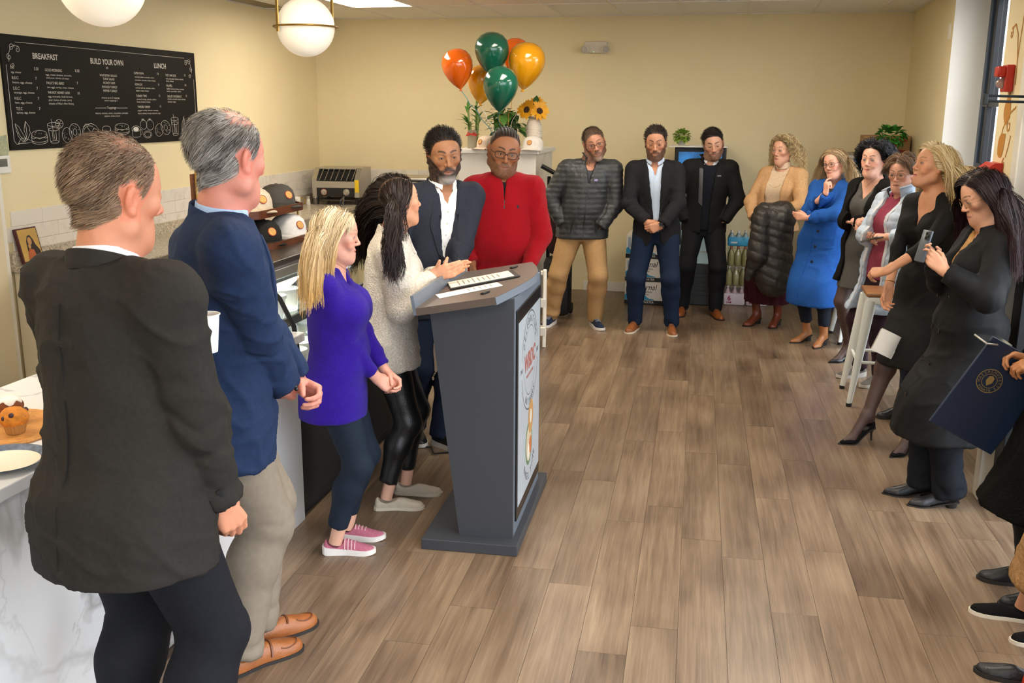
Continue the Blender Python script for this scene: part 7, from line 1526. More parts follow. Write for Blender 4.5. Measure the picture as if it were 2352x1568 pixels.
for q in (1, -1): b = MB(); b.cyl(p.ank[q]-(0, 0, .02), p.ank[q]+nrm(p.knee[q]-p.ank[q])*.1, .029, .032, 14); b.build('ankle', M('skin_ankle', '#d9a890', .5), p.root, True); p.shoe(q, 'slip', cloth('beige_canvas', '#bdb2a0', 'cotton'), sole=M('sole_cream', '#cfc6b6', .6))
# 5 grey suit man with beard
ps, fc = (-1.69, 5.47), 138
p = Person('bearded man in dark grey suit and open white shirt beside the speaker', ps, fc, 1.83, 'm', build=1.02, belly=.25, shoulder=.92, lean=lc(ps, fc, (-1.6, 5.45)), head=(-14, 10, 4), tone='#a5714f', res=.0098, hres=.0044, hs=1.12, feet=feet_w(ps, fc, (-1.8, 5.5), (-1.6, 5.38), (14, 20)))
p.arm(1, p.l(-1.62, 5.18, 1.0), (.9, -.5, -.3), hdir=(-.8, .4, -.4), palm=(0, -1, 0), pose='grip'); p.arm(-1, p.l(-1.5, 5.22, 1.0), (-.9, -.5, -.3), hdir=(.8, .4, -.4), palm=(0, -1, 0), pose='none')
p.body(p.head_geo(scalp='#15100e', beard=('#2a201c', '#a8a19a', 1.), brow='#1d1512', lips='#8a5648', nose=1.08, jaw=1.05, lids=.0034, age=.0, earcut=True)); p.eyes()
p.hair([short_hair(p, ('#0b0908', '#241a16'), 4500, .045, mask=lambda V: 1.*(V[:, 2] > -.02), flow=(0, -.9, .05), lift=.2, vol=.008, width=.002, wave=.003, wlen=.03)])
suit(p, '#2e313b', '#f0efec', hem=.42, e=.022, btn=.6, gap_top=.055, fold=.008, throat=.42)
p.trousers(cloth('navy_trousers', '#1b2436'), e=.018, cuff=.03); [p.shoe(q, 'sneaker', cloth('black_shoe2', '#17181a', 'leather'), sole=M('sole_grey', '#cfcac2', .6), trim=M('lace_black', '#222222', .7)) for q in (1, -1)]
# 6 red quarter-zip man
ps, fc = (-1.45, 6.3), 164
p = Person('man in bright red quarter zip sweater and glasses behind the podium', ps, fc, 1.825, 'm', build=1.02, belly=.5, shoulder=.9, lean=lc(ps, fc, (-1.43, 6.26)), head=(4, 12, -8), tone='#a8704e', res=.0098, hres=.0044, hs=1.16, feet=feet_w(ps, fc, (-1.52, 6.3), (-1.28, 6.25), (12, 14)))
p.arm(-1, p.l(-1.24, 6.1, .96), (-1, -.6, -.2), hdir=(.05, .35, -.9), palm=(1, .2, 0), pose='relaxed'); p.arm(1, p.l(-1.6, 6.1, .98), (1, -.6, -.2), hdir=(-.05, .35, -.9), palm=(-1, .2, 0), pose='relaxed')
p.body(p.head_geo(scalp='#2a1c16', beard=('#2b1d17', '#4a3a32', .55), brow='#231712', lips='#94594b', wide=1.04, jaw=1.06, nose=1.05, fat=.5, lids=.0036, line=([-.14, -.06, -.02, .012, .045, .056, .07, .12], [-.075, -.07, -.035, .012, .055, .085, .1, .12]), earcut=True)); p.eyes(look=(-.1, -.15))
b = MB()
for k in range(9):   # cornrow braids running back over the scalp
    x = (k-4)*.015; pts = []
    for a in np.linspace(.75, 3.0, 16):
        y_, z_ = .0985*math.cos(a)-.014, .0865*math.sin(a)+.036; sc = math.sqrt(max(1-(x/.0775)**2, .05)); pts.append(p.hl((x*1.02, (y_+.014)*sc-.014, (z_-.036)*sc+.038)))
    b.tube(pts, .0062, 6)
b.build('braids', M('braid_black', '#15100d', .6, bump=.6, bscale=120), p.root, True)
RD = cloth('red_knit', '#a5101c', 'knit')
v = p.upper(e=.024, hem=.43, boxy=.85, cuff=.97, e2=.016, hemflare=.006); p.neck_cut(v, .066); p.front_gap(v, [(.74, .0), (.8, .008), (.86, .02)]); sw = p.finish(v, 'sweater', RD, fold=.009, drape=.005)
p.collar_mesh(RD, .068, .07, gap=.22, hgt=.05, fall=.004, point=0, out=.006, parent=sw, lean=.12, drop=.012)
v2 = v; p.strip(v2, [(-.004, .8), (-.004, .73)], [(.004, .8), (.004, .73)], off=.004, name='zip', mat=M('zip_dark', '#3a1014', .4), parent=sw, n=6, m=2)
v = p.upper(e=.006, hem=.6, boxy=.2, sleeves=()); p.neck_cut(v, .06); p.finish(v, 'undershirt', cloth('dark_tee', '#18181b', 'cotton'), limb=False)
bd, nn_ = p.on_front(p.vols['sweater'], -.085, .735); b = MB(); b.box(bd+nn_*.002, (.014, .004, .022)); b.build('chest_logo', M('logo_navy', '#2a1f3a', .7), sw)
p.glasses(M('frame_dark', '#2a2422', .35), w=.027, hgt=.017, round_=3.4, th=.002)
p.trousers(cloth('dark_trousers', '#1f2228'), e=.02, cuff=.03); [p.shoe(q, 'oxford', cloth('brown_shoe', '#4a2c1c', 'leather')) for q in (1, -1)]
# ------------------------------------------------------------------ back row of men
# 7 puffer jacket man
ps, fc = (-1.365, 8.9), 168
p = Person('man in grey quilted jacket and tan trousers with hands in pockets', ps, fc, 1.785, 'm', build=1.08, belly=.3, lean=lc(ps, fc, (-1.24, 8.86)), pelvis=lc(ps, fc, (-1.3, 8.88)), sh_roll=0, head=(2, 8, 15), hoff=(-.03, 0, 0), tone='#c48a6e', res=.0118, hres=.0048, hs=1.15, feet=feet_w(ps, fc, (-1.575, 8.9), (-1.17, 8.9), (24, 14)))
p.arm(-1, p.l(-1.12, 8.75, .92), (-1, -.3, 0), pose='none'); p.arm(1, p.l(-1.46, 8.75, .94), (1, -.3, 0), pose='none')
p.body(p.head_geo(scalp='#4a3a2e', beard=('#5a463a', '#a39488', .8), brow='#5a4030', lips='#a0625a', cheek=.2, jaw=1.04, earcut=True)); p.eyes(iris='#5a6a70')
p.hair([short_hair(p, ('#43342a', '#7a6654'), 2200, .028, flow=(.5, .6, .1), lift=.22, width=.002)])
p.glasses(M('frame_dark', '#2a2422', .35), w=.026, hgt=.015, round_=3.2, th=.0016)
v = p.upper(e=.006, hem=.5, boxy=.2, sleeves=()); p.neck_cut(v, .055, front=.04); p.finish(v, 'striped_shirt', M('stripe_shirt', '#3a3e44', .8, bump=.0), limb=False)
PF = cloth('puffer_grey', '#333537', 'nylon')
quilt = lambda V, n: (.006*np.abs(np.sin(V[:, 2]*math.pi/.045))**.6-.003+.003*vnoise(V*np.array((34, 34, 18)))+.002*vnoise(V*60)).astype(f4)
v = p.upper(e=.032, hem=.455, boxy=.9, cuff=.99, e2=.02, hemflare=.004); p.neck_cut(v, .066); p.front_gap(v, [(.72, .0), (.76, .012), (.86, .06)]); j = p.finish(v, 'jacket', PF, fold=.006, disp=quilt)
p.collar_mesh(PF, .068, .072, gap=.55, hgt=.055, fall=.004, point=0, out=.014, lean=.25, drop=.03, parent=j)
p.strip(v, [(-.004, .74), (-.004, .46)], [(.004, .74), (.004, .46)], off=.006, name='zip', mat=M('zip_black', '#1a1a1b', .35), parent=j, n=20, m=2)
p.strip(v, [(-.075, .755), (-.075, .745)], [(-.045, .755), (-.045, .745)], off=.012, name='chest_label', mat=M('chest_label', '#8a7fa8', .6), parent=j, n=3, m=4)
for q in (1, -1): p.strip(v, [(q*.09, .56), (q*.11, .49)], [(q*.1, .56), (q*.12, .49)], off=.008, name='pocket_zip', mat=M('zip_black', '#1a1a1b', .35), parent=j, n=8, m=2)
p.trousers(cloth('tan_chino', '#b08b5e', 'cotton'), e=.02, cuff=.03, fold=.009); [p.shoe(q, 'sneaker', cloth('navy_mesh', '#1c2740', 'knit'), sole=M('sole_white', '#e9e3de', .5), trim=M('lace_grey', '#8f9296', .7)) for q in (1, -1)]
# 8 black blazer man
ps, fc = (-.64, 8.88), 178
p = Person('bearded man in checked black blazer and navy trousers with clasped hands', ps, fc, 1.8, 'm', build=.98, shoulder=.9, lean=lc(ps, fc, (-.67, 8.84)), head=(0, 12, 2), tone='#c28a6c', res=.0118, hres=.0048, hs=1.13, feet=feet_w(ps, fc, (-.8, 8.86), (-.47, 8.84), (14, 6)))
p.arm(1, p.l(-.7, 8.63, .99), (1, -.3, -.1), hdir=(-.85, .25, -.35), palm=(0, -1, .1), pose='grip'); p.arm(-1, p.l(-.58, 8.6, .975), (-1, -.3, -.1), hdir=(.85, .25, -.3), palm=(0, -1, .1), pose='grip')
p.body(p.head_geo(scalp='#1a1310', beard=('#3a2a22', '#5a4a42', .85), brow='#2a1d17', lips='#9a6054', jaw=.98, wide=.96, nose=1.05, lids=.0034, earcut=True)); p.eyes(look=(0, -.2))
p.hair([short_hair(p, ('#140e0c', '#33261f'), 2600, .035, flow=(.3, -.8, .1), lift=.22, width=.0022, vol=.007)])
j, sh, v = suit(p, '#222124', '#c3d4ea', hem=.43, e=.02, btn=.545, gap_top=.055, open_=.022, low=.08, fold=.007, throat=.36)
p.strip(p.vols['shirt'], [(-.004, .79), (-.004, .54)], [(.012, .79), (.012, .54)], off=.003, name='placket', mat=cloth('shirtc3d4ea', '#c3d4ea', 'cotton'), parent=sh, n=12, m=2)
d = nrm(p.W[-1]-p.E[-1]); b = MB(); b.cyl(p.W[-1]-d*.012, p.W[-1]+d*.014, p.rW+.005, n=18); wb = b.build('watch', BLACKP, p.root, True); b = MB(); b.box(p.W[-1]+np.array((-.0, .032, .012)), (.03, .012, .034), bev=.004); b.build('watch_face', M('watch_glass', '#20242a', .15), wb)
p.trousers(cloth('navy_wool', '#1b2840'), e=.018, cuff=.03, fold=.007); [p.shoe(q, 'oxford', cloth('tan_leather', '#8a5026', 'leather'), sole=M('sole_cream2', '#d8cdb8', .6), trim=M('lace_brown', '#6a3a1a', .6)) for q in (1, -1)]
# 9 young man in black jacket
ps, fc = (-.25, 9.7), 176
p = Person('young bearded man in black zip jacket and dark trousers', ps, fc, 1.765, 'm', build=1., shoulder=.93, lean=lc(ps, fc, (-.22, 9.66)), head=(0, 16, 8), hoff=(-.02, .01, 0), tone='#dda78c', res=.0118, hres=.0048, hs=1.12, feet=feet_w(ps, fc, (-.42, 9.68), (-.1, 9.62), (8, 14)))
p.arm(-1, p.l(-.07, 9.6, .91), (-1, -.3, 0), pose='none'); p.arm(1, p.l(-.42, 9.6, .91), (1, -.3, 0), pose='none')
p.body(p.head_geo(scalp='#17110e', beard=('#2a1d17', '#2a1d17', .7), brow='#1d1410', lips='#b06a62', cheek=.2, lids=.0024, fat=.3, earcut=True)); p.eyes(look=(0, -.3))
p.hair([short_hair(p, ('#120c0a', '#2c201a'), 2600, .045, flow=(.8, -.5, .1), lift=.22, width=.0022, vol=.01)])
v = p.upper(e=.006, hem=.5, boxy=.2, sleeves=()); p.neck_cut(v); sh = p.finish(v, 'shirt', cloth('shirt_pale', '#dfe0e6', 'cotton'), limb=False); p.collar_mesh(cloth('shirt_pale', '#dfe0e6', 'cotton'), .068, gap=.4, hgt=.034, fall=.03, point=.02, out=.006, parent=sh, drop=.01)
v = p.upper(e=.013, hem=.47, boxy=.4, sleeves=()); p.neck_cut(v, .075); p.finish(v, 'sweater', cloth('dark_knit', '#1c1e25', 'knit'), limb=False)
BJ = cloth('black_softshell', '#131314', 'cotton')
v = p.upper(e=.03, hem=.455, boxy=.85, cuff=.98, e2=.02); p.neck_cut(v, .078); p.front_gap(v, [(.45, .03), (.6, .035), (.8, .06), (.86, .09)]); j = p.finish(v, 'jacket', BJ, fold=.008, drape=.004)
p.collar_mesh(BJ, .08, .084, gap=.75, hgt=.05, fall=.004, point=0, out=.012, lean=.3, drop=.035, parent=j)
p.strip(v, [(.036, .6), (.062, .8)], [(.075, .62), (.095, .8)], off=.006, name='facing', mat=M('facing_grey', '#4a4a4c', .5), parent=j, n=10, m=4)
p.strip(v, [(-.11, .765), (-.11, .757)], [(-.075, .765), (-.075, .757)], off=.006, name='chest_label', mat=M('label_grey', '#77777a', .6), parent=j, n=3, m=4)
p.trousers(cloth('black_chino', '#15171c', 'cotton'), e=.018, cuff=.03, fold=.007); [p.shoe(q, 'oxford', cloth('cognac', '#8a4a1e', 'leather'), trim=M('lace_brown', '#6a3a1a', .6)) for q in (1, -1)]
# ------------------------------------------------------------------ women along the right side
def ankle(p, q, mat, r=(.028, .031)): b = MB(); b.cyl(p.ank[q]-(0, 0, .025), p.ank[q]+nrm(p.knee[q]-p.ank[q])*.12, *r, n=14); b.build('ankle', mat, p.root, True)
NYL = M('sheer_stocking', '#4a3530', .5); 
def stockings(p, mat=NYL):
    for V, Q in p.legs_skin(): link('stocking', np_mesh('stocking', V, Q), mat, p.root)
# 10 curly woman in camel blazer
ps, fc = (.38, 9.35), 205
p = Person('woman with curly blonde hair in camel blazer carrying a dark coat', ps, fc, 1.715, 'f', build=1., lean=lc(ps, fc, (.43, 9.33)), head=(-12, 2, 0), tone='#d6a084', res=.0115, hres=.0047, hs=1.12, heel=.05, bust=.5, feet=feet_w(ps, fc, (.28, 9.36), (.47, 9.34), (10, 6)))
p.arm(1, p.l(.2, 9.12, 1.0), (1, -.4, -.3), hdir=(-.5, .8, -.1), palm=(-.3, 0, -1), pose='relaxed'); p.arm(-1, p.l(.38, 9.07, 1.06), (-1, -.4, -.3), hdir=(.85, .3, 0), palm=(0, -.6, -.8), pose='relaxed')
p.body(p.head_geo(scalp='#6e5636', lips='#a8605a', brow='#6a4e36', cheek=.15, jaw=.95, wide=.96)); p.eyes(iris='#5a6b60')
p.hair([p.strands(1500, .2, steps=24, width=.0038, flow=lambda P, r: np.stack([np.sign(P[:, 0])*.6, -.2+0*P[:, 0], .3+0*P[:, 0]], 1), lift=.3, grav=.62, vol=.022, wave=.011, wlen=.04, curl=True, colors=('#6b5233', '#e3cb9c'), tip='#d8bf8e', jitter=.35, face_y=.035, tilt=.8)])
v = p.upper(e=.008, hem=.5, boxy=.2, sleeves=()); p.neck_cut(v, .058); tn = p.finish(v, 'turtleneck', cloth('cream_rib', '#dcc3a4', 'knit'), limb=False); p.collar_mesh(cloth('cream_rib', '#dcc3a4', 'knit'), .054, gap=.02, hgt=.06, fall=.045, point=0, out=.006, parent=tn, n=48)
CM = cloth('camel_wool', '#c89d70'); v = p.upper(e=.022, hem=.5, boxy=.7, hemflare=.03, cuff=.95); p.neck_cut(v, .062); p.front_gap(v, [(.49, .09), (.6, .07), (.74, .07), (.86, .08)]); j = p.finish(v, 'blazer', CM, fold=.009, drape=.005)
for q in (1, -1): p.strip(v, [(q*.072, .56), (q*.072, .72), (q*.068, .81)], [(q*.085, .56), (q*.125, .73), (q*.1, .815)], off=.006, name='lapel', mat=CM, parent=j, n=14, m=5)
p.collar_mesh(CM, .062, .068, gap=.95, hgt=.026, fall=.045, point=0, out=.008, drop=.05, parent=j)
b = MB(); b.tube([p.on_front(p.vols['turtleneck'], x, .735+.9*(x**2)*6-.0)[0]+np.array((0, .004, 0)) for x in np.linspace(-.055, .055, 13)], .0011, 5); b.build('necklace', BRASS, p.root, True)
WINE = cloth('wine_skirt', '#3a141c'); p.skirt(WINE, [(.1, .2, .17, 0, 0), (.25, .185, .15, 0, 0), (.45, .175, .13, 0, 0), (.58, .14, .11, 0, 0)], pleat=.012, n=14)
for q in (1, -1): p.shoe(q, 'boot', cloth('brown_boot', '#6a2f1a', 'leather'))
# dark padded coat over her arm
t = empty('padded_coat', (.36, 9.02, 0), 0, 'dark grey padded coat draped over the arm of the curly haired woman', 'coat')
v = Vol((-.36, -.24, .28), (.36, .24, 1.24), .0095)
v.cone((-.13, -.0, 1.02), (.14, .02, 1.04), .11, .11, k=0); v.cone((-.1, .0, 1.0), (-.06, .02, .56), .12, .14, k=.08); v.cone((.1, .02, 1.0), (.12, .04, .5), .12, .15, k=.1); v.cone((.02, .02, .9), (.04, .03, .48), .14, .15, k=.1)
v.cone((-.14, -.07, 1.0), (-.16, -.1, .72), .1, .12, k=.03); v.cone((-.16, -.1, .7), (-.25, -.09, .52), .09, .045, k=.03)
V, Q = v.nets(); n_ = normals(V, Q); dd = .012*np.abs(np.sin((V[:, 2]+.25*V[:, 0]+.03*vnoise(V*6))*math.pi/.085))**.6+.006*vnoise(V*16)+.003*vnoise(V*40); link('quilted_body', np_mesh('quilted_body', (V+n_*dd[:, None])*np.array((.72, .8, 1.)), Q), cloth('charcoal_nylon', '#2e2b28', 'nylon'), t)
# 11 blue coat woman
ps, fc = (.76, 8.72), 212
p = Person('woman in long bright blue wool coat and glasses touching her chin', ps, fc, 1.635, 'f', build=1.08, lean=lc(ps, fc, (.82, 8.68)), head=(-6, 6, 10), hoff=(0, .0, 0), tone='#dfa58c', res=.011, hres=.0046, hs=1.13, heel=.05, bust=.6, feet=feet_w(ps, fc, (.69, 8.74), (.82, 8.6), (16, 4)))
p.arm(1, p.l(.735, 8.46, 1.29), (.9, -.1, -1), hdir=(.0, -.05, 1), palm=(-.6, -.8, 0), pose='point'); p.arm(-1, p.l(.6, 8.47, 1.09), (-1, .2, -.6), hdir=(.9, .2, .1), palm=(0, -1, 0), pose='relaxed')
p.W[1] = p.W[1]
p.body(p.head_geo(scalp='#6a5540', smile=.8, lips='#b8625c', brow='#7a5c44', cheek=.22, fat=.3)); p.eyes(iris='#4a6a7a')
p.hair([p.strands(4500, .27, steps=9, width=.0025, flow=lambda P, r: np.stack([np.sign(P[:, 0]+.02)*.7, -.1+0*P[:, 0], .1+0*P[:, 0]], 1), lift=.2, grav=.85, vol=.014, wave=.004, wlen=.12, colors=('#6e5640', '#bfa27a'), tip='#d2b88c', face_y=.03)])
BL = cloth('cobalt_wool', '#23559f')
v = p.upper(e=.024, hem=.19, boxy=.6, cuff=.95, e2=.02, skirt=[(.17, .235, .2, .0, .0), (.3, .215, .18, 0, 0), (.45, .2, .15, 0, 0), (.55, .185, .135, 0, 0)]); p.neck_cut(v, .056); p.front_gap(v, [(.63, .0), (.74, .03), (.86, .06)]); j = p.finish(v, 'coat', BL, fold=.008, drape=.005)
for q in (1, -1): p.strip(v, [(q*.004, .64), (q*.03, .74), (q*.05, .805)], [(q*.03, .65), (q*.11, .755), (q*.085, .81)], off=.007, name='lapel', mat=BL, parent=j, n=14, m=5)
p.collar_mesh(BL, .058, .064, gap=.9, hgt=.03, fall=.05, point=0, out=.008, drop=.045, parent=j)
p.strip(v, [(.016, .6), (.022, .2)], [(.024, .6), (.03, .2)], off=.004, name='front_edge', mat=BL, parent=j, n=20, m=2)
for z in (.58, .5, .42): p.button(v, -.02, z, M('button_darkblue', '#142038', .4), .013, j)
p.strip(v, [(-.08, .5), (-.08, .488)], [(-.16, .51), (-.16, .498)], off=.006, name='pocket_welt', mat=BL, parent=j, n=3, m=6)
v = p.upper(e=.008, hem=.55, boxy=.2, sleeves=()); p.neck_cut(v, .05, front=.02); p.finish(v, 'dark_top', cloth('dark_print', '#2a2a30', 'cotton'), limb=False)
p.glasses(M('frame_brown', '#3a2218', .35), w=.025, hgt=.02, round_=2.4, th=.0016)
d = nrm(p.W[1]-p.E[1]); b = MB(); b.lathe([(p.rW+.002, -.006), (p.rW+.005, 0), (p.rW+.002, .006)], p.W[1]-d*.006, 18, 0, d, True); b.build('bracelet', M('bracelet_dark', '#3a2a28', .4), p.root, True)
p.trousers(cloth('navy_slim', '#151c28', 'cotton'), e=.006, cuff=.075, fold=.003); [p.shoe(q, 'pointed', cloth('camel_boot', '#a56c42', 'leather')) for q in (1, -1)]
# 12 black curly hair, black coat
ps, fc = (1.03, 8.02), 228
p = Person('woman with short black curls in open black coat over grey dress', ps, fc, 1.71, 'f', build=1.06, lean=lc(ps, fc, (1.04, 7.99)), head=(16, 2, -2), tone='#e0aa92', res=.011, hres=.0046, hs=1.13, heel=.04, bust=.7, feet=feet_w(ps, fc, (.97, 8.1), (1.07, 8.2), (4, 4)))
p.arm(1, p.l(.93, 7.77, 1.14), (1, -.3, -.5), hdir=(-.7, .6, .1), palm=(-.2, -.8, -.4), pose='grip'); p.arm(-1, p.l(.99, 7.74, 1.1), (-1, -.3, -.5), hdir=(.8, .4, .1), palm=(0, -.9, -.3), pose='grip')
p.body(p.head_geo(scalp='#0c0a0c', chest=True, smile=.7, lips='#b0525a', brow='#181214', cheek=.2, wide=1.02, fat=.2), thin=.55); p.eyes(iris='#5a7080')
p.hair([p.strands(2300, .15, steps=16, width=.0034, flow=lambda P, r: np.stack([np.sign(P[:, 0])*.6, -.35+0*P[:, 0], .3+0*P[:, 0]], 1), lift=.6, grav=.5, vol=.03, wave=.013, wlen=.05, curl=True, colors=('#08070a', '#1c1a22'), face_y=.0)])
v = p.upper(e=.008, hem=.34, boxy=.2, sleeves=(), skirt=[(.33, .165, .13, 0, 0), (.45, .17, .13, 0, 0), (.55, .15, .115, 0, 0)]); p.neck_cut(v, .05, front=.09); p.front_gap(v, [(.74, .0), (.8, .05), (.86, .09)]); p.finish(v, 'dress', cloth('grey_marl', '#55534f', 'knit'), limb=False, drape=.003)
BC = cloth('black_wool', '#131110'); v = p.upper(e=.026, hem=.37, boxy=.7, cuff=.94, skirt=[(.36, .215, .175, 0, 0), (.48, .195, .15, 0, 0), (.56, .17, .13, 0, 0)]); p.neck_cut(v, .07); p.front_gap(v, [(.3, .12), (.55, .09), (.7, .07), (.86, .09)]); j = p.finish(v, 'coat', BC, fold=.008, drape=.005); p.collar_mesh(BC, .066, .072, gap=1., hgt=.03, fall=.055, point=0, out=.01, drop=.05, parent=j)
for q in (1, -1): p.strip(v, [(q*.085, .6), (q*.068, .72), (q*.075, .81)], [(q*.1, .6), (q*.13, .73), (q*.105, .815)], off=.006, name='lapel', mat=BC, parent=j, n=14, m=5)
b = MB()
for q in (1, -1): b = MB(); b.tube([p.hl((q*.083, .0, -.038)), p.hl((q*.084, .0, -.065)), p.hl((q*.084, .002, -.08))], [.0015, .0025, .004], 6); b.build('earring', STEEL, p.root, True)
b = MB(); b.tube([p.N+p.rs @ np.array((x, .04+.045*(1-(x/.06)**2), .03-.08*(1-abs(x)/.06))) for x in np.linspace(-.06, .06, 15)], .0012, 5); b.build('necklace', BRASS, p.root, True)
stockings(p); [p.shoe(q, 'pump', cloth('black_pump', '#141518', 'leather')) for q in (1, -1)]
# 13 light blue jacket woman
ps, fc = (1.13, 7.5), 236
p = Person('woman in pale blue padded jacket over a rose sweater holding a phone', ps, fc, 1.64, 'f', build=1.1, lean=lc(ps, fc, (1.17, 7.5)), head=(28, 10, 0), tone='#dba68e', res=.0105, hres=.0044, hs=1.12, bust=.8, feet=feet_w(ps, fc, (1.0, 7.62), (1.12, 7.4), (4, 6)))
p.arm(1, p.l(.985, 7.32, 1.06), (1, -.2, -.5), hdir=(-.5, .75, .15), palm=(-.3, -.3, .9), pose='phone'); p.arm(-1, p.l(1.05, 7.23, 1.1), (-1, -.3, -.4), hdir=(.9, .35, -.15), palm=(.2, -.5, -.8), pose='grip')
p.body(p.head_geo(scalp='#4a3626', lips='#a8605c', brow='#5a4232', cheek=.2, fat=.4, age=.2)); p.eyes(iris='#5a6a60', look=(0, -.1))
p.hair([p.strands(4000, .07, steps=6, width=.0022, flow=lambda P, r: np.stack([np.sign(P[:, 0]-.01)*.6, .15-.6*(P[:, 1] < .0), .1+0*P[:, 0]], 1), lift=.45, grav=.45, vol=.02, colors=('#3d2a1c', '#8a6a4a'), face_y=.05, collide_body=False, face_clear=False)])
RS = cloth('rose_knit', '#8f3a4e', 'knit'); v = p.upper(e=.012, hem=.47, boxy=.4, sleeves=()); p.neck_cut(v, .058); sw = p.finish(v, 'sweater', RS, limb=False, drape=.003); p.collar_mesh(RS, .054, gap=.02, hgt=.03, fall=.02, point=0, out=.006, parent=sw, n=44)
LBJ = cloth('pale_blue_nylon', '#b4c3d6', 'nylon'); q2 = lambda V, n: (.007*np.abs(np.sin(V[:, 2]*math.pi/.06))**.6-.003+.003*vnoise(V*28)).astype(f4)
v = p.upper(e=.032, hem=.33, boxy=.8, cuff=.9, e2=.022, skirt=[(.32, .22, .185, 0, 0), (.45, .205, .165, 0, 0), (.56, .18, .14, 0, 0)]); p.neck_cut(v, .075); p.front_gap(v, [(.3, .1), (.55, .085), (.75, .06), (.86, .085)]); j = p.finish(v, 'jacket', LBJ, fold=.006, disp=q2)
p.collar_mesh(LBJ, .075, .08, gap=.7, hgt=.085, fall=.006, point=0, out=.018, lean=.35, drop=.03, parent=j); p.collar_mesh(M('black_fleece', '#0f0f10', .9), .073, .078, gap=.75, hgt=.08, fall=.004, point=0, out=.004, lean=.32, drop=.03, parent=j, name='collar_lining')
for q in (1, -1): p.strip(v, [(q*.088, .36), (q*.086, .55), (q*.062, .75), (q*.075, .81)], [(q*.112, .36), (q*.11, .55), (q*.088, .75), (q*.1, .81)], off=.006, name='front_facing', mat=M('grey_facing', '#c3c6cc', .6), parent=j, n=20, m=3)
p.glasses(M('frame_rose', '#8a5a50', .3), w=.026, hgt=.0195, round_=2.4, th=.0013)
p.trousers(cloth('plum_trousers', '#2b1520', 'cotton'), e=.014, cuff=.04); [p.shoe(q, 'sneaker', cloth('grey_mesh', '#6b6660', 'knit'), sole=M('sole_grey2', '#b9b4ac', .6), trim=M('lace_grey', '#8f9296', .7)) for q in (1, -1)]
def phone(loc, rot, label, col, lens=True):
    t = empty('smartphone', loc, 0, label, 'phone'); t.rotation_euler = rot
    b = MB(); b.box((0, 0, 0), (.074, .0085, .152), bev=.004); b.build('body', M('phone_'+col[1:], col, .25, metal=.3), t, True); b = MB(); b.box((0, .0046, 0), (.068, .0006, .146)); b.build('screen', M('phone_screen', '#14181a', .1), t)
    if lens:
        b = MB(); b.box((.014, -.0055, .05), (.036, .003, .04), bev=.0014); cm = b.build('camera_plate', M('phone_plate', '#2f3338', .2), t, True)
        for x, z in ((.006, .06), (.006, .041), (.022, .05)): b = MB(); b.lathe([(.0065, 0), (.0065, .003), (.004, .0035), (0, .003)], (x, -.0068, z), 14, 0, (0, -1, 0)); b.build('lens', M('lens_black', '#08090a', .08), cm, True)
phone((.96, 7.24, 1.075), (R_(70), 0, R_(35)), 'dark smartphone in the hands of the woman in pale blue', '#5a6058', False)
# 16 person mostly hidden between the blonde woman and the woman filming
ps, fc = (1.36, 6.62), 245
p = Person('person in slate quilted jacket and black boots behind the blonde woman', ps, fc, 1.62, 'f', build=1.05, lean=lc(ps, fc, (1.4, 6.62)), head=(0, 0, 0), tone='#dba68e', res=.014, hres=.006, hs=1.05, feet=feet_w(ps, fc, (1.17, 6.62), (1.28, 6.5), (4, 4)))
p.arm(1, p.l(1.12, 6.55, .95), (1, -.5, 0), pose='none'); p.arm(-1, p.l(1.2, 6.4, .95), (-1, -.5, 0), pose='none')
p.body(p.head_geo(scalp='#a08a60', lips='#a8605c', brow='#8a7050')); p.eyes(); p.hair([p.strands(700, .25, steps=7, width=.004, flow=lambda P, r: np.stack([np.sign(P[:, 0])*.6, -.2+0*P[:, 0], .1+0*P[:, 0]], 1), lift=.2, grav=.85, vol=.015, colors=('#a88f60', '#d8c49a'))])
v = p.upper(e=.034, hem=.44, boxy=.9); p.neck_cut(v, .06); p.finish(v, 'jacket', cloth('slate_nylon', '#3d4654', 'nylon'), disp=q2, fold=.005); p.trousers(cloth('dark_denim', '#1c2233', 'denim'), e=.012, cuff=.09); [p.shoe(q, 'boot', cloth('black_boot', '#17171a', 'leather'), trim=M('lace_black', '#222222', .7)) for q in (1, -1)]
# 14 blonde in black dress, leaning on the stool
ps, fc = (1.12, 6.12), 232
p = Person('blonde woman in fitted black dress and high heels leaning on a stool', ps, fc, 1.765, 'f', build=1., lean=lc(ps, fc, (1.13, 6.1)), pelvis=lc(ps, fc, (1.16, 6.2)), head=(-18, -10, 0), hoff=(0, .015, 0), tone='#cf9470', res=.0098, hres=.004, hs=1.1, heel=.085, bust=.8, feet={1: tuple(lc(ps, fc, (.865, 6.05)))+(6, .085), -1: tuple(lc(ps, fc, (1.11, 5.9)))+(4, .085)})
p.fore_len = .2; p.arm(1, p.l(.885, 5.98, .84), (1, -.2, .2), hdir=(-.1, .25, -.95), palm=(-1, .2, 0), pose='relaxed'); p.arm(-1, p.l(.87, 5.86, 1.07), (-1, -.5, -.6), hdir=(.9, .4, -.25), palm=(.1, -.6, -.75), pose='grip')
p.body(p.head_geo(scalp='#a8905c', chest=True, smile=.4, lips='#b0605a', brow='#8a6a44', cheek=.15, jaw=.93, wide=.95, nose=.98, lids=.0036), thin=.55); p.eyes(iris='#4a5a60', look=(0, .1))
p.hair([p.strands(6200, .36, steps=9, width=.0026, flow=lambda P, r: np.stack([np.sign(P[:, 0]+.015)*.75, -.2+0*P[:, 0], .1+0*P[:, 0]], 1), lift=.25, grav=.85, vol=.024, wave=.006, wlen=.16, colors=('#b8975c', '#f6e8c2'), face_y=.02, clump=18)])
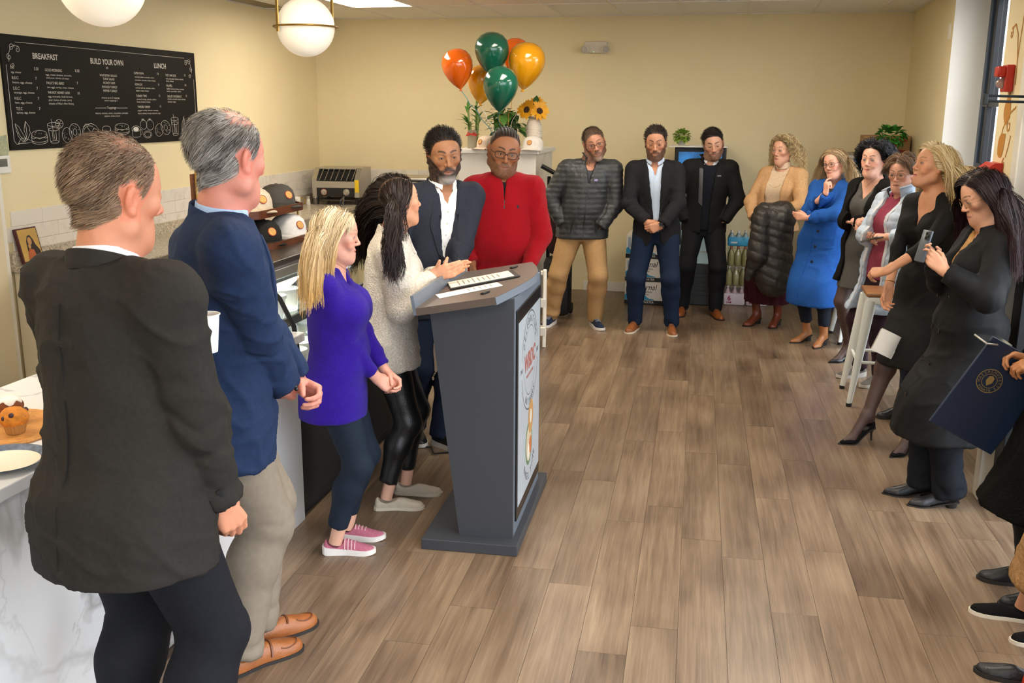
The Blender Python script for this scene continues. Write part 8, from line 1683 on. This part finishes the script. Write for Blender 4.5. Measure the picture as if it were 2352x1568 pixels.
BD = cloth('black_jersey', '#0c0b0b', 'cotton'); v = p.upper(e=.006, hem=.235, boxy=.12, cuff=.42, skirt=[(.225, .155, .125, -.0, .1), (.33, .165, .14, 0, .06), (.45, .17, .135, 0, .02), (.55, .14, .11, 0, 0)]); p.neck_cut(v, .05, front=.02); p.front_gap(v, [(.71, .0), (.77, .014), (.86, .04)]); p.finish(v, 'dress', BD, fold=.004, drape=.004)
stockings(p); [p.shoe(q, 'pump', cloth('black_suede', '#0f0e10', 'wool'), L=.245) for q in (1, -1)]
d = nrm(p.W[1]-p.E[1]); b = MB(); b.lathe([(p.rW+.003, -.003), (p.rW+.006, 0), (p.rW+.003, .003)], p.W[1]-d*.03, 20, 0, d, True); b.build('bracelet', BRASS, p.root, True)
t = empty('folded_paper', (.9, 5.93, .72), R_(25), 'folded white paper held low by the blonde woman', 'paper'); b = MB(); n = 12
pr = lambda u, w, o: (u*.9+w*.42, o, -u*.42+w*.9)
b.add([pr(-.02+.17*i/n, -ww, -.012*math.sin(i/n*3)+(.03*(i/n)**3)) for ww in (0, .07, .14) for i in range(n+1)], [(r*(n+1)+i, r*(n+1)+i+1, (r+1)*(n+1)+i+1, (r+1)*(n+1)+i) for i in range(n) for r in (0, 1)]); b.build('front_leaf', M('paper_white', '#f3eee6', .7), t, True)
b = MB(); b.add([pr(-.02+.17*i/n, -ww, .01+.03*math.sin(i/n*2.6)) for ww in (.005, .07, .135) for i in range(n+1)], [(r*(n+1)+i, r*(n+1)+i+1, (r+1)*(n+1)+i+1, (r+1)*(n+1)+i) for i in range(n) for r in (0, 1)]); b.build('back_leaf', M('paper_white', '#f3eee6', .7), t, True)
# 15 woman filming
ps, fc = (1.17, 5.16), 262
p = Person('dark haired woman in long black trench coat filming with a smartphone', ps, fc, 1.675, 'f', build=1.06, lean=lc(ps, fc, (1.21, 5.13)), head=(6, 22, 0), hoff=(0, .02, 0), tone='#cf9a7c', res=.0098, hres=.004, hs=1.12, heel=.03, bust=.6, feet=feet_w(ps, fc, (1.04, 5.2), (1.14, 5.07), (2, 0)))
p.arm(1, p.l(.965, 5.03, 1.235), (.8, -.1, -1), hdir=(-.3, .7, .75), palm=(-.8, .2, .4), pose='phone'); p.arm(-1, p.l(.985, 4.93, 1.22), (-.8, -.1, -1), hdir=(.3, .7, .7), palm=(.9, .1, .3), pose='phone')
p.body(p.head_geo(scalp='#140c10', lips='#b06a68', brow='#2a1c1a', cheek=.12, jaw=.95, wide=.95, lids=.0028)); p.eyes(look=(0, -.35))
p.hair([p.strands(6200, .4, steps=9, width=.0026, flow=lambda P, r: np.stack([np.sign(P[:, 0]+.01)*.7, -.15+0*P[:, 0], .1+0*P[:, 0]], 1), lift=.2, grav=.85, vol=.022, wave=.005, wlen=.18, colors=('#0c0709', '#251317'), tip='#2e1518', face_y=.035, clump=16)])
v = p.upper(e=.01, hem=.6, boxy=.3, sleeves=()); p.neck_cut(v, .05, front=.02); p.finish(v, 'blouse', cloth('gold_blouse', '#b58a52', 'cotton'), limb=False)
TC = cloth('black_trench', '#090a0d', 'cotton', .75); v = p.upper(e=.028, hem=.2, boxy=.7, cuff=.93, e2=.024, skirt=[(.19, .25, .2, 0, 0), (.33, .225, .18, 0, 0), (.47, .2, .155, 0, 0), (.57, .175, .135, 0, 0)]); p.neck_cut(v, .064); p.front_gap(v, [(.68, .0), (.76, .03), (.86, .07)]); j = p.finish(v, 'coat', TC, fold=.005, drape=.005)
p.collar_mesh(TC, .064, .07, gap=.7, hgt=.045, fall=.06, point=.03, out=.014, drop=.035, lean=.2, parent=j)
for z in (.63, .53, .43, .33): 
    for x in (.05, -.05): p.button(v, x, z, M('button_black', '#0c0c0d', .25), .013, j)
b = MB(); zz = p.N[2]-.832*p.h+.55*p.h; zs_, cx_, cy_, w_, d_ = p.sections(.028, .7, hang=1.02); wi, di = float(np.interp(zz, zs_, w_)), float(np.interp(zz, zs_, d_)); cxx, cyy = float(np.interp(zz, zs_, cx_)), float(np.interp(zz, zs_, cy_)); b.tube([(cxx+(wi+.004)*math.cos(a), cyy+(di+.004)*math.sin(a), zz) for a in np.linspace(0, 6.2832, 40, endpoint=False)], .02, 8, closed=True, flat=.3); b.build('belt', TC, j, True)
p.trousers(cloth('charcoal_flare', '#1a1d23', 'wool'), e=.016, cuff=.018, flare=.022, fold=.007); [p.shoe(q, 'pointed', cloth('black_leather', '#1a1a1e', 'leather')) for q in (1, -1)]
p.glasses(M('frame_gold', '#9a7a4a', .3, metal=.6), w=.025, hgt=.02, round_=2.2, th=.0009)
phone((.895, 4.985, 1.325), (R_(-14), 0, R_(-66)), 'grey smartphone held up by the woman in the trench coat', '#5c6570')
# 17 person at the right edge holding the navy folder
ps, fc = (1.385, 4.13), 272
p = Person('person in black woolly coat holding a navy folder and a phone', ps, fc, 1.62, 'f', build=1.1, lean=(0, 0), tone='#b07850', res=.012, hres=.0042, hs=1.05, feet=feet_w(ps, fc, (1.3, 4.24), (1.33, 4.03), (4, 4)))
p.arm(1, p.l(1.2, 4.2, .985), (1, -.4, -.5), hdir=(-.15, .95, .2), palm=(-.4, 0, -.9), pose='grip'); p.arm(-1, p.l(1.22, 4.1, .97), (-1, -.4, -.5), hdir=(.25, .95, .1), palm=(.3, 0, -.9), pose='grip')
p.body(p.head_geo(scalp='#1a1210')); p.eyes(); p.hair([p.strands(700, .25, steps=7, width=.004, flow=flow_c(0, -.4, 0), lift=.2, grav=.85, colors=('#140c0a', '#2a1c16'))])
WB = M('black_fleece_coat', '#0d0c0b', .95, bump=1., bscale=150, spec=.1); v = p.upper(e=.036, hem=.24, boxy=.8, cuff=.9, e2=.03, skirt=[(.23, .26, .22, 0, 0), (.4, .23, .19, 0, 0), (.56, .19, .15, 0, 0)]); p.neck_cut(v, .06); p.finish(v, 'coat', WB, fold=.006, drape=.006); p.trousers(cloth('black_chino', '#15171c', 'cotton'), e=.012, cuff=.05); [p.shoe(q, 'boot', cloth('black_boot', '#17171a', 'leather')) for q in (1, -1)]
t = empty('presentation_folder', (1.05, 4.19, .835), 0, 'navy presentation folder with gold state senate seal', 'folder'); t.rotation_euler = (R_(6), R_(28), R_(10))
b = MB(); b.box((.02, 0, 0), (.3, .012, .42), bev=.003); cv = b.build('cover', M('navy_leatherette', '#12233c', .45, bump=.1, bscale=300), t)
GD = M('gold_foil', '#a8925a', .4, metal=.5); b = MB()
for rr, w_ in ((.05, .0015), (.03, .0012)):
    A = np.linspace(0, 2*math.pi, 49); b.add([(q*math.cos(a)-.03, -.0066, q*math.sin(a)+.05) for a in A for q in (rr-w_, rr+w_)], [(2*i, 2*i+1, 2*i+3, 2*i+2) for i in range(48)])
b.build('seal_ring', GD, cv)
b = MB(); text_ring(b, 'MASSACHUSETTS', .014, (-.03, -.0068, .05), (1, 0, 0), (0, 0, 1), .041, 205, -25); text_ring(b, 'SENATE', .014, (-.03, -.0068, .05), (1, 0, 0), (0, 0, 1), .041, 235, 305, inward=True); b.build('lettering', GD, cv)
b = MB(); b.prism([(-.012, .018), (0, .024), (.012, .018), (.014, -.004), (0, -.022), (-.014, -.004)], (-.03, -.0064, .05), (1, 0, 0), (0, 0, 1), (0, -.001, 0)); b.build('shield', GD, cv)
phone((1.05, 4.2, 1.055), (R_(80), R_(20), R_(-55)), 'silver edged smartphone held above the navy folder', '#a8a29a', False)
# 18 person at the right edge in tan knit and platform loafers
ps, fc = (1.44, 3.74), 275
p = Person('person in long tan cable knit cardigan and black platform loafers', ps, fc, 1.6, 'f', build=1.05, lean=(0, 0), tone='#c08a68', res=.0125, hres=.006, feet=feet_w(ps, fc, (1.2, 3.92), (1.3, 3.72), (2, 2)))
p.arm(1, p.l(1.3, 3.86, .66), (1, -.2, 0), hdir=(0, .2, -1), palm=(-1, 0, 0), pose='relaxed'); p.arm(-1, p.l(1.35, 3.55, .66), (-1, -.2, 0), hdir=(0, .2, -1), palm=(1, 0, 0), pose='relaxed')
p.body(p.head_geo(scalp='#2a1c14')); p.eyes(); p.hair([p.strands(700, .25, steps=7, width=.004, flow=flow_c(0, -.4, 0), lift=.2, grav=.85, colors=('#2a1c14', '#4a3424'))])
v = p.upper(e=.026, hem=.13, boxy=.8, skirt=[(.12, .17, .16, 0, 0), (.35, .18, .16, 0, 0), (.5, .19, .15, 0, 0)]); p.neck_cut(v, .06); p.finish(v, 'cardigan', M('tan_cable', '#9a7448', .95, bump=1., bscale=60, var=.2, vscale=60), fold=.006, drape=.006); p.trousers(cloth('black_chino', '#15171c', 'cotton'), e=.01, cuff=.075); [(p.shoe(q, 'slip', cloth('black_suede', '#0f0e10', 'wool'), sole=M('sole_espadrille', '#d8cfc0', .7)), ankle(p, q, M('skin_ankle2', '#c08a6c', .5))) for q in (1, -1)]
# 19 person at the lower right corner
ps, fc = (1.34, 3.3), 280
p = Person('person in dark coat and black flat shoes behind the red tote bag', ps, fc, 1.62, 'f', build=1.05, lean=(0, 0), tone='#c08a68', res=.0145, hres=.0065, feet=feet_w(ps, fc, (1.12, 3.44), (1.32, 3.25), (2, 2)))
p.arm(1, p.l(1.4, 3.56, .8), (1, -.2, 0), hdir=(0, .2, -1), palm=(-1, 0, 0), pose='relaxed'); p.arm(-1, p.l(1.4, 3.05, .8), (-1, -.2, 0), hdir=(0, .2, -1), palm=(1, 0, 0), pose='relaxed')
p.body(p.head_geo(scalp='#2a1c14')); p.eyes(); p.hair([p.strands(700, .25, steps=7, width=.004, flow=flow_c(0, -.4, 0), lift=.2, grav=.85, colors=('#2a1c14', '#4a3424'))])
v = p.upper(e=.03, hem=.4, boxy=.8); p.neck_cut(v, .06); p.finish(v, 'coat', cloth('black_wool', '#131110'), fold=.006, drape=.006); p.trousers(cloth('black_chino', '#15171c', 'cotton'), e=.01, cuff=.075); [p.shoe(q, 'slip', cloth('black_leather', '#1a1a1e', 'leather')) for q in (1, -1)]
